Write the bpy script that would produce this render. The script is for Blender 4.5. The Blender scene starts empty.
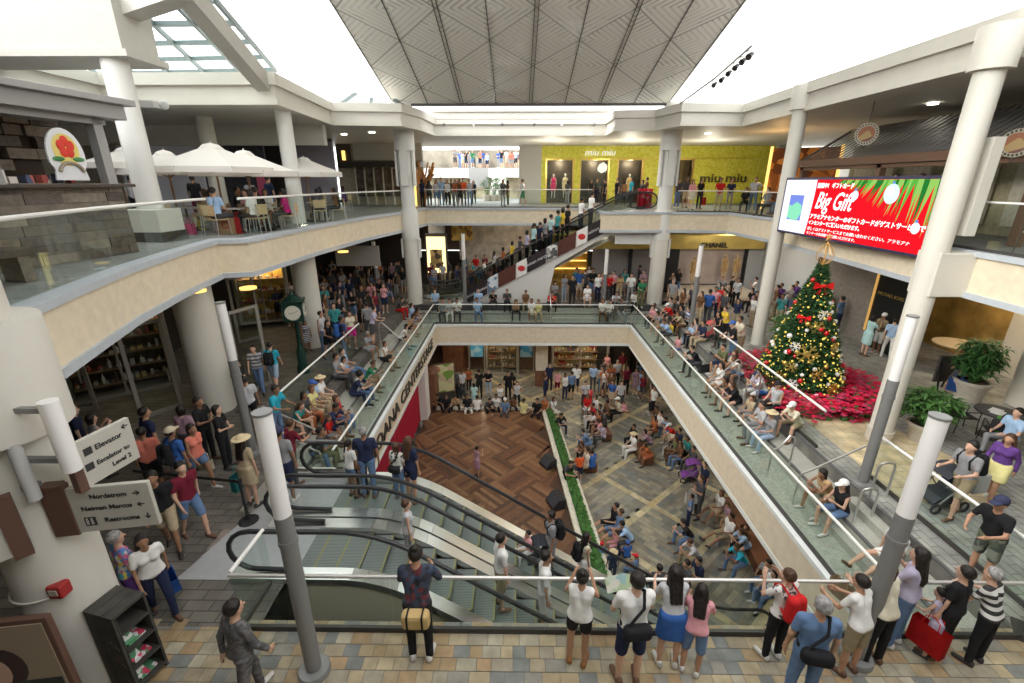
import bpy, bmesh, math, random
import numpy as np
from mathutils import Vector, Matrix
random.seed(7)
R = math.radians
SC = bpy.context.scene
COL = SC.collection
# ---------------------------------------------------------------- camera numbers (16 mm lens, looking slightly down)
FOC = 455.0; PCX, PCY = 512.0, 341.5
PITCH = math.atan2(159.5, 455.0)
YAW = math.atan2(6.0*math.cos(PITCH), 455.0)
EYE = 6.5
cp, sp = math.cos(PITCH), math.sin(PITCH)
cyw, syw = math.cos(YAW), math.sin(YAW)
def ray(x, y):
    u = (x-PCX)/FOC; v = (PCY-y)/FOC
    F = cp+v*sp; D = sp-v*cp
    return u*cyw-F*syw, u*syw+F*cyw, -D
def P(x, y, z):
    """point of the level z that the photograph shows at x, y"""
    X, Y, Z = ray(x, y); t = (z-EYE)/Z
    return X*t, Y*t
def Q(x, y, Yd):
    X, Y, Z = ray(x, y); t = Yd/Y
    return X*t, EYE+Z*t
def QX(x, y, Xd):
    X, Y, Z = ray(x, y); t = Xd/X
    return Y*t, EYE+Z*t
def proj(X, Y, Z):
    u = X*cyw+Y*syw; F = -X*syw+Y*cyw; Z = Z-EYE
    zc = F*cp-Z*sp; up = F*sp+Z*cp
    return PCX+FOC*u/zc, PCY-FOC*up/zc

# ---------------------------------------------------------------- materials
MATS = {}
def nt(name):
    m = bpy.data.materials.new(name); m.use_nodes = True
    t = m.node_tree; t.nodes.clear()
    o = t.nodes.new('ShaderNodeOutputMaterial')
    return m, t, o
def mat(name, col, rough=0.6, metal=0.0, noise=0.0, nscale=8.0, bump=0.0, spec=0.4, emit=None, estr=0.0, coat=0.0):
    if name in MATS: return MATS[name]
    m, t, o = nt(name)
    b = t.nodes.new('ShaderNodeBsdfPrincipled')
    b.inputs['Roughness'].default_value = rough; b.inputs['Metallic'].default_value = metal
    b.inputs['Specular IOR Level'].default_value = spec
    b.inputs['Coat Weight'].default_value = coat
    b.inputs['Base Color'].default_value = (*col, 1)
    if noise > 0 or bump > 0:
        tc = t.nodes.new('ShaderNodeTexCoord'); n = t.nodes.new('ShaderNodeTexNoise')
        n.inputs['Scale'].default_value = nscale; n.inputs['Detail'].default_value = 5
        t.links.new(tc.outputs['Object'], n.inputs['Vector'])
        if noise > 0:
            r = t.nodes.new('ShaderNodeValToRGB')
            r.color_ramp.elements[0].position = .3; r.color_ramp.elements[1].position = .7
            r.color_ramp.elements[0].color = (*[max(0, c*(1-noise)) for c in col], 1)
            r.color_ramp.elements[1].color = (*[min(1, c*(1+noise)) for c in col], 1)
            t.links.new(n.outputs['Fac'], r.inputs['Fac']); t.links.new(r.outputs['Color'], b.inputs['Base Color'])
        if bump > 0:
            bp = t.nodes.new('ShaderNodeBump'); bp.inputs['Strength'].default_value = bump; bp.inputs['Distance'].default_value = .02
            t.links.new(n.outputs['Fac'], bp.inputs['Height']); t.links.new(bp.outputs['Normal'], b.inputs['Normal'])
    if emit:
        b.inputs['Emission Color'].default_value = (*emit, 1); b.inputs['Emission Strength'].default_value = estr
    t.links.new(b.outputs[0], o.inputs[0])
    MATS[name] = m
    return m
def island_mat(name, cols, rough=.6, spec=.3, nscale=6.0, namt=.25, bump=.15):
    """one colour per loose tile or plank, with a little grain"""
    m, t, o = nt(name)
    b = t.nodes.new('ShaderNodeBsdfPrincipled'); b.inputs['Roughness'].default_value = rough
    b.inputs['Specular IOR Level'].default_value = spec
    g = t.nodes.new('ShaderNodeNewGeometry'); r = t.nodes.new('ShaderNodeValToRGB'); r.color_ramp.interpolation = 'CONSTANT'
    e = r.color_ramp.elements; e.remove(e[1]); e[0].color = (*cols[0], 1)
    for i, c in enumerate(cols[1:]):
        k = e.new((i+1)/len(cols)); k.color = (*c, 1)
    t.links.new(g.outputs['Random Per Island'], r.inputs['Fac'])
    tc = t.nodes.new('ShaderNodeTexCoord'); n = t.nodes.new('ShaderNodeTexNoise'); n.inputs['Scale'].default_value = nscale; n.inputs['Detail'].default_value = 6
    t.links.new(tc.outputs['Object'], n.inputs['Vector'])
    mx = t.nodes.new('ShaderNodeMix'); mx.data_type = 'RGBA'; mx.blend_type = 'MULTIPLY'; mx.inputs['Factor'].default_value = 1
    r2 = t.nodes.new('ShaderNodeValToRGB'); r2.color_ramp.elements[0].position = .3; r2.color_ramp.elements[1].position = .75
    r2.color_ramp.elements[0].color = (1-namt,)*3+(1,); r2.color_ramp.elements[1].color = (1+namt,)*3+(1,)
    t.links.new(n.outputs['Fac'], r2.inputs['Fac'])
    t.links.new(r.outputs['Color'], mx.inputs['A']); t.links.new(r2.outputs['Color'], mx.inputs['B'])
    t.links.new(mx.outputs['Result'], b.inputs['Base Color'])
    bp = t.nodes.new('ShaderNodeBump'); bp.inputs['Strength'].default_value = bump; bp.inputs['Distance'].default_value = .01
    t.links.new(n.outputs['Fac'], bp.inputs['Height']); t.links.new(bp.outputs['Normal'], b.inputs['Normal'])
    t.links.new(b.outputs[0], o.inputs[0]); MATS[name] = m
    return m
def glass_mat(name, tint=(.86, .93, .90), refl=.12):
    m, t, o = nt(name)
    tr = t.nodes.new('ShaderNodeBsdfTransparent'); tr.inputs[0].default_value = (*tint, 1)
    gl = t.nodes.new('ShaderNodeBsdfGlossy'); gl.inputs['Roughness'].default_value = .02; gl.inputs[0].default_value = (.9, 1, .96, 1)
    fr = t.nodes.new('ShaderNodeLayerWeight'); fr.inputs[0].default_value = .5
    mx = t.nodes.new('ShaderNodeMixShader')
    pw = t.nodes.new('ShaderNodeMath'); pw.operation = 'POWER'; pw.inputs[1].default_value = 4.0
    mt = t.nodes.new('ShaderNodeMath'); mt.operation = 'MULTIPLY_ADD'; mt.inputs[1].default_value = .3; mt.inputs[2].default_value = refl*.2
    t.links.new(fr.outputs['Facing'], pw.inputs[0]); t.links.new(pw.outputs[0], mt.inputs[0]); mt.use_clamp = True
    t.links.new(mt.outputs[0], mx.inputs[0]); t.links.new(tr.outputs[0], mx.inputs[1]); t.links.new(gl.outputs[0], mx.inputs[2])
    t.links.new(mx.outputs[0], o.inputs[0]); MATS[name] = m
    return m
def emis(name, col, s):
    if name in MATS: return MATS[name]
    m, t, o = nt(name)
    e = t.nodes.new('ShaderNodeEmission'); e.inputs[0].default_value = (*col, 1); e.inputs[1].default_value = s
    t.links.new(e.outputs[0], o.inputs[0]); MATS[name] = m
    return m
def brick_mat(name, c1, c2, mortar, w, h, rot=0.0, rough=.6, msize=.012, noise=.3, bumps=.25):
    m, t, o = nt(name)
    b = t.nodes.new('ShaderNodeBsdfPrincipled'); b.inputs['Roughness'].default_value = rough; b.inputs['Specular IOR Level'].default_value = .3
    tc = t.nodes.new('ShaderNodeTexCoord'); mp = t.nodes.new('ShaderNodeMapping'); mp.inputs['Rotation'].default_value = (0, 0, rot)
    br = t.nodes.new('ShaderNodeTexBrick'); br.inputs['Scale'].default_value = 1; br.inputs['Brick Width'].default_value = w; br.inputs['Row Height'].default_value = h
    br.inputs['Mortar Size'].default_value = msize; br.inputs['Color1'].default_value = (*c1, 1); br.inputs['Color2'].default_value = (*c2, 1); br.inputs['Mortar'].default_value = (*mortar, 1)
    n = t.nodes.new('ShaderNodeTexNoise'); n.inputs['Scale'].default_value = 2.2; n.inputs['Detail'].default_value = 7
    t.links.new(tc.outputs['Object'], mp.inputs[0]); t.links.new(mp.outputs[0], br.inputs[0]); t.links.new(tc.outputs['Object'], n.inputs[0])
    r2 = t.nodes.new('ShaderNodeValToRGB'); r2.color_ramp.elements[0].position = .3; r2.color_ramp.elements[1].position = .7
    r2.color_ramp.elements[0].color = (1-noise,)*3+(1,); r2.color_ramp.elements[1].color = (1+noise,)*3+(1,)
    t.links.new(n.outputs['Fac'], r2.inputs['Fac'])
    mx = t.nodes.new('ShaderNodeMix'); mx.data_type = 'RGBA'; mx.blend_type = 'MULTIPLY'; mx.inputs['Factor'].default_value = 1
    t.links.new(br.outputs['Color'], mx.inputs['A']); t.links.new(r2.outputs['Color'], mx.inputs['B'])
    t.links.new(mx.outputs['Result'], b.inputs['Base Color'])
    bp = t.nodes.new('ShaderNodeBump'); bp.inputs['Strength'].default_value = bumps; bp.inputs['Distance'].default_value = .02
    t.links.new(n.outputs['Fac'], bp.inputs['Height']); t.links.new(bp.outputs['Normal'], b.inputs['Normal'])
    t.links.new(b.outputs[0], o.inputs[0]); MATS[name] = m
    return m
def stripe_mat(name, c1, c2, freq, axis='Z', rough=.8):
    """woven stripes along one axis of the cloth"""
    if name in MATS: return MATS[name]
    m, t, o = nt(name)
    b = t.nodes.new('ShaderNodeBsdfPrincipled'); b.inputs['Roughness'].default_value = rough
    tc = t.nodes.new('ShaderNodeTexCoord'); w = t.nodes.new('ShaderNodeTexWave'); w.bands_direction = axis; w.inputs['Scale'].default_value = freq
    r = t.nodes.new('ShaderNodeValToRGB'); r.color_ramp.interpolation = 'CONSTANT'
    r.color_ramp.elements[0].color = (*c1, 1); r.color_ramp.elements[1].color = (*c2, 1); r.color_ramp.elements[1].position = .5
    t.links.new(tc.outputs['Object'], w.inputs[0]); t.links.new(w.outputs['Fac'], r.inputs['Fac']); t.links.new(r.outputs[0], b.inputs['Base Color'])
    t.links.new(b.outputs[0], o.inputs[0]); MATS[name] = m
    return m
def blotch_mat(name, cols, scale=14, rough=.8):
    if name in MATS: return MATS[name]
    m, t, o = nt(name)
    b = t.nodes.new('ShaderNodeBsdfPrincipled'); b.inputs['Roughness'].default_value = rough
    tc = t.nodes.new('ShaderNodeTexCoord'); v = t.nodes.new('ShaderNodeTexVoronoi'); v.inputs['Scale'].default_value = scale
    sx = t.nodes.new('ShaderNodeSeparateColor')
    r = t.nodes.new('ShaderNodeValToRGB'); r.color_ramp.interpolation = 'CONSTANT'
    e = r.color_ramp.elements; e.remove(e[1]); e[0].color = (*cols[0], 1)
    for i, c in enumerate(cols[1:]):
        k = e.new((i+1)/len(cols)); k.color = (*c, 1)
    t.links.new(tc.outputs['Object'], v.inputs[0]); t.links.new(v.outputs['Color'], sx.inputs[0]); t.links.new(sx.outputs[0], r.inputs[0])
    t.links.new(r.outputs[0], b.inputs['Base Color']); t.links.new(b.outputs[0], o.inputs[0]); MATS[name] = m
    return m

# ---------------------------------------------------------------- mesh helpers
def BM(): return bmesh.new()
def box(bm, x0, x1, y0, y1, z0, z1, M=None):
    vs = [Vector((x, y, z)) for x in (x0, x1) for y in (y0, y1) for z in (z0, z1)]
    if M is not None: vs = [M @ v for v in vs]
    v = [bm.verts.new(p) for p in vs]
    for f in ((0, 1, 3, 2), (4, 6, 7, 5), (0, 4, 5, 1), (2, 3, 7, 6), (0, 2, 6, 4), (1, 5, 7, 3)):
        bm.faces.new([v[i] for i in f])
def bar(bm, a, b, w, h=None, up=(0, 0, 1)):
    """box beam from a to b, w wide, h deep"""
    h = h or w; a = Vector(a); b = Vector(b); d = (b-a).normalized(); up = Vector(up)
    s = d.cross(up)
    if s.length < 1e-4: s = d.cross(Vector((1, 0, 0)))
    s.normalize(); u = s.cross(d)
    v = [bm.verts.new(p+s*(i*w/2)+u*(j*h/2)) for p in (a, b) for i, j in ((-1, -1), (1, -1), (1, 1), (-1, 1))]
    for f in ((0, 3, 2, 1), (4, 5, 6, 7), (0, 1, 5, 4), (1, 2, 6, 5), (2, 3, 7, 6), (3, 0, 4, 7)):
        bm.faces.new([v[i] for i in f])
def tube(bm, pts, r, n=8, closed=False, cap=True):
    pts = [Vector(p) for p in pts]; rings = []; prev = None
    N = len(pts)
    rr = r if isinstance(r, (list, tuple)) else [r]*N
    for i, p in enumerate(pts):
        if closed: d = pts[(i+1) % N]-pts[i-1]
        else: d = pts[min(i+1, N-1)]-pts[max(i-1, 0)]
        d.normalize()
        if prev is None:
            s = d.cross(Vector((0, 0, 1)))
            if s.length < .05: s = d.cross(Vector((1, 0, 0)))
        else:
            s = prev-d*prev.dot(d)
        s.normalize(); prev = s; u = d.cross(s)
        rings.append([bm.verts.new(p+(s*math.cos(2*math.pi*k/n)+u*math.sin(2*math.pi*k/n))*rr[i]) for k in range(n)])
    for i in range(N if closed else N-1):
        a, b = rings[i], rings[(i+1) % N]
        for k in range(n):
            bm.faces.new((a[k], a[(k+1) % n], b[(k+1) % n], b[k]))
    if cap and not closed:
        bm.faces.new(list(reversed(rings[0]))); bm.faces.new(rings[-1])
def lathe(bm, prof, cx=0, cy=0, n=24, z0=0, cap=True):
    rings = [[bm.verts.new((cx+r*math.cos(2*math.pi*k/n), cy+r*math.sin(2*math.pi*k/n), z0+z)) for k in range(n)] for r, z in prof]
    for a, b in zip(rings, rings[1:]):
        for k in range(n): bm.faces.new((a[k], a[(k+1) % n], b[(k+1) % n], b[k]))
    if cap:
        bm.faces.new(list(reversed(rings[0]))); bm.faces.new(rings[-1])
def prism(bm, pts, z0, z1):
    lo = [bm.verts.new((x, y, z0)) for x, y in pts]; hi = [bm.verts.new((x, y, z1)) for x, y in pts]
    n = len(pts); bm.faces.new(list(reversed(lo))); bm.faces.new(hi)
    for i in range(n): bm.faces.new((lo[i], lo[(i+1) % n], hi[(i+1) % n], hi[i]))
def holed(bm, outer, inner, z0, z1):
    """slab with an opening"""
    for z in (z0, z1):
        es = []
        for loop in (outer, inner):
            vs = [bm.verts.new((x, y, z)) for x, y in loop]
            es += [bm.edges.new((vs[i], vs[(i+1) % len(vs)])) for i in range(len(vs))]
        bmesh.ops.triangle_fill(bm, use_beauty=True, use_dissolve=False, edges=es)
    for loop in (outer, inner):
        lo = [bm.verts.new((x, y, z0)) for x, y in loop]; hi = [bm.verts.new((x, y, z1)) for x, y in loop]
        for i in range(len(loop)):
            j = (i+1) % len(loop); bm.faces.new((lo[i], lo[j], hi[j], hi[i]))
def sphere(bm, c, r, seg=10, rings=7, sc=(1, 1, 1)):
    M = Matrix.Translation(c) @ Matrix.Diagonal((r*sc[0], r*sc[1], r*sc[2], 1))
    bmesh.ops.create_uvsphere(bm, u_segments=seg, v_segments=rings, radius=1, matrix=M)
def quad(bm, *p):
    bm.faces.new([bm.verts.new(q) for q in p])
def smooth(me, ang=40):
    for p in me.polygons: p.use_smooth = True
    me.set_sharp_from_angle(angle=R(ang))
def obj(name, bm, m, parent=None, loc=None, rot=None, sm=False, fix=True, bevel=0, **props):
    me = bpy.data.meshes.new(name)
    if fix: bmesh.ops.recalc_face_normals(bm, faces=bm.faces)
    bm.to_mesh(me); bm.free()
    ms = m if isinstance(m, (list, tuple)) else [m]
    for q in ms: me.materials.append(q)
    if sm: smooth(me)
    o = bpy.data.objects.new(name, me); COL.objects.link(o)
    if parent is not None: o.parent = parent
    if loc is not None: o.location = loc
    if rot is not None: o.rotation_euler = rot
    if bevel:
        md = o.modifiers.new('bevel', 'BEVEL'); md.width = bevel; md.segments = 2; md.limit_method = 'ANGLE'
    for k, v in props.items(): o[k] = v
    return o
def thing(name, label, cat, loc=(0, 0, 0), rz=0.0, group=None):
    o = bpy.data.objects.new(name, None); COL.objects.link(o); o.empty_display_size = .2
    o.location = loc; o.rotation_euler = (0, 0, rz); o['label'] = label; o['category'] = cat
    if group: o['group'] = group
    return o
def tag(o, label, cat, group=None):
    o['label'] = label; o['category'] = cat
    if group: o['group'] = group
    return o
def struct(name, bm, m, sm=False):
    o = obj(name, bm, m, sm=sm); o['kind'] = 'structure'; return o
def dup(root, loc, rz, label=None, group=None, sc=None):
    r = root.copy(); COL.objects.link(r); r.location = loc; r.rotation_euler = (0, 0, rz)
    if sc: r.scale = (sc,)*3
    if label: r['label'] = label
    if group: r['group'] = group
    for ch in list(root.children):
        c = ch.copy(); COL.objects.link(c); c.parent = r
        for g in ch.children:
            d = g.copy(); COL.objects.link(d); d.parent = c
    return r
def text(name, body, size, m, parent, loc, rot, ext=.01, align='LEFT', shear=0.0, sx=1.0, bold=0.0):
    c = bpy.data.curves.new(name, 'FONT'); c.body = body; c.size = size; c.extrude = ext; c.align_x = align; c.align_y = 'CENTER'
    c.shear = shear; c.offset = bold; c.resolution_u = 3
    c.materials.append(m)
    tmp = bpy.data.objects.new(name, c); COL.objects.link(tmp); dg = bpy.context.evaluated_depsgraph_get()
    me = bpy.data.meshes.new_from_object(tmp.evaluated_get(dg)); COL.objects.unlink(tmp); bpy.data.objects.remove(tmp)
    o = bpy.data.objects.new(name, me); COL.objects.link(o); o.location = loc; o.rotation_euler = rot; o.scale = (sx, 1, 1)
    if parent is not None: o.parent = parent
    return o
FACE_CAM = (R(90), 0, 0)          # lettering read from the -Y side
FACE_W = (R(90), 0, R(-90))       # lettering read from the -X side
FACE_E = (R(90), 0, R(90))        # lettering read from the +X side
# ---------------------------------------------------------------- people: one continuous surface grown round a jointed skeleton
V = lambda *a: np.array(a, dtype=np.float64)
def unit(v): v = np.array(v, float); return v/np.linalg.norm(v)
def seval(prims, X, k):
    d = None
    for pr in prims:
        kk = k
        if pr[0] == 'c':
            _, a, b, ra, rb = pr[:5]
            ab = b-a; L = float(ab@ab)+1e-12
            t = np.clip(((X-a)@ab)/L, 0, 1)
            q = np.sqrt(((X-a-t[..., None]*ab)**2).sum(-1))-(ra+t*(rb-ra))
        elif pr[0] == 'e':
            _, c, r = pr[:3]
            p = X-c; k0 = np.sqrt(((p/r)**2).sum(-1)); k1 = np.sqrt(((p/(r*r))**2).sum(-1))+1e-9
            q = k0*(k0-1)/k1
        elif pr[0] == 'cut':                    # keep only the side n.(x-c) < 0
            _, c, n = pr
            q = (X-c)@n; d = np.maximum(d, q); continue
        if len(pr) > 5 and pr[0] == 'c': kk = pr[5]
        if len(pr) > 3 and pr[0] == 'e': kk = pr[3]
        if d is None: d = q
        else:
            h = np.clip(.5+.5*(d-q)/kk, 0, 1); d = d+(q-d)*h-kk*h*(1-h)
    return d
EDG = [(0, 1), (2, 3), (4, 5), (6, 7), (0, 2), (1, 3), (4, 6), (5, 7), (0, 4), (1, 5), (2, 6), (3, 7)]
def nets(prims, vox, k):
    lo = np.full(3, 1e9); hi = -lo
    for pr in prims:
        if pr[0] == 'c':
            for c, r in ((pr[1], pr[3]), (pr[2], pr[4])): lo = np.minimum(lo, c-r); hi = np.maximum(hi, c+r)
        elif pr[0] == 'e': lo = np.minimum(lo, pr[1]-pr[2]); hi = np.maximum(hi, pr[1]+pr[2])
    lo = lo-vox*2.3-.01; hi = hi+vox*2.3+.01
    n = np.ceil((hi-lo)/vox).astype(int)+1
    ax = [lo[i]+vox*np.arange(n[i]) for i in range(3)]
    G = np.stack(np.meshgrid(*ax, indexing='ij'), -1)
    D = seval(prims, G, k)
    S = D < 0
    c = [S[i:n[0]-1+i, j:n[1]-1+j, l:n[2]-1+l] for i in (0, 1) for j in (0, 1) for l in (0, 1)]
    cnt = sum(x.astype(np.int8) for x in c)
    act = (cnt > 0) & (cnt < 8)
    idx = np.argwhere(act); ids = -np.ones(act.shape, int); ids[tuple(idx.T)] = np.arange(len(idx))
    off = np.array([(i, j, l) for i in (0, 1) for j in (0, 1) for l in (0, 1)])
    val = np.stack([D[tuple((idx+o).T)] for o in off], 1)
    pos = np.zeros((len(idx), 3)); w = np.zeros(len(idx))
    for a, b in EDG:
        da, db = val[:, a], val[:, b]; m = (da < 0) != (db < 0)
        t = np.where(m, da/(np.where(m, da-db, 1)), 0)
        p = off[a]+t[:, None]*(off[b]-off[a]); pos += p*m[:, None]; w += m
    pos = lo+vox*(idx+pos/w[:, None])
    F = []
    for axn in range(3):
        o = [0, 0, 0]; o[axn] = 1
        A = S[:n[0]-o[0], :n[1]-o[1], :n[2]-o[2]]; B = S[o[0]:, o[1]:, o[2]:]
        e = np.argwhere(A != B)
        u, v = (axn+1) % 3, (axn+2) % 3
        e = e[(e[:, u] > 0) & (e[:, v] > 0)]
        flip = A[tuple(e.T)]
        du = np.zeros(3, int); du[u] = 1; dv = np.zeros(3, int); dv[v] = 1
        q = [ids[tuple((e-du-dv).T)], ids[tuple((e-dv).T)], ids[tuple(e.T)], ids[tuple((e-du).T)]]
        f = np.stack(q, 1); f[~flip] = f[~flip][:, ::-1]; F.append(f)
    return pos, np.concatenate(F)
def tomesh(name, pos, F, nslots=1, mi=None):
    me = bpy.data.meshes.new(name)
    me.vertices.add(len(pos)); me.vertices.foreach_set('co', pos.astype(np.float32).ravel())
    me.loops.add(F.size); me.loops.foreach_set('vertex_index', F.astype(np.int32).ravel())
    me.polygons.add(len(F)); me.polygons.foreach_set('loop_start', np.arange(0, F.size, 4, dtype=np.int32))
    if mi is not None: me.polygons.foreach_set('material_index', mi.astype(np.int32))
    me.polygons.foreach_set('use_smooth', np.ones(len(F), bool))
    for _ in range(nslots): me.materials.append(None)
    me.update(calc_edges=True); me.validate()
    return me

def arm(up, fo): return up, fo
DOWN = ((.04, .22, -1), (.18, .02, -1))
POSES = {
 'stand':  dict(pz=.95, lean=2, thigh=((.03, .05, -1), (0, .03, -1)), shin=((-.03, 0, -1),)*2, arms=(DOWN, DOWN)),
 'rail':   dict(pz=.94, lean=14, thigh=((.02, .06, -1), (-.05, .06, -1)), shin=((-.04, 0, -1), (-.02, 0, -1)), arms=(((.55, .2, -.75), (.9, -.25, .12)), ((.55, .25, -.7), (.9, -.45, .05)))),
 'phone':  dict(pz=.95, lean=3, thigh=((.03, .06, -1), (0, .04, -1)), shin=((-.03, 0, -1),)*2, arms=(((.55, .25, -.75), (.45, -.35, .85)), ((.6, .2, -.75), (.4, -.4, .85)))),
 'hips':   dict(pz=.95, lean=0, thigh=((.03, .1, -1), (0, .08, -1)), shin=((-.03, 0, -1),)*2, arms=(((-.15, .75, -.7), (.35, -.8, -.35)), DOWN)),
 'fold':   dict(pz=.95, lean=2, thigh=((.03, .06, -1), (0, .06, -1)), shin=((-.03, 0, -1),)*2, arms=(((.3, .2, -1), (.55, -.85, .1)), ((.3, .2, -1), (.5, -.8, -.05)))),
 'walk':   dict(pz=.93, lean=5, thigh=((.38, .04, -1), (-.22, .03, -1)), shin=((.05, 0, -1), (-.45, 0, -1)), arms=(((-.3, .2, -1), (.0, 0, -1)), ((.3, .2, -1), (.55, -.05, -.8)))),
 'push':   dict(pz=.93, lean=10, thigh=((.34, .04, -1), (-.2, .03, -1)), shin=((.0, 0, -1), (-.4, 0, -1)), arms=(((.3, .15, -1), (1, -.1, .05)), ((.3, .15, -1), (1, -.1, .05)))),
 'sit':    dict(pz=.5, lean=6, thigh=((1, .22, -.02), (1, .12, .0)), shin=((.08, 0, -1), (-.05, 0, -1)), arms=(((.35, .15, -.9), (.9, -.35, -.1)), ((.35, .15, -.9), (.85, -.3, -.15)))),
 'sitfwd': dict(pz=.5, lean=34, thigh=((1, .3, 0), (1, .25, 0)), shin=((.05, 0, -1), (.1, 0, -1)), arms=(((.75, .1, -.6), (.55, -.45, .6)), ((.7, .15, -.65), (.6, -.8, .1)))),
 'sitout': dict(pz=.5, lean=-4, thigh=((1, .16, .0), (1, .1, .02)), shin=((.85, .1, -.55), (.9, -.05, -.5)), arms=(((.2, .2, -1), (.85, -.4, -.1)), ((-.2, .35, -1), (-.1, .1, -1)))),
 'sitphone': dict(pz=.5, lean=12, thigh=((1, .2, 0), (1, .14, 0)), shin=((.1, 0, -1), (-.08, 0, -1)), arms=(((.5, .15, -.8), (.6, -.35, .6)), ((.5, .15, -.8), (.7, -.45, .45)))),
 'ground': dict(pz=.12, lean=10, thigh=((.8, .75, .28), (.8, .75, .25)), shin=((-.25, -1, -.28), (-.1, -1, -.25)), arms=(((.4, .2, -.8), (.8, -.4, -.1)), ((.4, .2, -.8), (.8, -.4, -.1)))),
}
SITS = {'sit', 'sitfwd', 'sitout', 'sitphone'}
def joints(pose, female=False):
    s = POSES[pose]; th = R(s['lean']); U = V(math.sin(th), 0, math.cos(th)); Fw = V(math.cos(th), 0, -math.sin(th)); Yv = V(0, 1, 0)
    pel = V(0, 0, s['pz']); J = dict(pel=pel, U=U, F=Fw)
    ph = th*.45 if s['lean'] > 0 else th*.3
    U2 = V(math.sin(ph), 0, math.cos(ph)); J['U2'] = U2; J['F2'] = V(math.cos(ph), 0, -math.sin(ph))
    J['neck'] = pel+U*.505; J['head'] = J['neck']+U2*.145+J['F2']*.015
    sw = .158 if female else .18
    for i, sg in enumerate((1, -1)):
        sh = pel+U*.445+Yv*sg*sw
        (ua, fo) = s['arms'][i]
        W = lambda d: unit(Fw*d[0]*1.0+Yv*sg*d[1]+U*d[2]) if s['lean'] < 20 else unit(V(d[0], sg*d[1], d[2]))
        el = sh+W(ua)*.275; wr = el+W(fo)*.245
        hip = pel+V(0, sg*.088, -.035)
        t = s['thigh'][i]; c = s['shin'][i]
        kn = hip+unit(V(t[0], sg*t[1], t[2]))*.43; an = kn+unit(V(c[0], sg*c[1], c[2]))*.42
        J[sg] = dict(sh=sh, el=el, wr=wr, hip=hip, kn=kn, an=an, fd=W(fo))
    lo = min(J[1]['an'][2], J[-1]['an'][2])
    if pose not in ('ground', 'sitout'):
        dz = .075-lo
        for k in ('pel', 'neck', 'head'): J[k] = J[k]+V(0, 0, dz)
        for sg in (1, -1):
            for k in ('sh', 'el', 'wr', 'hip', 'kn', 'an'): J[sg][k] = J[sg][k]+V(0, 0, dz)
    return J
def footdir(pose, J, sg):
    d = V(1, sg*.18, 0)
    c = J[sg]['an']-J[sg]['kn']
    if pose == 'ground': return unit(V(.6, sg*.6, -.1))
    if c[0] < -.12: d = V(.9, sg*.1, -.5)
    if c[0] > .25: d = V(.75, sg*.15, .6)
    return unit(d)
def torso(J, female, inf=0.0, hem=True):
    pel, U = J['pel'], J['U']; Yv = V(0, 1, 0); w = .078 if female else .092; P_ = []
    ch = .081 if female else .092
    for sg in (1, -1):
        P_.append(('c', pel+U*.37+Yv*sg*w, pel+U*.17+Yv*sg*(w*.62), ch+inf, .073+inf))
        P_.append(('c', pel+U*.17+Yv*sg*(w*.62), pel+V(0, sg*.075, 0), .073+inf, (.098 if female else .092)+inf))
    P_.append(('c', pel+U*.2, pel+U*.02, .078+inf, (.1 if female else .094)+inf))
    P_.append(('c', J[1]['sh']-Yv*.03, J[-1]['sh']+Yv*.03, .046+inf, .046+inf))
    if female: 
        for sg in (1, -1): P_.append(('e', pel+U*.33+Yv*sg*.07+J['F']*.075, V(.042, .055, .05)+inf))
    return P_
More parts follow.
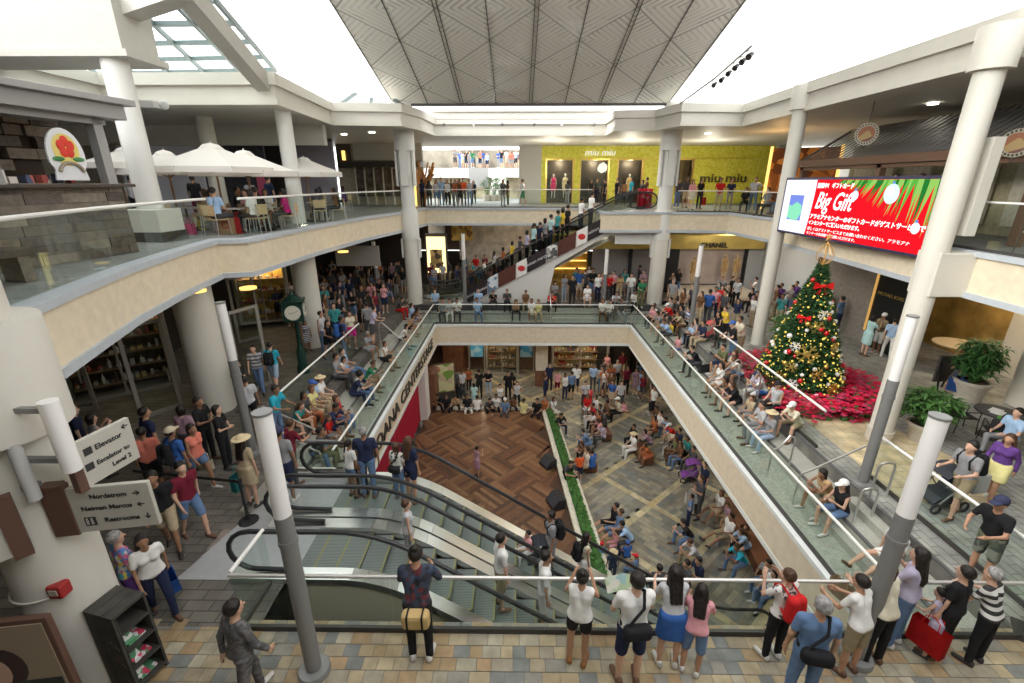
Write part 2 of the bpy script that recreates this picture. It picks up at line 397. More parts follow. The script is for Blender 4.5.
def body_prims(pose, female, lod):
    J = joints(pose, female); P_ = torso(J, female); F2, U2 = J['F2'], J['U2']; h = J['head']
    P_.append(('c', J['neck']-U2*.03, h-U2*.05, .056, .047))
    P_ += [('e', h+U2*.02-F2*.012, V(.096, .076, .1), .02), ('c', h-U2*.03+F2*.025, h-U2*.078+F2*.05, .06, .038, .03)]
    if lod < 2:
        P_.append(('c', h+F2*.085, h-U2*.022+F2*.108, .012, .018, .012))
        for sg in (1, -1):
            P_.append(('e', h+V(0, sg*.08, -.005), V(.022, .012, .032), .008))
            if lod == 0: P_.append(('c', h+F2*.078+U2*.032+V(0, sg*.012, 0), h+F2*.074+U2*.03+V(0, sg*.045, 0), .014, .012, .01))
        if lod == 0: P_.append(('c', h-U2*.052+F2*.088+V(0, .02, 0), h-U2*.052+F2*.088-V(0, .02, 0), .012, .012, .008))
    for sg in (1, -1):
        j = J[sg]
        P_.append(('c', j['sh'], j['el'], .043 if not female else .036, .034 if not female else .029, .02))
        P_.append(('c', j['el'], j['wr'], .034 if not female else .029, .023, .015))
        P_.append(('c', j['hip'], j['kn'], .08, .05, .03)); P_.append(('c', j['kn'], j['kn']*.6+j['an']*.4, .048, .048, .02)); P_.append(('c', j['kn']*.6+j['an']*.4, j['an'], .048, .031, .02))
        fd = footdir(pose, J, sg)
        a = j['an']-V(0, 0, .03)-fd*.03
        P_.append(('c', a, a+fd*.17-V(0, 0, .01), .036, .028, .02))
        # hand
        d = j['fd']; inn = unit(V(0, -sg, 0)-d*float(d@V(0, -sg, 0))); side = unit(np.cross(d, inn))
        if side[0] < 0 or (abs(side[0]) < .3 and side[2] < 0): side = -side
        pc = j['wr']+d*.075
        P_.append(('c', j['wr']+side*.012, pc+side*.022, .022, .02, .012)); P_.append(('c', j['wr']-side*.012, pc-side*.022, .022, .02, .012))
        if lod == 0:
            for q, (o, L) in enumerate(((.033, .068), (.011, .08), (-.011, .075), (-.033, .058))):
                b0 = pc+side*o; d1 = unit(d+side*o*6+inn*.15); d2 = unit(d+side*o*4+inn*.75)
                P_.append(('c', b0, b0+d1*L*.55, .0105, .0095, .004)); P_.append(('c', b0+d1*L*.55, b0+d1*L*.55+d2*L*.5, .0095, .0085, .004))
            t0 = j['wr']+d*.03+side*.03; t1 = t0+unit(d*.6+side*.8+inn*.3)*.045
            P_.append(('c', t0, t1, .014, .011, .006)); P_.append(('c', t1, t1+unit(d+side*.25+inn*.4)*.032, .011, .009, .004))
        else:
            P_.append(('c', pc, pc+unit(d+inn*.5)*.07, .026, .016, .015)); P_.append(('c', j['wr']+d*.03+side*.025, j['wr']+d*.075+side*.055, .015, .012, .01))
    return P_
def top_prims(pose, female, kind):
    J = joints(pose, female); P_ = torso(J, female, .014)
    if kind != 'tank':
        for sg in (1, -1):
            j = J[sg]; f = {'tee': .62, 'long': 1.0}[kind]
            P_.append(('c', j['sh'], j['sh']+(j['el']-j['sh'])*f, .056, .048 if kind == 'tee' else .042, .025))
            if kind == 'long': P_.append(('c', j['el'], j['wr']-j['fd']*.01, .045, .036, .02))
    P_.append(('cut', J['neck']+J['U']*.022, J['U']))
    return P_
def dress_prims(pose, female, kind):
    P_ = top_prims(pose, female, kind); return skirt_prims(pose, female, .5)+P_
def skirt_prims(pose, female, f=.48):
    J = joints(pose, female); P_ = []
    for sg in (1, -1):
        j = J[sg]; e = j['hip']+(j['kn']-j['hip'])*(.4+f); o = V(0, 0, 0)
        P_.append(('c', j['hip']+V(0, 0, .05), e, .112, .112, .07))
    a, b = J[1], J[-1]; m = (a['hip']+b['hip'])/2; e = (a['hip']+(a['kn']-a['hip'])*(.4+f)+b['hip']+(b['kn']-b['hip'])*(.4+f))/2
    P_.append(('c', m+V(0, 0, .05), e, .116, .118, .07))
    n = unit(e-m); P_.append(('cut', e+n*.02, n))
    return P_
def bottom_prims(pose, female, kind):
    J = joints(pose, female); P_ = []
    if kind == 'skirt': return skirt_prims(pose, female, .3)
    for sg in (1, -1):
        j = J[sg]; P_.append(('c', J['pel']+J['U']*.06+V(0, sg*.05, 0), J['pel']+V(0, sg*.075, -.01), .088, .112, .03))
        if kind == 'shorts':
            P_.append(('c', j['hip'], j['hip']+(j['kn']-j['hip'])*.85, .094, .078, .02))
        elif kind == 'hot':
            P_.append(('c', j['hip'], j['hip']+(j['kn']-j['hip'])*.42, .094, .088, .02))
        else:
            P_.append(('c', j['hip'], j['kn'], .092, .063, .02)); P_.append(('c', j['kn'], j['an']+V(0, 0, .01), .063, .05, .02))
    return P_
def shoe_prims(pose, female, only=None):
    J = joints(pose, female); P_ = []
    for sg in (only,) if only else (1, -1):
        fd = footdir(pose, J, sg); a = J[sg]['an']-V(0, 0, .034)-fd*.035
        P_.append(('c', a, a+fd*.2-V(0, 0, .008), .042, .034, .01))
        P_.append(('c', a, a+V(0, 0, .03), .042, .04, .01))
    return P_
def hair_prims(pose, female, kind):
    J = joints(pose, female); h, F2, U2 = J['head'], J['F2'], J['U2']; Yv = V(0, 1, 0)
    P_ = [('e', h+U2*.032-F2*.022, V(.103, .09, .104), .02), ('cut', h+U2*.045+F2*.038, unit(F2*.85-U2*.75))]
    low = {'short': -.045, 'bald': .0, 'bob': -.1, 'long': -.1, 'pony': -.05, 'bun': -.05}[kind]
    P_.append(('cut', h+U2*low, -U2))
    if kind == 'bob':
        for sg in (1, -1): P_.append(('c', h-F2*.02+Yv*sg*.062+U2*.02, h-F2*.03+Yv*sg*.07-U2*.1, .04, .03, .03))
        P_.append(('c', h-F2*.06, h-F2*.065-U2*.09, .06, .05, .03))
    if kind == 'long':
        b = J['pel']+J['U']*.27-J['F']*.105
        for o in (-.055, 0, .055): P_.append(('c', h-F2*.05+Yv*o, b+Yv*o*1.1, .05, .03, .03))
        for sg in (1, -1): P_.append(('c', h-F2*.01+Yv*sg*.07, J['neck']-J['F']*.03+Yv*sg*.095, .03, .028, .03))
    if kind == 'pony':
        a = h-F2*.11+U2*.04; P_.append(('c', a, a-F2*.05-U2*.2, .03, .022, .01))
    if kind == 'bun': P_.append(('e', h+U2*.12-F2*.06, V(.045, .045, .045), .01))
    return P_
def hat_prims(pose, female, kind):
    J = joints(pose, female); h, F2, U2 = J['head'], J['F2'], J['U2']
    P_ = [('e', h+U2*.04-F2*.015, V(.112, .096, .108), .02), ('cut', h+U2*.03, -U2)]
    if kind == 'cap': P_.append(('e', h+U2*.045+F2*.12, V(.085, .07, .016), .01))
    if kind == 'sun': P_.append(('e', h+U2*.045, V(.2, .19, .022), .02))
    return P_
def backpack_prims(pose, female):
    J = joints(pose, female); c = J['pel']+J['U']*.26-J['F']*.2; Yv = V(0, 1, 0); P_ = []
    for sg in (1, -1):
        P_.append(('c', c+J['U']*.13+Yv*sg*.065, c-J['U']*.15+Yv*sg*.07, .085, .095, .03))
        P_.append(('c', c-J['F']*.07-J['U']*.08+Yv*sg*.05, c-J['F']*.075-J['U']*.12+Yv*sg*.05, .06, .06, .015))
        s = J[sg]['sh']-Yv*sg*.07
        pts = [c+J['U']*.16+Yv*sg*.08, s+J['U']*.065, s+J['F']*.12-J['U']*.02, s+J['F']*.1-J['U']*.2, c-J['U']*.14+Yv*sg*.13+J['F']*.06]
        for a, b in zip(pts, pts[1:]): P_.append(('c', a, b, .016, .016, .005))
    return P_
def sling_prims(pose, female):
    J = joints(pose, female); c = J['pel']+J['U']*.08-J['F']*.15; Yv = V(0, 1, 0); P_ = []
    P_.append(('c', c+Yv*.1, c-Yv*.1, .075, .075, .02)); P_.append(('c', c+Yv*.1-J['U']*.05, c-Yv*.1-J['U']*.05, .075, .075, .02))
    pts = [c+Yv*.12+J['U']*.05, J['pel']+J['U']*.26-J['F']*.15+Yv*.04, J['pel']+J['U']*.38-J['F']*.13-Yv*.06, J[-1]['sh']+Yv*.09+J['U']*.085-J['F']*.02, J['pel']+J['U']*.36+J['F']*.15-Yv*.02, J['pel']+J['U']*.12+J['F']*.15+Yv*.1, c+Yv*.17+J['F']*.1]
    for a, b in zip(pts, pts[1:]): P_.append(('c', a, b, .018, .018, .005))
    return P_
MC = {}
LODV = {0: .0125, 1: .024, 2: .036}
def layer(key):
    if key in MC: return MC[key]
    what, pose, fem, kind, lod = key
    if what == 'body': pr = body_prims(pose, fem, lod)
    elif what == 'top': pr = top_prims(pose, fem, kind) if not kind.startswith('d') else dress_prims(pose, fem, kind[1:])
    elif what == 'bottom': pr = bottom_prims(pose, fem, kind)
    elif what == 'eyes':
        J = joints(pose, fem); h, F2, U2 = J['head'], J['F2'], J['U2']; pr = []
        for sg in (1, -1): pr += [('e', h+F2*.083+U2*.012+V(0, sg*.03, 0), V(.012, .015, .008), .002), ('c', h+F2*.088+U2*.036+V(0, sg*.015, 0), h+F2*.08+U2*.036+V(0, sg*.046, 0), .006, .005, .002)]
    elif what == 'shoes': pr = shoe_prims(pose, fem, kind)
    elif what == 'hair': pr = hair_prims(pose, fem, kind)
    elif what == 'hat': pr = hat_prims(pose, fem, kind)
    elif what == 'backpack': pr = backpack_prims(pose, fem)
    elif what == 'sling': pr = sling_prims(pose, fem)
    vox = LODV[lod]
    if what in ('hair', 'hat', 'shoes') : vox *= .8
    if what == 'eyes': vox = .006
    if what in ('backpack', 'sling'): vox = min(vox, .018)
    pos, F = nets(pr, vox, .03 if what in ('body', 'top') else .02)
    MC[key] = me = tomesh(what, pos, F)
    return me
def whole(pose, fem, tk, bk, hk, hat):
    key = ('whole', pose, fem, tk, bk, hk, hat)
    if key in MC: return MC[key]
    L = [body_prims(pose, fem, 2), hair_prims(pose, fem, hk), (top_prims(pose, fem, tk) if tk[0] != 'd' else dress_prims(pose, fem, tk[1:]))]
    L.append(bottom_prims(pose, fem, bk) if bk else shoe_prims(pose, fem)); L.append(shoe_prims(pose, fem))
    if hat: L.append(hat_prims(pose, fem, hat))
    # union of the layers: sample each on one grid through a tiny wrapper
    class U_: pass
    allp = [p for l in L for p in l if p[0] != 'cut']
    lo = np.full(3, 1e9); hi = -lo
    for pr in allp:
        if pr[0] == 'c':
            for c, r in ((pr[1], pr[3]), (pr[2], pr[4])): lo = np.minimum(lo, c-r); hi = np.maximum(hi, c+r)
        else: lo = np.minimum(lo, pr[1]-pr[2]); hi = np.maximum(hi, pr[1]+pr[2])
    global seval
    base = seval
    def multi(prims, X, k):
        return np.min(np.stack([base(l, X, .02) for l in L]), 0)
    seval = multi
    try: pos, F = nets(allp, LODV[2], .02)
    finally: seval = base
    ctr = pos[F].mean(1)
    ds = np.stack([base(l, ctr, .02) for l in L], 1); ds[:, 0] += .004
    mi = ds.argmin(1)
    MC[key] = me = tomesh('person', pos, F, 6, mi)
    return me
# ---------------------------------------------------------------- colours of the building
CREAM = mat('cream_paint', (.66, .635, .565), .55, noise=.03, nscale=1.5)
WHITE = mat('white_paint', (.72, .71, .67), .5, noise=.02, nscale=1.2)
BEIGE = mat('beige_stucco', (.76, .66, .50), .8, noise=.07, nscale=5, bump=.2)
COPING = mat('grey_coping', (.50, .54, .58), .45, noise=.05)
PALECOPE = mat('pale_coping', (.80, .82, .80), .5, noise=.04)
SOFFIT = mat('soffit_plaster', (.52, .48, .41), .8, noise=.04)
DARKCEIL = mat('dark_ceiling', (.16, .145, .125), .8, noise=.1)
TERR = mat('terrace_granite', (.40, .40, .35), .42, noise=.16, nscale=30, spec=.4)
TERRG = mat('terrace_ledge_granite', (.35, .365, .31), .38, noise=.2, nscale=14, spec=.4)
NOSE = mat('dark_nosing', (.11, .11, .11), .6)
METAL = mat('brushed_steel', (.72, .72, .70), .28, metal=.9, noise=.04, nscale=3)
RAILM = mat('rail_steel', (.62, .60, .57), .4, metal=.6)
PALERAIL = mat('pale_rail', (.82, .81, .77), .4)
BLACKR = mat('handrail_rubber', (.025, .025, .027), .35)
BLACK = mat('black_paint', (.02, .02, .022), .5)
DARKM = mat('dark_bronze', (.07, .065, .06), .45, metal=.3)
GREYM = mat('grey_painted_metal', (.24, .24, .235), .45, metal=.2)
GLASS = glass_mat('railing_glass', (.93, .965, .95), .11)
CLEAR = glass_mat('window_glass', (.9, .93, .92), .1)
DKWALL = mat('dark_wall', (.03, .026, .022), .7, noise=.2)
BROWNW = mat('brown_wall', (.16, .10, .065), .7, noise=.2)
GREYW = mat('grey_wall', (.42, .42, .42), .7, noise=.05)
WOOD = island_mat('weathered_wood', [(.23, .19, .15), (.17, .14, .12), (.30, .25, .20), (.13, .105, .09), (.26, .21, .165)], .8, nscale=9)
WOODR = mat('reddish_wood', (.20, .085, .045), .6, noise=.25, nscale=5)
TABLEW = mat('bench_wood', (.17, .07, .035), .5, noise=.2)
TREAD = mat('escalator_tread', (.17, .19, .18), .5, metal=.35)
YEL = mat('yellow_edge', (.75, .58, .05), .5)
STONE = mat('stone_curb', (.72, .67, .54), .7, noise=.12, nscale=7)
LEAF = mat('leaf_green', (.06, .17, .045), .5, noise=.4, nscale=12)
LEAF2 = mat('palm_leaf', (.085, .20, .05), .45, noise=.3, nscale=6)
TERRA = mat('planter_stoneware', (.55, .50, .42), .75, noise=.1)
GOLD = mat('gold_leaf', (.75, .55, .16), .3, metal=.8)
WARM = emis('warm_lamp', (1, .72, .32), 3.0)
WARMD = emis('amber_glow', (1, .62, .16), 1.3)
LAMPW = emis('downlight_glow', (1, .93, .8), 9)
L1Z, STZ = -4.85, -4.45

# ---------------------------------------------------------------- floors
def tiles(name, x0, x1, y0, y1, z, rows, wmin, wmax, m, rot=0.0, clip=None, thick=.03, gap=.008, ctr=(0, 0)):
    bm = BM(); y = y0; c, s = math.cos(rot), math.sin(rot)
    rnd = random.Random(name)
    while y < y1:
        h = rows; x = x0-rnd.random()*wmax
        while x < x1:
            w = rnd.uniform(wmin, wmax)
            pts = [(x+gap, y+gap), (x+w-gap, y+gap), (x+w-gap, y+h-gap), (x+gap, y+h-gap)]
            pts = [(ctr[0]+c*a-s*b, ctr[1]+s*a+c*b) for a, b in pts]
            mx, my = sum(p[0] for p in pts)/4, sum(p[1] for p in pts)/4
            if clip is None or clip(mx, my):
                dz = rnd.uniform(-.0015, .0015)
                quad(bm, *[(a, b, z+dz) for a, b in pts])
            x += w
        y += h
    return struct(name, bm, m)
NEARTILE = island_mat('near_quartzite', [(.36, .28, .17), (.40, .32, .20), (.31, .27, .20), (.43, .35, .22), (.27, .25, .21), (.36, .25, .14), (.33, .30, .22), (.20, .205, .19), (.41, .365, .27), (.33, .235, .13), (.38, .31, .20), (.34, .28, .19)], .5, nscale=5, namt=.2)
SLATE = island_mat('lower_slate', [(.235, .22, .175), (.285, .265, .205), (.195, .195, .165), (.33, .30, .225), (.26, .225, .17), (.20, .205, .19), (.27, .26, .215), (.36, .32, .23)], .5, nscale=4, namt=.22)
TANB = island_mat('tan_band', [(.50, .42, .24), (.56, .48, .30), (.44, .38, .24), (.52, .40, .22)], .55, nscale=4)
PLANK = island_mat('stage_plank', [(.165, .075, .035), (.21, .10, .048), (.13, .058, .03), (.26, .135, .065), (.18, .082, .038), (.10, .045, .025), (.225, .115, .058)], .38, nscale=7, namt=.2, bump=.08)
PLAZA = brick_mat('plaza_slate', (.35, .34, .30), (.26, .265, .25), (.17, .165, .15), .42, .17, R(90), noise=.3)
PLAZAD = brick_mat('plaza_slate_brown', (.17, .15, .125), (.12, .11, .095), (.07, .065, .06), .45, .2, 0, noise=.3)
TANF = brick_mat('tan_flagstone', (.62, .50, .30), (.54, .45, .30), (.40, .34, .24), .6, .3, R(90), noise=.35)
UPFL = brick_mat('upper_floor_tile', (.30, .30, .29), (.26, .26, .25), (.18, .18, .18), .6, .6, 0, noise=.15)
GROUT = mat('tile_grout', (.20, .185, .16), .85)

# L2 (street level, z=0): slabs round the opening
OX0, OX1, OY0, OY1 = -4.40, 6.05, 5.13, 23.25
bm = BM(); prism(bm, [(-24, -3), (24, -3), (24, OY0), (-24, OY0)], -1.8, -.012); struct('floor_near_walkway', bm, [GROUT])
tiles('floor_near_tiles', -7, 9.5, 2.6, OY0-.04, 0, .19, .17, .31, NEARTILE, gap=.005)
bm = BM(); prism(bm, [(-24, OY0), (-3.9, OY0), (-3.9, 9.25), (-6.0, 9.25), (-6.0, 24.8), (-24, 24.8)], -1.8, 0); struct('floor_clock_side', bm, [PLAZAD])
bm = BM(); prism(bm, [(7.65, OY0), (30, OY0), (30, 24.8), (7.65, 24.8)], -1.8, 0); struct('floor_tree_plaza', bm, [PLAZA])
bm = BM(); prism(bm, [(8.35, 8.2), (10.6, 8.2), (10.9, 9.9), (10.2, 12.4), (8.35, 12.4)], 0, .006); struct('floor_tan_paving', bm, [TANF])
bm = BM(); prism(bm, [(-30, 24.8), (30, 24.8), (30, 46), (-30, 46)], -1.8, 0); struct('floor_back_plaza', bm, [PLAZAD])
# terraces: two tiers down to a ledge
def terr(name, quads):
    bm = BM()
    for (x0, x1, y0, y1, z0, z1) in quads: box(bm, x0, x1, y0, y1, z0, z1)
    return bm
bm = terr('', [(OX1-.0, 7.10, OY0+.02, 24.2, -1.8, -.70)]); struct('floor_ledge_tree_side', bm, [TERRG])
bm = terr('', [(7.05, 7.65, OY0+.02, 24.8, -1.8, -.35)]); struct('floor_tier_tree_side', bm, [TERR])
bm = terr('', [(OX0, OX1, OY1, 24.2, -1.8, -.70), (OX0-.95, OX0, 9.3, 24.2, -1.8, -.70)]); struct('floor_ledge_back', bm, [TERRG])
bm = terr('', [(-5.4, 7.1, 24.15, 24.8, -1.8, -.35), (-6.0, -5.35, 9.3, 24.8, -1.8, -.35)]); struct('floor_tier_clock_side', bm, [TERR])
bm = BM()
for x, z in ((7.05, -.35), (7.65, 0)): box(bm, x-.012, x+.06, OY0+.02, 24.2, z-.03, z+.004)
for x, z in ((-5.35, -.35), (-6.0, 0)): box(bm, x-.06, x+.012, 9.3, 24.2, z-.03, z+.004)
for y, z in ((24.15, -.35), (24.8, 0)): box(bm, -5.4, 7.1, y-.012, y+.06, z-.03, z+.004)
struct('trim_1', bm, [NOSE])
# half steps of the aisles
bm = BM()
for ya, yb in ((6.9, 8.6), (13.2, 14.2)): 
    box(bm, 6.8, 7.05, ya, yb, -.70, -.525); box(bm, 7.4, 7.65, ya, yb, -.35, -.175)
for ya, yb in ((9.35, 10.4), (18.6, 20.0)):
    box(bm, -5.35, -5.1, ya, yb, -.70, -.525); box(bm, -6.0, -5.75, ya, yb, -.35, -.175)
box(bm, 1.9, 4.6, 23.9, 24.15, -.70, -.525); box(bm, 1.9, 4.6, 24.5, 24.8, -.35, -.175)
struct('floor_aisle_steps', bm, [TERR])
# fascia round the opening (beige) with coping
bm = BM()
box(bm, OX1-.04, OX1+.02, OY0, OY1, -1.74, -.80); box(bm, OX0-.02, OX0+.04, 9.28, OY1, -1.74, -.80)
box(bm, OX0+.04, OX1-.04, OY1-.04, OY1+.02, -1.74, -.80); box(bm, -3.9, OX1, OY0-.06, OY0, -1.8, -.05)
struct('trim_2', bm, [BEIGE])
bm = BM()
for z0, z1, o in ((-.80, -.69, .09), (-1.86, -1.72, .06)):
    box(bm, OX1-o, OX1+.16, OY0, OY1, z0, z1); box(bm, OX0-.16, OX0+o, 9.28, OY1, z0, z1); box(bm, OX0+o, OX1-o, OY1-o, OY1+.16, z0, z1)
struct('trim_3', bm, [PALECOPE])
bm = BM(); box(bm, -3.9, OX1+.1, OY0-.06, OY0+.03, -.05, .015); struct('trim_4', bm, [DARKM])
# white wall closing the terraces towards the escalators
bm = BM(); box(bm, -6.0, OX0+.04, 9.2, 9.3, -1.8, 0); box(bm, -3.98, -3.9, OY0, 9.25, -1.8, 0); struct('wall_escalator_well', bm, [WHITE])

# L1
bm = BM(); prism(bm, [(-16, -2), (18, -2), (18, 27.4), (-16, 27.4)], L1Z-.3, L1Z-.012); struct('floor_lower_base', bm, [GROUT])
# diagonal slate field with tan bands
def band(x, y):
    c = math.cos(R(42)); s = math.sin(R(42)); a = (x*c+y*s) % 2.6; b = (-x*s+y*c) % 3.4
    return a < .24 or b < .24
inl = lambda x, y: -9 < x < 14 and 5.2 < y < 27
bm1, bm2 = BM(), BM(); rnd = random.Random(3)
c, s = math.cos(R(42)), math.sin(R(42))
for i in range(-50, 130):
    for j in range(-110, 110):
        # herringbone of slates inside the bands
        L = .58; w = .20
        a = i*w; b = j*L*1.0
        off = (i % 3)*L/3
        pts = [(a+.008, b+off+.008), (a+w-.008, b+off+.008), (a+w-.008, b+off+L-.008), (a+.008, b+off+L-.008)]
        if ((i//13)+(j//4)) % 2:
            pts = [(13*w*(i//13)+(p[1]-off-4*L*(j//4))*1.12, 4*L*(j//4)+(p[0]-13*w*(i//13))*.893) for p in pts]
        pts = [(c*p-s*q, s*p+c*q) for p, q in pts]
        mx, my = sum(p[0] for p in pts)/4, sum(p[1] for p in pts)/4
        if not inl(mx, my) or (mx < 1.5 and my < 20.5): continue
        quad(bm1, *[(p, q, L1Z) for p, q in pts])
struct('floor_slate', bm1, [SLATE])
for k in range(-14, 24):
    for t in range(-60, 100):
        a = k*2.6; b = t*.42
        for q in (0, 1):
            pts = [(a, b+.006), (a+.24, b+.006), (a+.24, b+.414), (a, b+.414)] if q == 0 else [(b+.006, k*2.32), (b+.414, k*2.32), (b+.414, k*2.32+.24), (b+.006, k*2.32+.24)]
            pts = [(c*p-s*r, s*p+c*r) for p, r in pts]
            mx, my = sum(p[0] for p in pts)/4, sum(p[1] for p in pts)/4
            if not inl(mx, my) or (mx < 1.5 and my < 20.5): continue
            quad(bm2, *[(p, r, L1Z+.004+.002*q) for p, r in pts])
struct('floor_tan_bands', bm2, [TANB])
# underside and lower storey walls
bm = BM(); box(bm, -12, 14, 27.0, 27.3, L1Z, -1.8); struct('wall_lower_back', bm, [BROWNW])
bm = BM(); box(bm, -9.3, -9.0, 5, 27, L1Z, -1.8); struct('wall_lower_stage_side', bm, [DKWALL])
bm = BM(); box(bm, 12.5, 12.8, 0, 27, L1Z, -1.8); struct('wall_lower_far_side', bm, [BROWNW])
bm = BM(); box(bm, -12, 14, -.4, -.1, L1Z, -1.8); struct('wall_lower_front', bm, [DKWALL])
# L3 (z=5)
IN3 = [(9.9, -.8), (10.0, 2.2), (10.15, 6.5), (10.3, 9.0), (10.45, 11.5), (10.75, 14.5), (11.2, 20.0), (10.9, 24.5), (8.1, 24.8), (4.4, 24.8), (4.4, 28.9), (-5.6, 28.9), (-6.05, 25.3),
       (-6.9, 21.2), (-7.35, 16.8), (-7.5, 12.75), (-8.25, 12.55), (-7.75, 10.2), (-7.2, 8.2), (-6.6, 6.6), (-6.1, 5.3), (-5.7, 4.2), (-5.2, 2.2), (-5.0, -.8)]
OUT3 = [(26, -3.2), (26, 48), (-26, 48), (-26, -3.2)]
def grow(loop, d, cx=1.5, cy=14):
    out = []
    n = len(loop)
    for i, (x, y) in enumerate(loop):
        a = Vector(loop[i-1]); b = Vector(loop[(i+1) % n]); p = Vector((x, y))
        d1 = (p-a).normalized(); d2 = (b-p).normalized(); nn = Vector((d1.y, -d1.x))+Vector((d2.y, -d2.x)); nn.normalize()
        k = nn.dot(Vector((d1.y, -d1.x))); out.append(tuple(p+nn*d/max(k, .4)))
    return out
IN3c = IN3
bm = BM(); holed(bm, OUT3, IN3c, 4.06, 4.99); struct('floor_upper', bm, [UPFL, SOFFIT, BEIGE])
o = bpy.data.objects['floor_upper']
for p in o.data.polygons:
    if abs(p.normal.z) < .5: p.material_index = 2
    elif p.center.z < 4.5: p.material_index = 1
for nm, z0, z1, d in (('trim_5', 4.90, 5.02, -.07), ('trim_6', 3.96, 4.10, -.05)):
    bm = BM(); holed(bm, grow(IN3c, .25), grow(IN3c, d), z0, z1); struct(nm, bm, [COPING])
# roof ring; its unseen near corner is shaped to shade the huge column
INR = [(10.2, -.8), (10.2, 22.9), (7.3, 22.6), (6.7, 24.6), (4.8, 24.8), (4.8, 27.2), (-4.6, 27.2), (-4.8, 24.6), (-5.3, 22.6), (-8.3, 22.2), (-7.9, 16.5), (-13.6, 16.5), (-13.6, 6.3), (-3.2, 6.3), (-3.2, -.8)]
OUTR = [(26, -3.2), (26, 36.3), (-26, 36.3), (-26, -3.2)]
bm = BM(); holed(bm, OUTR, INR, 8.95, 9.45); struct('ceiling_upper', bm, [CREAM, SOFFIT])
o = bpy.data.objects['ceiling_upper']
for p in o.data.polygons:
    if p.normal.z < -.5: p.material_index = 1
bm = BM(); holed(bm, grow(INR, .5), grow(INR, -.12), 9.45, 9.80); struct('trim_7', bm, [CREAM])
bm = BM(); holed(bm, grow(INR, .3), grow(INR, -.06), 8.88, 9.06); struct('trim_8', bm, [CREAM])
bm = BM(); box(bm, -4.7, 4.9, 27.06, 27.5, 9.7, 10.17); box(bm, -4.7, 4.9, 26.98, 27.5, 10.05, 10.2); struct('trim_11', bm, [CREAM])
# portico beams at the cafe side
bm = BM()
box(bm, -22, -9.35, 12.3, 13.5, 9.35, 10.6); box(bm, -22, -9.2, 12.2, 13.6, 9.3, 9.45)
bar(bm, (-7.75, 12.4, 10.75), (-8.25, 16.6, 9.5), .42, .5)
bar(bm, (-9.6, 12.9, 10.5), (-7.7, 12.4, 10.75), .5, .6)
struct('ceiling_portico_beams', bm, [mat('portico_dimmed_white', (.48, .465, .42), .6, noise=.03)])  # white darkened in colour to offset the strong light on the beams
# skylight lattice
A, B_, C_, D_ = Vector((-9.43, 20, 10.6)), Vector((-16.4, 20, 10.45)), Vector((-7.89, 14, 10.96)), Vector((-13.6, 14, 10.98))
FR = mat('skylight_frame', (.13, .17, .17), .5)
bm = BM()
for i in range(6):
    t = i/5; bar(bm, A.lerp(B_, t), C_.lerp(D_, t), .10, .14)
for i in range(5):
    t = i/4; bar(bm, A.lerp(C_, t), B_.lerp(D_, t), .34 if i in (0,) else .16, .12)
struct('window_1', bm, [FR])
bm = BM(); quad(bm, A+Vector((0, 0, .08)), B_+Vector((0, 0, .08)), D_+Vector((0, 0, .08)), C_+Vector((0, 0, .08)))
o = obj('pane', bm, [glass_mat('skylight_glass', (.93, .98, .97), .1)], bpy.data.objects['window_1'])
# gable skylight near the column
bm = BM()
g0, g1, g2 = Vector((-9.8, 26, 9.9)), Vector((-7.2, 26, 11.4)), Vector((-5.6, 26, 10.0))
for a, b in ((g0, g1), (g1, g2), (g1, (g0+g2)/2)): bar(bm, a, b, .2, .14)
for g in (g0, g1, g2): bar(bm, g, g+Vector((0, -3.0, 0)), .16, .12)
struct('window_2', bm, [FR])
# big slanted perforated canopy
CANB = [Vector((-6.15, 25.0, 10.15)), Vector((7.35, 25.0, 10.15))]
sl = .262
def can(x, y, dz=0): return Vector((x, y, 10.15+(25-y)*sl+dz))
bm = BM()
box0 = [can(-6.15, 25), can(7.35, 25), can(7.35, 6), can(-6.15, 6)]
for dz, rev in ((0, 0), (.35, 1)):
    v = [p+Vector((0, 0, dz)) for p in box0]
    if rev: v.reverse()
    quad(bm, *v)
for a, b in zip(box0, box0[1:]+box0[:1]): quad(bm, a, b, b+Vector((0, 0, .35)), a+Vector((0, 0, .35)))
m, t, om = nt('perforated_panel')
b = t.nodes.new('ShaderNodeBsdfPrincipled'); b.inputs['Roughness'].default_value = .6
tc = t.nodes.new('ShaderNodeTexCoord'); sx = t.nodes.new('ShaderNodeSeparateXYZ'); t.links.new(tc.outputs['Object'], sx.inputs[0])
def mth(op, a, bb=None):
    n = t.nodes.new('ShaderNodeMath'); n.operation = op
    for i, v in enumerate((a, bb)):
        if v is None: continue
        if isinstance(v, (int, float)): n.inputs[i].default_value = v
        else: t.links.new(v, n.inputs[i])
    return n.outputs[0]
px_, py_ = sx.outputs[0], sx.outputs[1]
Wp, Hp = 1.6875, 3.6
u = mth('MULTIPLY', mth('ABSOLUTE', mth('SUBTRACT', mth('FRACT', mth('DIVIDE', mth('ADD', px_, 6.15), Wp*2)), .5)), Wp*2)   # 0..Wp
w = mth('MULTIPLY', mth('ABSOLUTE', mth('SUBTRACT', mth('FRACT', mth('DIVIDE', py_, Hp)), .5)), Hp)       # 0..Hp/2
diag = mth('SUBTRACT', mth('MULTIPLY', u, Hp/2/Wp), w)
side = mth('GREATER_THAN', diag, 0)
lines = mth('FRACT', mth('MULTIPLY', mth('ADD', u, w), 3.6)); lines2 = mth('FRACT', mth('MULTIPLY', mth('SUBTRACT', u, w), 3.6))
sel = mth('ADD', mth('MULTIPLY', side, lines), mth('MULTIPLY', mth('SUBTRACT', 1, side), lines2))
dash = mth('GREATER_THAN', sel, .62)
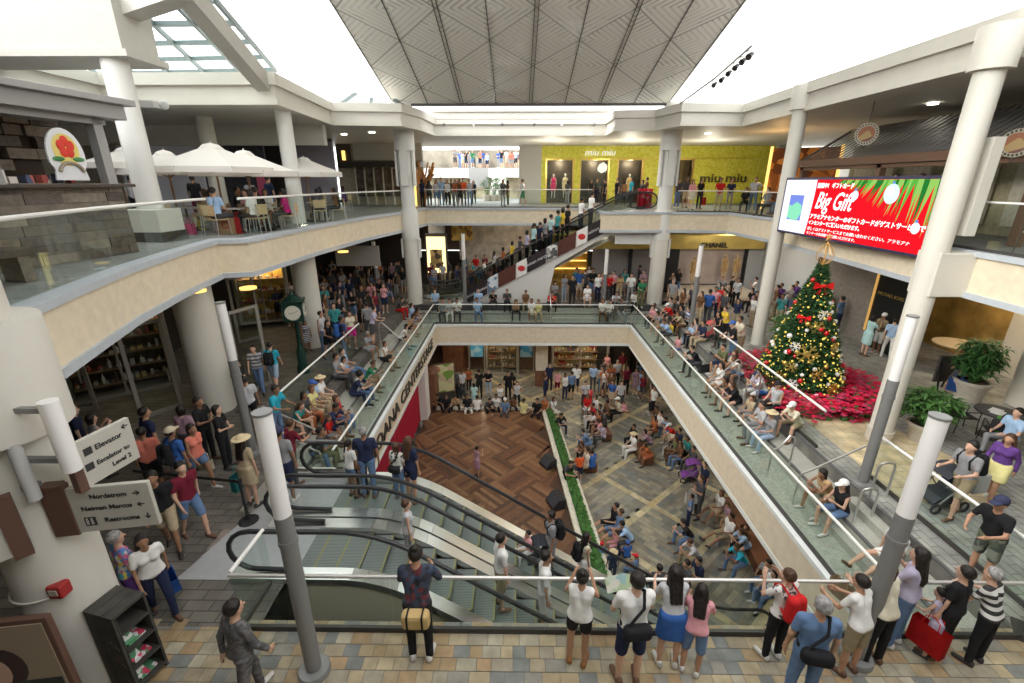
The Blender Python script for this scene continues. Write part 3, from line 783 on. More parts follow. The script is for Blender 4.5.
seam = mth('LESS_THAN', mth('ABSOLUTE', diag), .05)
nz = t.nodes.new('ShaderNodeTexNoise'); nz.inputs['Scale'].default_value = .55; t.links.new(tc.outputs['Object'], nz.inputs[0])
dots = mth('MULTIPLY', dash, mth('GREATER_THAN', nz.outputs['Fac'], .56))
mxc = t.nodes.new('ShaderNodeMix'); mxc.data_type = 'RGBA'; mxc.inputs['A'].default_value = (.86, .85, .81, 1); mxc.inputs['B'].default_value = (.72, .71, .68, 1)
t.links.new(dash, mxc.inputs['Factor'])
mx2 = t.nodes.new('ShaderNodeMix'); mx2.data_type = 'RGBA'; t.links.new(mxc.outputs['Result'], mx2.inputs['A']); mx2.inputs['B'].default_value = (.45, .44, .42, 1); t.links.new(seam, mx2.inputs['Factor'])
t.links.new(mx2.outputs['Result'], b.inputs['Base Color'])
tl = t.nodes.new('ShaderNodeBsdfTransparent'); mxs = t.nodes.new('ShaderNodeMixShader')
t.links.new(mth('MULTIPLY', dots, .22), mxs.inputs[0]); t.links.new(b.outputs[0], mxs.inputs[1]); t.links.new(tl.outputs[0], mxs.inputs[2])
t.links.new(mxs.outputs[0], om.inputs[0]); PERF = m
struct('ceiling_canopy', bm, [PERF])
bm = BM()
for k in range(9):
    x = -6.15+k*1.6875
    if k in (2, 4, 6):
        for d in (-.07, .07): bar(bm, can(x+d, 25, -.01), can(x+d, 6, -.01), .025, .03)
    else: bar(bm, can(x, 25, -.01), can(x, 6, -.01), .03, .03)
bar(bm, can(-6.2, 25.05, -.02), can(7.4, 25.05, -.02), .12, .16)
struct('trim_9', bm, [DARKM])
# white tent membranes on both sides of the canopy
TENT, tt, to = nt('tent_membrane')
d1 = tt.nodes.new('ShaderNodeBsdfDiffuse'); d1.inputs[0].default_value = (.9, .9, .88, 1); d2 = tt.nodes.new('ShaderNodeBsdfTranslucent'); d2.inputs[0].default_value = (.95, .95, .93, 1)
mm = tt.nodes.new('ShaderNodeMixShader'); mm.inputs[0].default_value = .62; tt.links.new(d1.outputs[0], mm.inputs[1]); tt.links.new(d2.outputs[0], mm.inputs[2]); tt.links.new(mm.outputs[0], to.inputs[0])
for nm, x0, x1 in (('ceiling_tent_cafe_side', -6.15, -8.6), ('ceiling_tent_screen_side', 7.35, 10.0)):
    bm = BM(); N = 8
    for i in range(N):
        for j in range(3):
            def pp(a, bq):
                y = 25-19*a/N; x = x0+(x1-x0)*bq/3; return can(x, y, .12+.55*(bq/3)**1.5*(1+.3*a/N))
            quad(bm, pp(i, j), pp(i+1, j), pp(i+1, j+1), pp(i, j+1))
    for f in list(bm.faces): pass
    bmesh.ops.remove_doubles(bm, verts=bm.verts, dist=.001)
    bmesh.ops.solidify(bm, geom=bm.faces[:], thickness=.03)
    struct(nm, bm, [TENT], sm=True)

# ---------------------------------------------------------------- walls of the storeys
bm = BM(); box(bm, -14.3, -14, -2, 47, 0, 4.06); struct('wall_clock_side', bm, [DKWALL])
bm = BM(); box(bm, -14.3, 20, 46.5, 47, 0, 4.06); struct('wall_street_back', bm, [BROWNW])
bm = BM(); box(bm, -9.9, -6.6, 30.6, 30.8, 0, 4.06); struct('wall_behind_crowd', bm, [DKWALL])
bm = BM(); box(bm, 14.9, 15.1, 17.7, 29, 0, 4.06); struct('wall_boutique_side', bm, [GREYW])
bm = BM(); box(bm, 14.85, 15.2, 5.0, 17.6, 3.35, 4.06); box(bm, 15.2, 15.4, 2, 13.0, 0, 4.06); struct('wall_cafe_front', bm, [CREAM])
bm = BM(); box(bm, -22, 24, -3.2, -2.9, -1.8, 13); struct('wall_near', bm, [CREAM])
bm = BM(); box(bm, 23.5, 24, -3, 48, -1.8, 13); struct('wall_far_east', bm, [CREAM])
bm = BM(); box(bm, -24, -23.5, -3, 48, -1.8, 10.6); struct('wall_far_west', bm, [CREAM])
bm = BM(); box(bm, -23.5, -11.2, 29.5, 29.8, 5, 8.95); struct('wall_upper_cafe_back', bm, [mat('cafe_back_grey', (.10, .095, .10), .7, noise=.2)])

# ---------------------------------------------------------------- columns
def column(label, x, y, segs, r_seg=28):
    """segs: (part name, radius, z0, z1, material)"""
    t = thing('column', label, 'column', (x, y, segs[0][2]), 0, None)
    for nm, r, z0, z1, m in segs:
        bm = BM(); z0 -= segs[0][2]; z1 -= segs[0][2]
        lathe(bm, [(r, z0), (r, z1-.02), (r*.985, z1)], n=r_seg); obj(nm, bm, [m], t, sm=True)
    return t
C1 = column('huge cream column carrying the hanging direction signs', -5.95, 4.55, [('shaft', .46, 0, 3.8, CREAM), ('shroud', .64, 3.8, 5.1, CREAM), ('upper_shaft', .42, 5.1, 9.4, CREAM)], 40)
column('stout cream column beside the dim bakery window', -9.1, 12.3, [('shaft', .5, 0, 4.06, CREAM)])
t = column('slim white column on a boxy plinth beside the white parasols', -9.85, 12.6, [('shaft', .29, 5.0, 9.4, WHITE)])
bm = BM(); box(bm, -.55, .5, -.5, .42, 0, .82); obj('plinth', bm, [CREAM], t, bevel=.02)
bm = BM(); box(bm, -.57, .52, -.52, .44, 0, .25); obj('plinth_base', bm, [DARKM], t)
column('cream column behind the green clock post', -8.55, 18.0, [('shaft', .47, 0, 4.06, CREAM)])
column('slim white column behind the largest parasol', -8.45, 18.0, [('shaft', .27, 5, 9.0, WHITE)])
def bigcol(label, x, y):
    t = column(label, x, y, [('shaft', .42, 0, 3.6, CREAM), ('collar', .46, 3.6, 5.1, WHITE), ('middle_shaft', .36, 5.1, 8.0, WHITE), ('capital', .52, 8.0, 10.2, WHITE)], 32)
    bm = BM()
    for s in (-1, 1): box(bm, s*.46-.05, s*.46+.05, -.2, .1, 2.6, 3.6); box(bm, s*.44-.05, s*.44+.05, -.25, .1, 6.3, 8.0)
    box(bm, -.18, .18, -.5, -.36, 6.3, 8.0)
    obj('fin', bm, [WHITE], t)
    return t
bigcol('white column at the clock end of the back balcony', -5.8, 25.1)
bigcol('white column beside the top of the white escalator', 7.74, 25.2)
t = column('tall slim cream column beside the far edge of the red video screen', 10.2, 18.4, [('shaft', .25, 0, 8.95, CREAM), ('capital', .38, 8.95, 9.75, CREAM)])
t = column('tall cream column in front of the near edge of the red video screen', 9.66, 10.75, [('base_ring', .30, 0, .34, TERRA), ('shaft', .26, .34, 8.65, CREAM), ('capital', .38, 8.65, 9.45, CREAM)], 32)
bm = BM(); box(bm, -.1, .95, -.30, .34, 3.97, 4.98); obj('bracket', bm, [CREAM], t, bevel=.02)
bm = BM(); box(bm, .35, .6, -.2, .2, 5.35, 7.4); obj('post', bm, [CREAM], t, bevel=.01)
for x, y in ((-12.6, 20), (-11.9, 28.5)):
    column('pale column behind the parasols'+(' by the storefront' if y > 25 else ' by the grey screen'), x, y, [('shaft', .3, 5, 8.95, CREAM)])
t = column('square beige pillar with a brown foot behind the stage', 1.42, 24.75, [('foot', .5, L1Z, L1Z+1.0, WOODR), ('shaft', .48, L1Z+1.0, -1.8, BEIGE)], 4)
t.rotation_euler = (0, 0, R(45))

# ---------------------------------------------------------------- railings
def railing(label, pts, z, h=1.07, railm=None, post=False, sp=1.75, thick=.045, shoe=True, group=None, glass=None):
    t = thing('glass_railing', label, 'railing', (pts[0][0], pts[0][1], z), 0, group)
    O = Vector((pts[0][0], pts[0][1], 0))
    P3 = [Vector((x, y, 0))-O for x, y in pts]
    bm = BM(); tube(bm, [p+Vector((0, 0, h)) for p in P3], thick*.55, 8); obj('handrail', bm, [railm or RAILM], t, sm=True)
    if shoe:
        bm = BM()
        for a, b in zip(P3, P3[1:]): bar(bm, a+Vector((0, 0, .04)), b+Vector((0, 0, .04)), .05, .09)
        obj('base_channel', bm, [DARKM], t)
    for a, b in zip(P3, P3[1:]):
        n = max(1, round((b-a).length/sp)); d = (b-a)/n; g = d.normalized()*.012
        for i in range(n):
            p, q = a+d*i+g, a+d*(i+1)-g
            bm = BM(); bar(bm, p+Vector((0, 0, h/2+.03)), q+Vector((0, 0, h/2+.03)), .015, h-.07); obj('glass_panel', bm, [glass or GLASS], t)
        if post:
            bm = BM()
            for i in range(n+1): bar(bm, a+d*i, a+d*i+Vector((0, 0, h)), .04)
            obj('post', bm, [railm or RAILM], t)
    return t
railing('long glass railing in front of the near escalator with steel handrail', [(-4.22, 5.10), (7.6, 5.10)], 0, sp=2.3, thick=.05)
railing('short glass railing running beside the escalator landing', [(-4.22, 5.14), (-4.20, 6.02)], 0, railm=PALERAIL, thick=.06)
railing('glass railing on the ledge below the tree with pale slanting handrail', [(OX1+.06, 5.35), (OX1+.06, OY1+.08)], -.69, railm=PALERAIL, sp=2.0, thick=.055)
railing('glass railing across the back ledge under the white escalator', [(OX0-.02, OY1+.1), (OX1, OY1+.1)], -.69, sp=2.0, railm=PALERAIL)
railing('glass railing above the centerstage lettering with pale handrail', [(OX0-.06, 9.45), (OX0-.06, OY1+.08)], -.69, railm=PALERAIL, sp=2.0, thick=.055)
railing('glass railing between the clock and the seated crowd', [(-6.5, 11.0), (-6.45, 17.6)], 0, railm=PALERAIL, sp=2.0, thick=.055)
railing('glass railing in front of the red poinsettias', [(7.75, 17.2), (7.75, 10.3)], 0, railm=PALERAIL, sp=2.2, thick=.06)
railing('glass railing beside the stroller and the man in a cap', [(8.22, 9.05), (8.22, 5.2)], 0, railm=PALERAIL, sp=2.0, thick=.055)
railing('low glass railing closing the clock side steps above the escalator', [(-5.9, 9.32), (-4.3, 9.32)], -.35, railm=GREYM, thick=.055, sp=1.4)
L3in = grow(IN3c, .1)
railing('curved glass railing of the cafe balcony near the wooden kiosk', [L3in[i] for i in range(21, 15, -1)], 5.0, railm=PALERAIL, sp=2.4, thick=.06, shoe=False)
railing('glass railing of the cafe balcony beside the parasols', [L3in[i] for i in range(15, 11, -1)], 5.0, railm=PALERAIL, sp=2.4, thick=.06, shoe=False)
railing('glass railing across the back of the upper balcony', [L3in[11], L3in[10]], 5.0, railm=PALERAIL, sp=2.4)
railing('glass railing in front of the yellow green boutique', [(8.3, 24.9), L3in[7], L3in[6]], 5.0, railm=PALERAIL, sp=2.0)
railing('glass railing of the upper balcony behind the video screen', [L3in[6], L3in[5], L3in[4], L3in[3], L3in[2]], 5.0, railm=PALERAIL, sp=2.4)

# ---------------------------------------------------------------- escalators
CLAD = mat('cladding_panel', (.74, .68, .50), .5)
SMOKE = glass_mat('smoky_glass', (.55, .58, .57), .12)
def escalator(label, x0, yc, zt, zb, xk, slope, xend, name='escalator', ads=False, solid=None, width=1.2):
    """from the upper or left landing x0,zt to xend,zb; knee where the flat ends at xk"""
    t = thing(name, label, 'escalator', (x0, yc, min(zt, zb)))
    O = Vector((x0, yc, min(zt, zb)))
    sgn = 1 if zb > zt else -1
    run = abs(zb-zt)/slope; xk2 = xk+run
    def zf(x):
        r = .7
        def ramp(s): return 0 if s < -r else (s if s > r else (s+r)**2/(4*r))
        return zt+sgn*slope*(ramp(x-xk)-ramp(x-xk2))
    N = 44; xs = [x0+(xend-x0)*i/N for i in range(N+1)]
    def L(x, y, z): return Vector((x, y, z))-Vector((x0, 0, O.z))
    hw = width/2
    for s in (-1, 1):
        y = s*hw
        # handrail loop
        top = [L(x, y, zf(x)+.98) for x in xs if x0+.42 <= x <= xend-.42]
        z0, z1 = zf(x0), zf(xend)
        st = [L(x0+.42-.42*math.sin(a), y, z0+.58+.40*math.cos(a)) for a in [math.pi*k/8 for k in range(9)]]
        en = [L(xend-.42+.42*math.sin(a), y, z1+.58+.40*math.cos(a)) for a in [math.pi*k/8 for k in range(9)]]
        path = [L(x0+1.1, y, z0+.16)]+list(reversed(st))+top[1:-1]+en+[L(xend-1.1, y, z1+.16)]
        bm = BM(); tube(bm, path, .042, 8); obj('handrail', bm, [BLACKR], t, sm=True)
        bm = BM()
        for a, b in zip(xs, xs[1:]):
            if a < x0+.3 or b > xend-.3: continue
            quad(bm, L(a, y, zf(a)+.12), L(b, y, zf(b)+.12), L(b, y, zf(b)+.94), L(a, y, zf(a)+.94))
        for xc, zc, ss in ((x0+.42, z0, -1), (xend-.42, z1, 1)):
            vs = [bm.verts.new(L(xc+ss*.38*math.sin(a), y, zc+.56+.37*math.cos(a))) for a in [math.pi*k/8 for k in range(9)]]
            bm.faces.new(vs)
        obj('glass_balustrade', bm, [SMOKE if solid else GLASS], t, fix=False)
        bm = BM()
        for a, b in zip(xs, xs[1:]):
            bar(bm, L(a, y+s*.02, zf(a)+.05), L(b, y+s*.02, zf(b)+.05), .26, .12)
        obj('silver_deck', bm, [METAL], t)
        if not solid:
            bm = BM()
            for a, b in zip(xs, xs[1:]):
                v = [L(a, y+s*.12, zf(a)), L(b, y+s*.12, zf(b)), L(b, y+s*.12, zf(b)-1.05), L(a, y+s*.12, zf(a)-1.05)]
                quad(bm, *v)
            obj('side_cladding', bm, [CLAD], t, fix=False)
    bm = BM()
    for a, b in zip(xs, xs[1:]): quad(bm, L(a, -hw-.1, zf(a)-1.05), L(b, -hw-.1, zf(b)-1.05), L(b, hw+.1, zf(b)-1.05), L(a, hw+.1, zf(a)-1.05))
    obj('underside', bm, [CREAM], t, fix=False)
    # steps
    x = x0+.9; k = 0
    while x < xend-.9:
        zz = zf(x+.2)
        bm = BM(); box(bm, x-x0, x+.395-x0, -hw+.13, hw-.13, zz-.34-O.z, zz-O.z)
        o = obj('step', bm, [TREADS], t); 
        bm = BM(); box(bm, x-x0+(.365 if sgn < 0 else 0), x-x0+(.4 if sgn < 0 else .035), -hw+.13, hw-.13, zz-O.z, zz-O.z+.004); box(bm, x-x0, x-x0+.39, -hw+.13, -hw+.17, zz-O.z, zz-O.z+.004); obj('yellow_edge', bm, [YELD], o)
        x += .4; k += 1
    bm = BM(); 
    for a, b, zq in ((x0-.9, x0+.95, zt), (xend-.95, xend+.9, zb)): box(bm, a-x0, b-x0, -hw+.08, hw-.08, zq-.05-O.z, zq+.006-O.z)
    obj('floor_plate', bm, [METAL], t)
    return t, zf, L
TREADS = stripe_mat('grooved_tread', (.25, .28, .265), (.10, .11, .105), 9, 'Y', .45)
YELD = mat('worn_yellow_edge', (.27, .26, .11), .6)
e1, zf1, _ = escalator('nearest escalator going down behind the front glass railing', -4.9, 6.68, 0, L1Z, -2.35, .66, 6.4, name='escalator')
e2, zf2, _ = escalator('escalator beside the wooden stage carrying people down', -4.9, 8.23, 0, L1Z, -2.35, .66, 6.6, name='escalator')
for e, ys in ((e1, (-.85,)), (e2, (-.6, .6))):
    bm = BM(); box(bm, 1.3, 1.58, ys[0]+.0, ys[0]+.22, .11, .122); obj('warning_sticker', bm, [YEL], e)
bm = BM(); prism(bm, [(-5.9, 6.0), (-3.9, 6.0), (-3.9, 9.1), (-5.2, 9.1)], 0, .008); struct('floor_steel_landing', bm, [mat('steel_floor_plate', (.46, .47, .48), .45, metal=.3, noise=.05)])
e3, zf3, L3f = escalator('white escalator with advertising panels climbing to the upper balcony', -5.6, 25.95, 0, 5.0, -3.6, .53, 7.4, solid=True)
# its white side wall with panels
bm = BM(); N = 26; xs = [-3.4+(7.55+3.4)*i/N for i in range(N+1)]
YF = 25.22
def wl(x, y, z): return Vector((x+5.6, y-25.95, z))
und = lambda x: 0 if x < 1.8 else min(1.95+(x-1.8)*.60, 3.75)
for a, b in zip(xs, xs[1:]):
    quad(bm, wl(a, YF, und(a+.001)), wl(b, YF, und(b-.001) if b > 1.9 else 0), wl(b, YF, zf3(b)+.02), wl(a, YF, zf3(a)+.02))
    quad(bm, wl(a, YF+1.5, und(a+.001)), wl(b, YF+1.5, und(b-.001) if b > 1.9 else 0), wl(b, YF+1.5, zf3(b)+.02), wl(a, YF+1.5, zf3(a)+.02))
    if a > 1.9: quad(bm, wl(a, YF, und(a)), wl(b, YF, und(b)), wl(b, YF+1.5, und(b)), wl(a, YF+1.5, und(a)))
quad(bm, wl(1.85, YF, 0), wl(1.85, YF+1.5, 0), wl(1.85, YF+1.5, 2.0), wl(1.85, YF, 2.0))
box(bm, 10.9, 13.3, -.72, 1.0, 3.3, 5.0)
obj('white_side_wall', bm, [WHITE], e3, fix=False)
adcol = [('black_advert', mat('advert_black', (.035, .025, .03), .4)), ('picture_advert', blotch_mat('advert_picture_blue', [(.45, .6, .72), (.7, .75, .8), (.15, .2, .3), (.8, .8, .78)], 5)),
         ('brown_advert', mat('advert_brown', (.11, .04, .03), .4, noise=.3)), ('rose_advert', mat('advert_white', (.85, .83, .8), .5)), ('black_advert', MATS['advert_black'] if 'advert_black' in MATS else None),
         ('picture_advert', blotch_mat('advert_picture_grey', [(.75, .75, .73), (.1, .1, .1), (.4, .38, .36)], 6)), ('brown_advert', MATS['advert_brown'] if 'advert_brown' in MATS else None), ('rose_advert', MATS['advert_white'] if 'advert_white' in MATS else None), ('black_advert', MATS['advert_black'] if 'advert_black' in MATS else None)]
X_ = lambda p, q: Q(p, q, YF)[0]
bounds = [(462, 487, 0), (487, 498, 1), (498, 516, 2), (516, 527, 3), (527, 546, 0), (546, 557, 5), (557, 575, 2), (575, 586, 3), (586, 608, 0)]
for a, b, k in bounds:
    xa, xb = X_(a, 255)+.02, X_(b, 255)-.02; nm, m = adcol[k]
    bm = BM()
    for y, hh in ((YF-.02, 0),):
        za, zb = zf3(xa), zf3(xb); lo, hi = -.02, .86
        quad(bm, wl(xa, YF-.16, za+lo-.42), wl(xb, YF-.16, zb+lo-.42), wl(xb, YF-.16, zb+.4), wl(xa, YF-.16, za+.4))
        quad(bm, wl(xa, YF-.13, za+lo-.42), wl(xa, YF-.13, za+.4), wl(xb, YF-.13, zb+.4), wl(xb, YF-.13, zb+lo-.42))
    o = obj(nm, bm, [m], e3, fix=False)
    ang = math.atan(.53); cx, cz = (xa+xb)/2, (zf3(xa)+zf3(xb))/2-.02
    if k == 0:
        text('lettering', 'neiman marcus', .24, mat('advert_letter', (.75, .75, .75), .5), o, wl(cx, YF-.19, cz), (R(90), -ang, 0), align='CENTER', shear=.3)
    if k == 3:
        bm = BM(); sphere(bm, wl(cx, YF-.17, cz), .2, 12, 8, (1, .12, .8)); obj('rose_emblem', bm, [mat('rose_red', (.6, .03, .03), .6)], o, sm=True)

# loop handrails on the steps
def looprail(label, pts, group=None):
    t = thing('step_handrail', label, 'handrail', pts[0], 0, group)
    O = Vector(pts[0]); bm = BM(); tube(bm, [Vector(p)-O for p in pts], .024, 8); obj('rail_tube', bm, [METAL], t, sm=True)
    return t
def hloop(x0, z0, x1, z1, y, h=.88):
    a = Vector((x0, y, z0)); b = Vector((x1, y, z1))
    return [a, a+Vector((0, 0, h-.12)), a+Vector((.04*(1 if x1 > x0 else -1), 0, h-.03)), a+Vector((.14*(1 if x1 > x0 else -1), 0, h)), b+Vector((-.14*(1 if x1 > x0 else -1), 0, h)), b+Vector((-.04*(1 if x1 > x0 else -1), 0, h-.03)), b+Vector((0, 0, h-.12)), b]
for (x0, z0, x1, z1, y, lb) in ((6.55, -.7, 8.0, 0, 9.0, 'long steel step handrail nearest the crimson poinsettias'), (7.15, -.35, 7.5, -.35, 7.95, 'small steel hoop handrail behind the two women on the steps'),
                            (7.7, 0, 8.05, 0, 8.35, 'narrow steel hoop handrail beside the tall lamp post'), (6.45, -.7, 6.95, -.35, 10.0, 'steel hoop handrail beside the straw hat visitor'),
                            (6.6, -.7, 7.55, 0, 14.3, 'steel step handrail amid the crowd behind the child in blue'), (7.2, -.35, 7.6, 0, 13.1, 'steel hoop handrail by the yellow shirted child')):
    looprail(lb, hloop(x0, z0, x1, z1, y))
for (x0, z0, x1, z1, y, lb) in ((-6.9, 0, -5.3, -.7, 10.75, 'steel step handrail held by the man in turquoise'), (-6.2, 0, -4.9, -.7, 9.75, 'steel handrail nearest the escalator on the clock side steps'),
                            (-5.9, 0, -4.9, -.7, 18.4, 'steel step handrail beside the woman in the black dress')):
    looprail(lb, hloop(x0, z0, x1, z1, y))
for x in (1.8, 4.7):
    t = looprail('steel handrail at the %s side of the back steps' % ('far red shirt' if x < 3 else 'chair'), [Vector((x, 23.7, -.7)), Vector((x, 23.7, .15)), Vector((x, 24.9, .85)), Vector((x, 24.9, 0))])
# ---------------------------------------------------------------- lamp posts with long glowing-white tubes
TUBEW = mat('lamp_tube_white', (.88, .86, .84), .35, spec=.5)
def lamp(label, x, y, z=0, h=4.0, r=.105, tl=1.4):
    t = thing('lamp_post', label, 'lamp post', (x, y, z))
    bm = BM(); lathe(bm, [(.215, 0), (.215, .07), (.2, .09), (.12, .1)], n=24); obj('base', bm, [GREYM], t, sm=True)
    bm = BM(); lathe(bm, [(r, .12), (r, h-tl), (r*.96, h-tl)], n=20); lathe(bm, [(r*1.12, h-tl-.42), (r*1.12, h-tl-.36)], n=20); obj('pole', bm, [GREYM], t, sm=True)
    bm = BM(); lathe(bm, [(r*.95, h-tl), (r*.95, h-.03)], n=20); obj('lamp_tube', bm, [TUBEW], t, sm=True)
    bm = BM(); lathe(bm, [(r*1.02, h-.03), (r*1.02, h)], n=20); obj('cap', bm, [GREYM], t, sm=True)
    return t
lamp('tall lamp post on the pale tiles beside the nearest escalator', -2.83, 4.47, h=4.1)
lamp('tall lamp post among the visitors leaning on the front railing', 4.9, 4.75, h=3.95)
x, y = P(220, 302, 3.95); lamp('tall lamp post beside the cordon post and dim shops', x, y, h=3.95)
lamp('tall lamp post on the steps behind the stroller', 7.86, 8.80, z=0, h=4.0)
x, y = P(373, 241, 3.6); lamp('tall lamp post in the dark crowd behind the clock side steps', x, y, h=3.6)
lamp('tall lamp post in front of the advert end of the white escalator', -2.95, 24.9, h=3.9)
lamp('tall lamp post rising from the crowd before the boutique with mannequins', 8.05, 20.3, h=3.9)
lamp('tall lamp post under the slope of the white escalator', 4.85, 25.0, h=3.1)

# ---------------------------------------------------------------- direction signs on the huge column
SIGNW = mat('sign_face', (.50, .475, .42), .5); SIGNB = mat('sign_brown', (.13, .07, .05), .5); INK = mat('sign_ink', (.04, .04, .04), .6)
def wsign(label, x0, x1, y0, y1, z0, z1, lines, rows, head=.2):
    """panel from (x0,y0) at the column to (x1,y1)"""
    t = thing('direction_sign', label, 'sign', (x0, y0, z0))
    d = Vector((x1-x0, y1-y0, 0)); L = d.length; a = math.atan2(d.y, d.x); t.rotation_euler = (0, 0, a)
    bm = BM(); box(bm, .0, L, -.03, .03, 0, z1-z0); obj('panel', bm, [SIGNW], t, bevel=.004)
    bm = BM(); box(bm, -head, .06, -.05, .05, -.02, z1-z0+.06); box(bm, -head, .02, -.07, .07, z1-z0+.02, z1-z0+.07); obj('wooden_bracket', bm, [SIGNB], t, bevel=.008)
    for (s, px_, pz, sz, al) in lines: text('lettering', s, sz, INK, t, (px_, -.036, pz), FACE_CAM, ext=.002, align=al, bold=.002)
    return t
hh = .68
t = wsign('lower beige direction sign listing two stores and restrooms', -5.33, -4.42, 4.38, 4.54, 2.50, 3.12,
      [('Nordstrom', .68, .49, .085, 'RIGHT'), ('\u2192', .73, .49, .10, 'LEFT'), ('Neiman Marcus', .70, .33, .085, 'RIGHT'), ('\u2190', .75, .33, .10, 'LEFT'), ('Restrooms', .74, .15, .085, 'RIGHT'), ('\u2193', .79, .15, .10, 'LEFT')], 3)
bm = BM(); box(bm, .15, .27, -.036, -.030, .09, .21); obj('restroom_pictogram', bm, [INK], t)
bm = BM()
for dx in (.18, .23): 
    sphere(bm, (dx, -.038, .188), .012, 8, 6); box(bm, dx-.013, dx+.013, -.04, -.037, .11, .172)
obj('figure', bm, [SIGNW], t)
t = wsign('upper white direction sign pointing to the elevator and escalator', -5.06, -4.93, 4.36, 5.04, 3.12, 3.70,
      [('Elevator', .24, .42, .095, 'LEFT'), ('\u2190', .57, .50, .10, 'LEFT'), ('Escalator to', .21, .23, .082, 'LEFT'), ('Level 2', .36, .11, .082, 'LEFT')], 2, .04)
bm = BM(); box(bm, .12, .21, -.036, -.030, .375, .465); obj('pictogram', bm, [INK], t); bm = BM(); box(bm, .09, .18, -.036, -.030, .185, .275); obj('pictogram', bm, [INK], t)
# white lamp tubes and fire alarm on the column
t = thing('wall_lamp', 'white cylindrical lamp fixed beside the direction signs', 'lamp', (-5.0, 4.30, 3.44)); bm = BM(); lathe(bm, [(.09, 0), (.09, .86)], n=20); obj('diffuser', bm, [TUBEW], t, sm=True); bm = BM(); box(bm, -.55, 0, -.03, .03, .1, .16); box(bm, -.55, 0, -.03, .03, .72, .78); obj('bracket', bm, [GREYM], t)
t = thing('wall_lamp', 'grey cylindrical lamp on the camera side of the huge column', 'lamp', (-5.47, 4.22, 3.1)); bm = BM(); lathe(bm, [(.065, 0), (.065, .72)], n=20); obj('diffuser', bm, [mat('lamp_grey', (.55, .55, .54), .4)], t, sm=True); bm = BM(); box(bm, -.12, .0, 0, .12, .1, .16); obj('bracket', bm, [GREYM], t)
t = thing('fire_alarm', 'small red fire alarm on the huge column under the signs', 'fire alarm', (-5.62, 4.22, 1.78)); bm = BM(); box(bm, -.09, .09, -.09, .06, -.09, .09); obj('housing', bm, [mat('alarm_red', (.38, .03, .03), .4)], t, bevel=.02); bm = BM(); box(bm, -.05, .05, -.1, -.09, -.03, .05); obj('strobe', bm, [SIGNW], t)
bm = BM(); tube(bm, [(-5.70+.0, 4.2, 1.74)]+[(-5.95+.485*math.cos(a), 4.55+.485*math.sin(a), 1.70-.06*k/8) for k, a in enumerate([R(-60-12*k) for k in range(10)])], .014, 6)
tag(obj('conduit', bm, [CREAM], sm=True), 'thin pale cable conduit curving round the huge column', 'conduit')
t = thing('direction_sign', 'pale sign edge with a wooden bracket at the camera side of the column', 'sign', (-5.60, 4.12, 2.5), R(50)); bm = BM(); box(bm, -1.0, -.1, -.03, .03, 0, .65); obj('panel', bm, [SIGNW], t); bm = BM(); box(bm, -.16, .0, -.05, .05, -.05, .75); obj('wooden_bracket', bm, [SIGNB], t)
# brochure rack
t = thing('brochure_rack', 'dark slatted wooden brochure rack standing by the huge column', 'rack', (-5.25, 4.40, 0), R(-14))
DW = mat('black_wood', (.055, .052, .045), .6, noise=.3)
bm = BM()
for i in range(3): box(bm, -.24+i*.165, -.085+i*.165, -.2, .22, 1.30, 1.34)
obj('top', bm, [DW], t, bevel=.004)
bm = BM()
for i in range(3): box(bm, -.24+i*.165, -.085+i*.165, -.2, -.17, 0, 1.3)
box(bm, -.24, .245, -.165, -.15, .02, 1.28); obj('side_panel', bm, [DW], t)
bm = BM(); box(bm, -.24, .245, .19, .22, 0, 1.3); obj('side_panel', bm, [DW], t)
bm = BM(); box(bm, -.24, -.21, -.15, .19, 0, 1.3); obj('back_panel', bm, [DW], t)
for k in range(4): bm = BM(); box(bm, -.21, .26, -.15, .19, .08+.31*k, .10+.31*k); obj('shelf', bm, [DW], t)
for k in range(3):
    bm = BM(); box(bm, .0, .2, -.1, .12, .12+.31*k, .15+.31*k); bar(bm, (.19, -.1, .16+.31*k), (.05, -.1, .30+.31*k), .2, .01)
    tag(obj('brochure_stack', bm, [blotch_mat('brochure_print', [(.75, .75, .72), (.6, .04, .1), (.7, .7, .68), (.1, .3, .15)], 16)], loc=(-5.25, 4.40, 0), rot=(0, 0, R(-14))),
        ['lowest', 'middle', 'top'][k]+' stack of red and white brochures in the dark wooden rack', 'brochures', None)
# floor poster stands in the two near corners
def poster(label, c, rz, cols, w=.9, h=1.35, z0=.5, tilt=0):
    t = thing('poster_stand', label, 'poster stand', c, rz)
    bm = BM(); box(bm, -w/2, w/2, -.04, .04, z0, z0+h); obj('frame', bm, [SIGNB], t, bevel=.01)
    bm = BM(); box(bm, -w/2+.06, w/2-.06, -.052, -.04, z0+.06, z0+h-.06); p = obj('poster', bm, [cols], t)
    bm = BM(); box(bm, -w/2+.1, w/2-.1, -.03, .03, 0, z0); box(bm, -w/2, w/2, -.22, .22, 0, .05); obj('stand', bm, [DARKM], t)
    return t, p
t, p = poster('poster stand with a portrait advert beside the huge column', (-5.82, 3.72, 0), R(8), mat('poster_tan', (.34, .27, .19), .5), w=1.0)
bm = BM(); sphere(bm, (-.12, -.055, 1.18), .3, 16, 8, (.8, .02, 1.0)); obj('portrait_hair', bm, [mat('poster_dark_hair', (.06, .035, .03), .6)], p)
bm = BM(); sphere(bm, (-.2, -.062, 1.12), .18, 16, 8, (.8, .02, 1.2)); sphere(bm, (-.1, -.06, .72), .26, 16, 8, (1.2, .02, .8)); obj('portrait_face', bm, [mat('poster_skin', (.55, .36, .27), .6)], p)
bm = BM(); box(bm, .0, .42, -.058, -.05, .58, .95); obj('portrait_dress', bm, [mat('poster_dress', (.04, .045, .045), .6)], p)
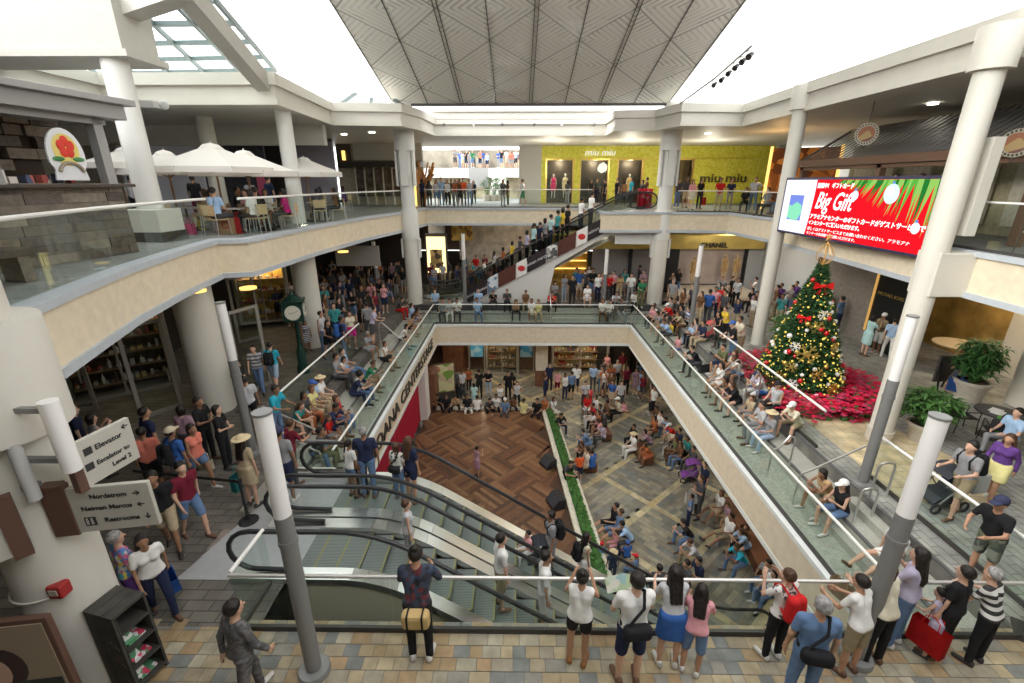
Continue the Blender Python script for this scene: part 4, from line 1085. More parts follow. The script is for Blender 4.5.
t, p = poster('poster stand with a yellow green poster in the corner beside the striped top', (8.05, 4.95, 0), R(-38), mat('poster_olive', (.42, .42, .17), .5, noise=.2, nscale=2), w=1.0, h=1.2)

# stanchion with belt
t = thing('stanchion', 'black cordon post standing behind the tall lamp post', 'cordon post', (-5.44, 7.45, 0))
bm = BM(); lathe(bm, [(.19, 0), (.19, .02), (.05, .05)], n=24); obj('base', bm, [BLACK], t, sm=True)
bm = BM(); lathe(bm, [(.03, .04), (.03, .92), (.045, .93), (.045, 1.0)], n=14); obj('post', bm, [BLACK], t, sm=True)
bm = BM(); bar(bm, (0, 0, .95), (-2.4, .35, .93), .012, .06); obj('belt', bm, [BLACK], t)

# ---------------------------------------------------------------- green clock
CG = mat('clock_green', (.012, .045, .034), .35, metal=.2)
t = thing('street_clock', 'green four sided post clock behind the glass railing', 'clock', (-7.72, 15.1, 0), R(17)); t.scale = (.9,)*3
bm = BM(); lathe(bm, [(.24, 0), (.24, .25), (.17, .4), (.17, .9), (.11, 1.05), (.085, 1.2), (.07, 2.05), (.1, 2.1), (.14, 2.2)], n=16); obj('post', bm, [CG], t, sm=True)
bm = BM(); box(bm, -.36, .36, -.36, .36, 2.2, 2.92); box(bm, -.40, .40, -.40, .40, 2.92, 2.99); lathe(bm, [(.4, 2.99), (.22, 3.12), (.08, 3.2), (.05, 3.3), (.01, 3.36)], n=12); obj('clock_case', bm, [CG], t, bevel=.05)
FACE = mat('clock_face', (.72, .69, .58), .4)
for k in range(4):
    a = R(90*k); M = Matrix.Rotation(a, 4, 'Z')
    bm = BM(); bmesh.ops.create_cone(bm, cap_ends=True, segments=28, radius1=.28, radius2=.28, depth=.03, matrix=M @ Matrix.Translation((0, -.375, 2.56)) @ Matrix.Rotation(R(90), 4, 'X'))
    f = obj('clock_face', bm, [FACE], t)
    bm = BM()
    for ang, L in ((70, .22), (-95, .15)): bar(bm, M @ Vector((0, -.395, 2.56)), M @ Vector((L*math.sin(R(ang)), -.395, 2.56+L*math.cos(R(ang)))), .02, .01)
    for q in range(12): bar(bm, M @ Vector((.225*math.sin(R(30*q)), -.393, 2.56+.225*math.cos(R(30*q)))), M @ Vector((.26*math.sin(R(30*q)), -.393, 2.56+.26*math.cos(R(30*q)))), .014, .008)
    obj('dial_marks', bm, [BLACK], f)

# ---------------------------------------------------------------- stage
g = lambda x, y: P(x, y, STZ)
sa, sb, sc_, sd = (-4.5, 20.62), (1.25, 20.7), (2.12, 9.6), (-4.5, 9.6)
def instage(x, y):
    if y < 9.6 or y > 20.66 or x < -4.55: return False
    return x < 1.25+(20.7-y)*.0784
# planks in nested chevrons
bm = BM(); W = .155
rot = R(45); cc, ss = math.cos(rot), math.sin(rot); cell = W*8
for I in range(-22, 40):
    for J in range(-30, 30):
        hor = (I+J) % 2 == 0
        for k in range(8):
            for seg in range(1):
                o1 = k*W
                if hor: pts = [(0, o1), (cell, o1), (cell, o1+W), (0, o1+W)]
                else: pts = [(o1, 0), (o1+W, 0), (o1+W, cell), (o1, cell)]
                pts = [(I*cell+p[0], J*cell+p[1]) for p in pts]
                pts = [(cc*p-ss*q, ss*p+cc*q) for p, q in pts]
                mx, my = sum(p[0] for p in pts)/4, sum(p[1] for p in pts)/4+0
                if not instage(mx, my): continue
                pts = [(min(max(p, -4.6), 1.25+(20.7-q)*.0784), min(max(q, 9.5), 20.68)) for p, q in pts]
                if len(set((round(a, 3), round(b, 3)) for a, b in pts)) < 4: continue
                cx, cy = sum(p[0] for p in pts)/4, sum(p[1] for p in pts)/4
                pts = [(cx+(p-cx)*.985, cy+(q-cy)*.985) for p, q in pts]
                quad(bm, *[(p, q, STZ+.004) for p, q in pts])
st = thing('stage', 'low wooden stage of patterned brown parquet', 'stage', (-1.5, 15, L1Z))
o = obj('parquet_deck', bm, [PLANK], st, loc=(1.5, -15, -L1Z))
bm = BM(); prism(bm, [sa, sb, sc_, sd], L1Z, STZ); obj('platform', bm, [mat('stage_dark', (.07, .035, .02), .6)], st, loc=(1.5, -15, -L1Z))
# curtain
bm = BM(); n = 90
for i in range(n):
    y0, y1 = 9.2+11.2*i/n, 9.2+11.2*(i+1)/n
    f = lambda y: -4.72+.07*math.sin(y*13)
    quad(bm, (f(y0), y0, STZ+.01), (f(y1), y1, STZ+.01), (f(y1), y1, -1.84), (f(y0), y0, -1.84))
bmesh.ops.remove_doubles(bm, verts=bm.verts, dist=.001)
tag(obj('stage_curtain', bm, [mat('crimson_cloth', (.38, .012, .035), .8)], sm=True), 'crimson curtain hanging under the centerstage lettering', 'curtain')
bm = BM(); box(bm, -4.55, -4.05, 20.55, 20.8, L1Z, -1.84)
x, y = P(418, 415, STZ)
bm.free(); bm = BM(); box(bm, -4.75, -4.35, 19.6, 20.4, L1Z, -1.84); struct('wall_stage_end', bm, [WHITE])
bm = BM(); box(bm, -4.42, -4.1, 20.75, 21.6, L1Z, -2.5); lathe(bm, [(.4, -2.5-0), (.3, -2.35), (.1, -2.28)], cx=-4.26, cy=21.17, n=12)
tag(obj('kiosk_post', bm, [WOODR]), 'dark brown kiosk post standing at the back corner of the stage', 'kiosk')
t, p = poster('yellow green poster board behind the stage corner', (-3.9, 22.3, L1Z), R(20), blotch_mat('poster_garden', [(.62, .60, .30), (.66, .62, .34), (.20, .34, .06), (.60, .45, .3)], 2.5), w=1.15, h=1.7, z0=.6)
# lettering on the fascia
LET = mat('bronze_letters', (.07, .06, .055), .4, metal=.4)
t = thing('centerstage_lettering', 'dark raised letters reading centerstage on the beige fascia above the curtain', 'lettering', (-4.34, 11.2, -1.27))
text('letters', 'MOANA CENTERSTAGE', .70, LET, t, (0, .1, 0), FACE_E, ext=.03, sx=1.42)
# stage monitors
def monitor(label, x, y, z, rz, s=1.0):
    t = thing('stage_monitor', label, 'speaker', (x, y, z), rz)
    bm = BM()
    prof = [(-.28, 0), (.28, 0), (.28, .14), (.0, .46), (-.28, .46)]
    lo = [bm.verts.new((-.36, a, b)) for a, b in prof]; hi = [bm.verts.new((.36, a, b)) for a, b in prof]
    bm.faces.new(lo); bm.faces.new(list(reversed(hi)))
    for i in range(5): bm.faces.new((lo[i], hi[i], hi[(i+1) % 5], lo[(i+1) % 5]))
    obj('cabinet', bm, [BLACK], t, bevel=.02)
    bm = BM(); M = Matrix.Translation((0, .147, .306)) @ Matrix.Rotation(math.atan2(.32, -.28), 4, 'X'); box(bm, -.32, .32, -.19, .19, -.004, .012, M); obj('grille', bm, [mat('speaker_grille', (.05, .05, .055), .7)], t)
    t.scale = (s,)*3
    return t
monitor('black wedge monitor on the stage edge nearest the boy in orange', 1.27, 15.9, STZ, R(120), .85); monitor('black wedge monitor on the stage edge nearest the stroller on the escalator', 1.40, 13.5, STZ, R(110), .9)
x, y = P(512, 524, STZ); 
# curb strips and planting
def gp(x, y, z=STZ+.12): a, b = P(x, y, z); return (a, b)
def strip(pts, w, z0, z1, m, nm, lab, cat):
    bm = BM()
    for a, b in zip(pts, pts[1:]): bar(bm, (a[0], a[1], (z0+z1)/2), (b[0], b[1], (z0+z1)/2), w, z1-z0)
    return tag(obj(nm, bm, [m]), lab, cat)
e0, e1_ = (1.33, 20.7), (2.22, 9.6)
strip([e0, e1_], .2, L1Z, STZ+.12, STONE, 'stone_curb', 'pale stone curb between the stage and the hedge strip', 'curb')
strip([(-4.3, 20.85), (1.2, 20.85)], .14, L1Z, STZ+.08, STONE, 'stone_curb', 'pale stone curb along the back edge of the stage', 'curb')
strip([(1.9, 19.2), (2.75, 9.6)], .22, L1Z, STZ+.1, STONE, 'stone_curb', 'pale stone curb between the hedge strip and the slate floor', 'curb')
bm = BM(); rnd = random.Random(5)
for i in range(5200):
    t_ = rnd.random(); y = 20.6-11*t_; xa = 1.35+(20.7-y)*.0802+.11; xb = 1.80+(20.7-y)*.085-.06
    x = xa+(xb-xa)*rnd.random(); z = STZ+.02+.22*rnd.random()**.6; a = rnd.random()*6.28; s = .05+.05*rnd.random()
    d = Vector((math.cos(a), math.sin(a), rnd.uniform(-.3, .6)))*s; e = Vector((-math.sin(a), math.cos(a), rnd.uniform(-.3, .3)))*s*.5; c0 = Vector((x, y, z))
    quad(bm, c0-d, c0-e, c0+d, c0+e)
for i in range(60):
    y = 20.6-11*i/60; xa = 1.35+(20.7-y)*.0802; xb = 1.80+(20.7-y)*.085; box(bm, xa+.06, xb-.03, y-.2, y, L1Z, STZ+.1)
HEDGE = mat('hedge_green', (.05, .15, .025), .6, noise=.5, nscale=14)
h = obj('hedge_strip', bm, [HEDGE], fix=False); h['kind'] = 'stuff'; tag(h, 'low green hedge strip growing between two stone curbs', 'hedge')

# ---------------------------------------------------------------- shops of the lower floor
def shopfront(label, cx, y, w, z0, z1, glow, name='shop_window', cols=None, rz=0.0, depth=.7, gs=None):
    """framed lit display: back panel, frame, shelves with goods"""
    t = thing(name, label, 'shop window', (cx, y, z0), rz); h = z1-z0
    bm = BM(); box(bm, -w/2, w/2, depth-.05, depth, .1, h); obj('back_panel', bm, [cols or mat('display_warm', (.6, .45, .26), .6, noise=.4, nscale=3)], t)
    bm = BM()
    for s in (-1, 1): box(bm, s*w/2-.06, s*w/2+.06, -.06, depth, 0, h)
    box(bm, -w/2, w/2, -.06, depth, h-.08, h+.06); box(bm, -w/2, w/2, -.06, depth, 0, .1); box(bm, -.03, .03, -.06, 0, 0, h); obj('frame', bm, [mat('aluminium_frame', (.42, .40, .36), .4, metal=.5)], t)
    bm = BM(); quad(bm, (-w/2, -.03, .1), (w/2, -.03, .1), (w/2, -.03, h), (-w/2, -.03, h)); obj('pane', bm, [CLEAR], t)
    bm = BM(); box(bm, -w/2+.1, w/2-.1, .15, .5, h-.14, h-.09); obj('light_strip', bm, [emis('display_glow_%g' % glow, (1, .74, .4), glow)], t)
    rnd = random.Random(label); nsh = max(1, int(h/.6))
    for k in range(nsh):
        z = .35+k*(h-.6)/nsh
        bm = BM(); box(bm, -w/2+.1, w/2-.1, .2, depth-.05, z, z+.04); sh = obj('shelf', bm, [mat('shelf_wood', (.3, .2, .12), .5)], t)
        bm = BM(); x = -w/2+.18
        while x < w/2-.2:
            hh_ = rnd.uniform(.1, .34); ww = rnd.uniform(.07, .16); (lathe(bm, [(ww*.45, z+.04), (ww*.45, z+.04+hh_*.6), (ww*.15, z+.04+hh_*.8), (ww*.15, z+.04+hh_)], cx=x, cy=.4, n=7) if rnd.random() < .5 else box(bm, x-ww*.45, x+ww*.45, .32, .48, z+.04, z+.04+hh_*.7)); x += ww+rnd.uniform(.02, .14)
        obj('goods', bm, [blotch_mat('goods_mixed', [(.7, .65, .55), (.5, .1, .08), (.1, .1, .12), (.75, .5, .2), (.4, .35, .3), (.8, .75, .7)], 3)], sh)
    return t
x, y = P(505, 385, L1Z)
shopfront('lit lower shop doorway between two blue posters', -.95, 26.3, 1.9, L1Z, L1Z+2.6, 6); 
for x, lb in ((-2.5, 'blue poster on the stage side of the lit lower shop'), (.55, 'blue poster on the pillar side of the lit lower shop')):
    bm = BM(); box(bm, x-.38, x+.38, 26.2, 26.25, -3.7, -2.5); tag(obj('window_poster', bm, [blotch_mat('blue_poster', [(.05, .3, .62), (.12, .42, .72), (.3, .55, .75), (.06, .34, .66)], 3)]), lb, 'poster')
    bm = BM(); box(bm, x-.5, x-.44, 26.1, 26.3, L1Z, -2.3); box(bm, x+.44, x+.5, 26.1, 26.3, L1Z, -2.3); box(bm, x-.5, x+.5, 26.1, 26.3, -2.36, -2.3); o = obj('metal_surround', bm, [mat('aluminium_frame', (.4, .4, .4))], sm=False); tag(o, 'metal frame standing round the '+lb, 'frame')
shopfront('lit lower shop full of clothes behind the family in white shirts', 3.9, 26.3, 3.4, L1Z, L1Z+2.6, 7, cols=blotch_mat('clothes_display', [(.5, .32, .12), (.45, .06, .04), (.6, .45, .2), (.12, .06, .04), (.65, .5, .3)], 2.5))
for i, (px_, w) in enumerate(((452, 1.6), (620, 2.2), (650, 1.6))):
    x = P(px_, 385, L1Z)[0]; bm = BM(); box(bm, x-w/2, x+w/2, 26.5, 26.9, L1Z, -2.2); tag(obj('wall_panel', bm, [DKWALL if i else WOODR]), ['dark red wooden panel on the lower back wall near the yellow poster board', 'dark wall panel behind the lower crowd', 'dark wall panel in the far corner of the lower floor'][i], 'panel')

# ---------------------------------------------------------------- street level shops, clock side
shopfront('dim bakery window with a yellow counter behind the stout column', -12.6, 13.2, 2.7, .0, 3.0, 3.5, rz=R(38), cols=mat('bakery_back', (.10, .07, .05), .6, noise=.5))
shopfront('bright shop window with yellow lights beside the green clock', -11.9, 20.6, 2.1, .2, 3.0, 7, rz=R(22), cols=mat('bakery_yellow', (.72, .5, .12), .6, noise=.4, nscale=4))
def door(label, x, y, rz, w=1.0, h=2.8):
    t = thing('glass_door', label, 'door', (x, y, 0), rz)
    bm = BM()
    for a in (-w/2, w/2): box(bm, a-.05, a+.05, -.03, .03, 0, h)
    box(bm, -w/2, w/2, -.03, .03, 0, .12); box(bm, -w/2, w/2, -.03, .03, h-.1, h); obj('frame', bm, [mat('door_frame', (.36, .34, .30), .4, metal=.4)], t)
    bm = BM(); box(bm, -w/2, w/2, -.008, .008, .1, h-.1); obj('pane', bm, [CLEAR], t)
    bm = BM(); box(bm, w/2-.14, w/2-.1, -.08, -.03, .9, 1.3); obj('handle', bm, [METAL], t)
x, y = P(218, 395, 0); door('open glass door behind the tall lamp post by the stout column', -8.6, 13.6, R(70))
door('open glass door beside the bright yellow shop window', -11.6, 18.6, R(60)); door('glass door next to the dim bakery window', -10.6, 12.0, R(60))
door('dark glass door at the far side of the dim bakery window', -13.2, 12.0, R(20))
bm = BM(); box(bm, -14, -13.2, 14.8, 15.4, 0, 3.6); tag(obj('dark_pier', bm, [BROWNW]), 'dark brown pier between the two shop windows', 'pier')
for i, (px_, py_) in enumerate(((248, 287), (197, 290), (316, 247), (343, 251))):
    x, y = P(px_, py_, 3.95); bm = BM(); lathe(bm, [(.2, 0), (.2, .05)], n=20); tag(obj('ceiling_lamp', bm, [WARMD], loc=(x, y, 3.9)), ['round amber ceiling lamp over the shop doors', 'round amber ceiling lamp beside the stout column', 'round amber ceiling lamp in the dark arcade', 'small round amber ceiling lamp above the dark crowd'][i], 'lamp')
bm = BM(); x, y = P(358, 262, 2.7); box(bm, x-1.1, x+1.1, y, y+.1, 2.5, 3.5); tag(obj('hanging_board', bm, [mat('board_grey', (.30, .28, .25), .6)]), 'grey hanging board above the dark crowd behind the steps', 'sign')
# street level back: lit cases and shops
YB = 31.5
def panel(name, label, cat, x0, x1, y, z0, z1, m, d=.1, group=None):
    bm = BM(); box(bm, x0, x1, y, y+d, z0, z1); return tag(obj(name, bm, [m]), label, cat, group)
a = P(426, 279, 0.6); xa, _ = Q(426, 260, 29.5); xb, _ = Q(447, 260, 29.5)
t = thing('display_case', 'glowing yellow display case behind the clock side column', 'display case', ((xa+xb)/2, 29.5, 0))
w = (xb-xa)/2
bm = BM(); box(bm, -w, w, .1, .5, .0, 3.4); obj('cabinet', bm, [DARKM], t); bm = BM(); box(bm, -w+.08, w-.08, .04, .1, .9, 3.2); obj('lit_panel', bm, [emis('case_glow', (1, .78, .33), 1.5)], t)
bm = BM(); box(bm, -w+.3, w-.3, -.02, .04, 1.2, 2.4); obj('goods', bm, [blotch_mat('case_goods', [(.45, .3, .1), (.1, .06, .04), (.7, .5, .2)], 3)], t)
panel('pier', 'grey pier above the glowing yellow display case', 'pier', Q(429, 240, 29.8)[0], Q(444, 240, 29.8)[0], 29.8, 3.4, 4.06, GREYW, .6)
t = thing('display_case', 'amber lit shop sign behind the advert end lamp post', 'display case', (Q(462, 240, 31)[0], 31, 2.6)); bm = BM(); box(bm, -.7, .7, 0, .2, .2, 1.3); obj('lit_panel', bm, [blotch_mat('amber_print', [(.5, .3, .06), (.65, .42, .1), (.2, .1, .03)], 3)], t)
# busy window with white figures behind escalator
xa, xb = Q(466, 240, 33)[0], Q(520, 240, 33)[0]
panel('shop_wall', 'pale shop wall behind the riders of the white escalator', 'wall', xa-.5, xb+.8, 33, 0, 4.06, mat('pale_shop', (.50, .44, .36), .6, noise=.3, nscale=2))
MANN = mat('mannequin_white', (.75, .72, .68), .5)
# golden strip and boutique
panel('fascia_band', 'gold leaf ceiling band over the boutique at street level', 'fascia', 1.9, 14.7, 27.6, 2.72, 3.7, mat('gold_band', (.62, .47, .14), .35, metal=.5, noise=.15, nscale=2), .15)
bm = BM(); box(bm, 1.9, 14.7, 25.8, 27.7, 3.7, 3.78); tag(obj('gold_soffit', bm, [MATS['gold_band']]), 'gold leaf soffit in front of the boutique', 'soffit')
for i in range(7):
    bm = BM(); lathe(bm, [(.12, 0), (.12, .03)], n=12); tag(obj('downlight', bm, [LAMPW], loc=(3.0+i*1.9, 26.8, 3.66)), 'round downlight in the gold soffit of the boutique', 'downlight', 'downlights in the gold soffit')
# Chanel display
GB = mat('boutique_panel', (.27, .25, .24), .55, noise=.1)
panel('boutique_wall', 'grey boutique wall behind the standing guests in red and blue', 'wall', 4.6, 9.3, 28.2, 0, 3.5, GB)
panel('boutique_wall', 'pale boutique wall beyond the display window beside the tree', 'wall', 14.0, 16.5, 28.0, 0, 3.5, mat('pale_grey_panel', (.48, .50, .52), .6))
for x, lb in ((6.9, 'behind the guest in white'), (9.45, 'beside the white column'), (13.9, 'at the display window edge nearest the tree')):
    panel('black_post', 'narrow black post on the boutique wall '+lb, 'post', x-.1 if x != 9.45 else x-.4, x+.1 if x != 9.45 else x+.4, 28.0, 0, 3.5, BLACK)
t = thing('display_window', 'boutique display window with golden dressed mannequins', 'display window', (11.9, 28.2, 0))
bm = BM(); box(bm, -2.0, 2.0, 0, .1, .5, 2.75); obj('back_panel', bm, [mat('display_rose_grey', (.50, .42, .38), .5, noise=.15, nscale=1.5)], t)
bm = BM(); box(bm, -2.4, 2.0, -1.7, 0, 0, .42); box(bm, -2.4, 2.0, -2.2, -1.7, 0, .18); obj('plinth', bm, [mat('plinth_cream', (.68, .60, .50), .5)], t, bevel=.02)
q_ = text('lettering', 'CHANEL', .42, BLACK, None, (10.85, 27.5, 2.95), FACE_CAM, ext=.02, bold=.006)
tag(q_, 'black shop name letters on the gold band above the mannequins', 'lettering').name = 'shop_lettering'
for i, (dx, lb) in enumerate(((-1.3, 'golden mannequin nearest the tall lamp post'), (.55, 'golden mannequin in the middle of the display window'), (1.25, 'golden mannequin nearest the tree in the display window'))):
    me = layer(('body', 'stand', True, '', 1)); m_ = bpy.data.objects.new('mannequin', me); COL.objects.link(m_); m_.location = (11.9+dx, 27.5, .95 if i else .85); m_.rotation_euler = (0, 0, R(-90)); m_.scale = (.85,)*3
    m_.material_slots[0].link = 'OBJECT'; m_.material_slots[0].material = mat('mannequin_gold', (.72, .50, .22), .45); tag(m_, lb, 'mannequin')
    d = bpy.data.objects.new('dress', layer(('top', 'stand', True, 'dtank', 1))); COL.objects.link(d); d.parent = m_; d.material_slots[0].link = 'OBJECT'; d.material_slots[0].material = mat('display_dress', (.50, .30, .16) if i else (.45, .28, .12), .5, noise=.4, nscale=9)
    bm = BM(); lathe(bm, [(.2, 0), (.2, .04)], n=12); lathe(bm, [(.025, 0), (.025, .9)], n=8); obj('stand', bm, [GOLD], m_, loc=(0, 0, -.85 if i else -.7))
for k in range(3):
    L = bpy.data.lights.new('display_spot', 'SPOT'); L.energy = 800; L.color = (1, .68, .4); L.spot_size = R(60); L.shadow_soft_size = .1
    o = bpy.data.objects.new('display_spot', L); COL.objects.link(o); o.location = (10.6+1.2*k, 26.4, 3.8); o.rotation_euler = (R(40), 0, 0)
# amber interior under escalator
panel('shop_interior', 'amber lit shop interior under the slope of the white escalator', 'shop', 2.1, 4.5, 29.5, 0, 3.6, mat('amber_interior', (.42, .26, .06), .5, noise=.5, nscale=2))
bm = BM()
for k in range(4): box(bm, 2.3, 4.4, 29.3, 29.45, 1.2+.5*k, 1.26+.5*k)
tag(obj('lit_shelves', bm, [WARMD]), 'rows of amber lit shelves under the white escalator', 'shelves')

# ---------------------------------------------------------------- street level, tree side shops (facing west)
def wallx(name, label, cat, x, y0, y1, z0, z1, m, d=.12):
    bm = BM(); box(bm, x, x+d, y0, y1, z0, z1); return tag(obj(name, bm, [m]), label, cat)
wallx('white_shop_wall', 'white shop panels beyond the slim column and the tree', 'panel', 14.75, 22.5, 27.5, 0, 3.4, mat('white_shop_panel', (.50, .52, .54), .5))
wallx('black_post', 'black post at the end of the white shop panels', 'post', 14.7, 22.2, 22.5, 0, 3.4, BLACK)
wallx('taupe_shop_wall', 'dim taupe panels behind the visitors beyond the tree', 'panel', 14.75, 18.6, 22.2, 0, 3.6, mat('taupe_panel', (.24, .21, .18), .6, noise=.2))
wallx('lit_strip', 'warm glowing edge of the dark shop entrance', 'light strip', 14.66, 18.5, 18.58, .6, 3.4, emis('strip_glow', (1, .55, .15), .45), .05)
wallx('entrance_wall', 'black shop entrance behind the couple in teal and khaki', 'entrance', 14.72, 16.1, 18.5, 0, 3.75, mat('entrance_black', (.012, .014, .014), .3))
t = thing('shop_lettering', 'small gold shop lettering on the black entrance wall', 'lettering', (14.7, 18.35, 2.25)); text('letters', 'MICHAEL KORS', .19, GOLD, t, (0, 0, 0), FACE_W, ext=.01)
wallx('cafe_wall', 'ochre lit cafe wall behind the tall cream column', 'wall', 17.5, 15.5, 20.6, 0, 3.9, mat('ochre_wall', (.40, .25, .07), .6, noise=.5, nscale=1.2))
wallx('cafe_wall', 'cream cafe wall with the round wall sign', 'wall', 17.3, 12.5, 15.5, 0, 3.9, mat('cafe_cream', (.62, .58, .50), .6))
bm = BM(); box(bm, 15.4, 15.8, 2, 12.6, 0, .75); box(bm, 15.35, 15.85, 2, 12.65, .75, .85); struct('trim_10', bm, [TANF, CREAM])
bm = BM(); lathe(bm, [(.75, 0), (.75, .04)], n=28); lathe(bm, [(.3, -1.05), (.05, -1.0), (.05, 0)], n=12); tag(obj('high_table', bm, [mat('table_top_wood', (.55, .42, .25), .4)], loc=(15.6, 15.3, 1.08), sm=True), 'round high wooden table behind the tall cream column', 'table')
t = thing('standing_sign', 'blurry dark standing board beside the black entrance', 'sign', (14.0, 13.9, 0)); bm = BM(); box(bm, -.3, .3, -.04, .04, .3, 1.2); obj('board', bm, [DARKM], t); bm = BM(); bar(bm, (-.25, -.2, 0), (-.25, 0, 1.1), .04); bar(bm, (.25, .2, 0), (.25, 0, 1.1), .04); obj('leg', bm, [BLACK], t)

# ---------------------------------------------------------------- christmas tree
TX, TY = 9.25, 13.9
tr = thing('christmas_tree', 'tall christmas tree with gold lights and a wire star', 'christmas tree', (TX, TY, 0))
H_, R0, B0 = 4.15, 1.27, .25
bm = BM(); rnd = random.Random(11)
def rad(z): return R0*(1-((z-B0)/(H_-B0+.12)))**.88
for i in range(15000):
    z = B0+(H_-B0)*(1-math.sqrt(rnd.random())) if rnd.random() < .75 else rnd.uniform(B0, H_); a = rnd.random()*6.283
    r = rad(z)*rnd.uniform(.80, 1.03); s = .075+.07*rnd.random()
    c0 = Vector((r*math.cos(a), r*math.sin(a), z)); d = Vector((math.cos(a+rnd.uniform(-.7, .7)), math.sin(a+rnd.uniform(-.7, .7)), rnd.uniform(-.7, .5))).normalized()*s
    e = d.cross(Vector((rnd.uniform(-1, 1), rnd.uniform(-1, 1), rnd.uniform(-1, 1)))).normalized()*s*.22
    v = [bm.verts.new(p) for p in (c0-e, c0+e, c0+d)]; bm.faces.new(v)
obj('foliage', bm, [mat('fir_green', (.035, .10, .03), .6, noise=.4, nscale=5)], tr, fix=False)
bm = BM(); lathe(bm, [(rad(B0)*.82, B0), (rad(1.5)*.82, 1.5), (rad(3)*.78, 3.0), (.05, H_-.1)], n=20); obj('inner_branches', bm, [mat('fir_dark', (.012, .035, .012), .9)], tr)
bm = BM(); lathe(bm, [(.5, 0), (.5, B0+.05)], n=16); obj('trunk_base', bm, [DARKM], tr)
bm = BM()
for i in range(560):
    z = B0+(H_-B0)*(1-math.sqrt(rnd.random())); a = rnd.random()*6.283; r = rad(z)*1.02
    sphere(bm, (r*math.cos(a), r*math.sin(a), z), .022 if rnd.random() < .8 else .035, 5, 4)
o = obj('fairy_lights', bm, [emis('fairy_glow', (1, .72, .14), .9)], tr); o['kind'] = 'stuff'
ORN = [('red_bauble', mat('bauble_red', (.55, .01, .015), .15, coat=.6)), ('white_bauble', mat('bauble_white', (.8, .78, .74), .25)), ('gold_bauble', mat('bauble_gold', (.72, .5, .14), .2, metal=.7))]
for i in range(66):
    z = B0+.1+(H_-B0-.4)*(1-math.sqrt(rnd.random())); a = R(rnd.uniform(140, 340)); r = rad(z)*1.03; k = rnd.choice((0, 0, 1, 1, 2))
    bm = BM(); sphere(bm, (0, 0, 0), rnd.uniform(.055, .085), 10, 7); obj(ORN[k][0], bm, [ORN[k][1]], tr, loc=(r*math.cos(a), r*math.sin(a), z), sm=True)
def flake(z, adeg, s, m=GOLD, nm='gold_snowflake'):
    a = R(adeg); r = rad(z)*1.06; bm = BM()
    for k in range(6):
        d = Vector((0, math.cos(R(60*k)), math.sin(R(60*k)))); bar(bm, Vector((0, 0, 0)), d*s, s*.14, .03, up=(1, 0, 0))
        for q in (-1, 1):
            e = Vector((0, math.cos(R(60*k+q*45)), math.sin(R(60*k+q*45)))); bar(bm, d*s*.5, d*s*.5+e*s*.4, s*.1, .03, up=(1, 0, 0))
    sphere(bm, (0, 0, 0), s*.3, 8, 6, (.3, 1, 1)); obj(nm, bm, [m], tr, loc=(r*math.cos(a), r*math.sin(a), z), rot=(0, 0, a))
for z, a, s in ((1.55, 243, .34), (2.35, 255, .22), (1.0, 262, .2), (.55, 285, .22), (1.75, 295, .18), (1.1, 225, .18), (.75, 212, .15)): flake(z, a, s)
for z, a in ((.62, 232), (1.7, 222), (2.7, 268)): flake(z, a, .17, ORN[1][1], 'white_snowflake')
def bow(z, a, s):
    a = R(a); r = rad(z)*1.1; bm = BM()
    for q in (-1, 1):
        v = [Vector((0, 0, 0)), Vector((.04, q*s, s*.5)), Vector((.04, q*s*1.1, -s*.4))]; quad(bm, v[0], v[1], v[2], v[0]+Vector((.05, 0, -.02)))
        v = [Vector((0, 0, 0)), Vector((.03, q*s*.3, -s*1.1)), Vector((.03, q*s*.7, -s*.9))]; quad(bm, v[0], v[1], v[2], v[0]+Vector((.04, q*.02, 0)))
    sphere(bm, (.04, 0, 0), s*.22, 8, 6); obj('red_bow', bm, [mat('bow_red', (.62, .01, .01), .45)], tr, loc=(r*math.cos(a), r*math.sin(a), z), rot=(0, 0, a), fix=False)
bow(3.55, 262, .26); bow(2.6, 222, .18)
bm = BM()
for k in range(8):
    a = R(45*k); tube(bm, [Vector((math.cos(a)*r, math.sin(a)*r, z)) for r, z in ((.02, 4.12), (.22, 4.3), (.24, 4.48), (.12, 4.68), (.01, 4.8))], .008, 5)
lathe(bm, [(.02, 4.05), (.015, 4.85)], n=6)
for k in range(5):
    d = Vector((math.sin(R(72*k)), 0, math.cos(R(72*k)))); e = Vector((math.sin(R(72*k+36)), 0, math.cos(R(72*k+36)))); f = Vector((math.sin(R(72*k-36)), 0, math.cos(R(72*k-36)))); c0 = Vector((0, 0, 4.95))
    quad(bm, c0+Vector((0, -.03, 0)), c0+e*.05, c0+d*.14, c0+f*.05)
obj('star_topper', bm, [mat('topper_gold', (.7, .42, .12), .35, metal=.5)], tr, fix=False)
# poinsettias
def poin(seed):
    rnd = random.Random(seed); bms = (BM(), BM())
    for k in range(26):
        hx, hy = rnd.gauss(0, .14), rnd.gauss(0, .14); hz = rnd.uniform(.06, .44); n = 7; a0 = rnd.random()*6
        red = rnd.random() < .9; bm = bms[0 if red else 1]
        for q in range(n):
            a = a0+6.283*q/n; L = rnd.uniform(.07, .13); d = Vector((math.cos(a), math.sin(a), rnd.uniform(-.25, .35)))*L; e = Vector((-math.sin(a), math.cos(a), 0))*L*.32; c0 = Vector((hx, hy, hz))
            quad(bm, c0, c0+d*.5+e, c0+d, c0+d*.5-e)
    lathe(bms[1], [(.08, 0), (.1, .12), (.06, .14)], n=8)
    return bms
REDB = mat('poinsettia_red', (.85, .02, .085), .55, noise=.3, nscale=6); REDP = mat('poinsettia_pinkish', (.62, .06, .15), .55, noise=.3, nscale=6)
protos = []
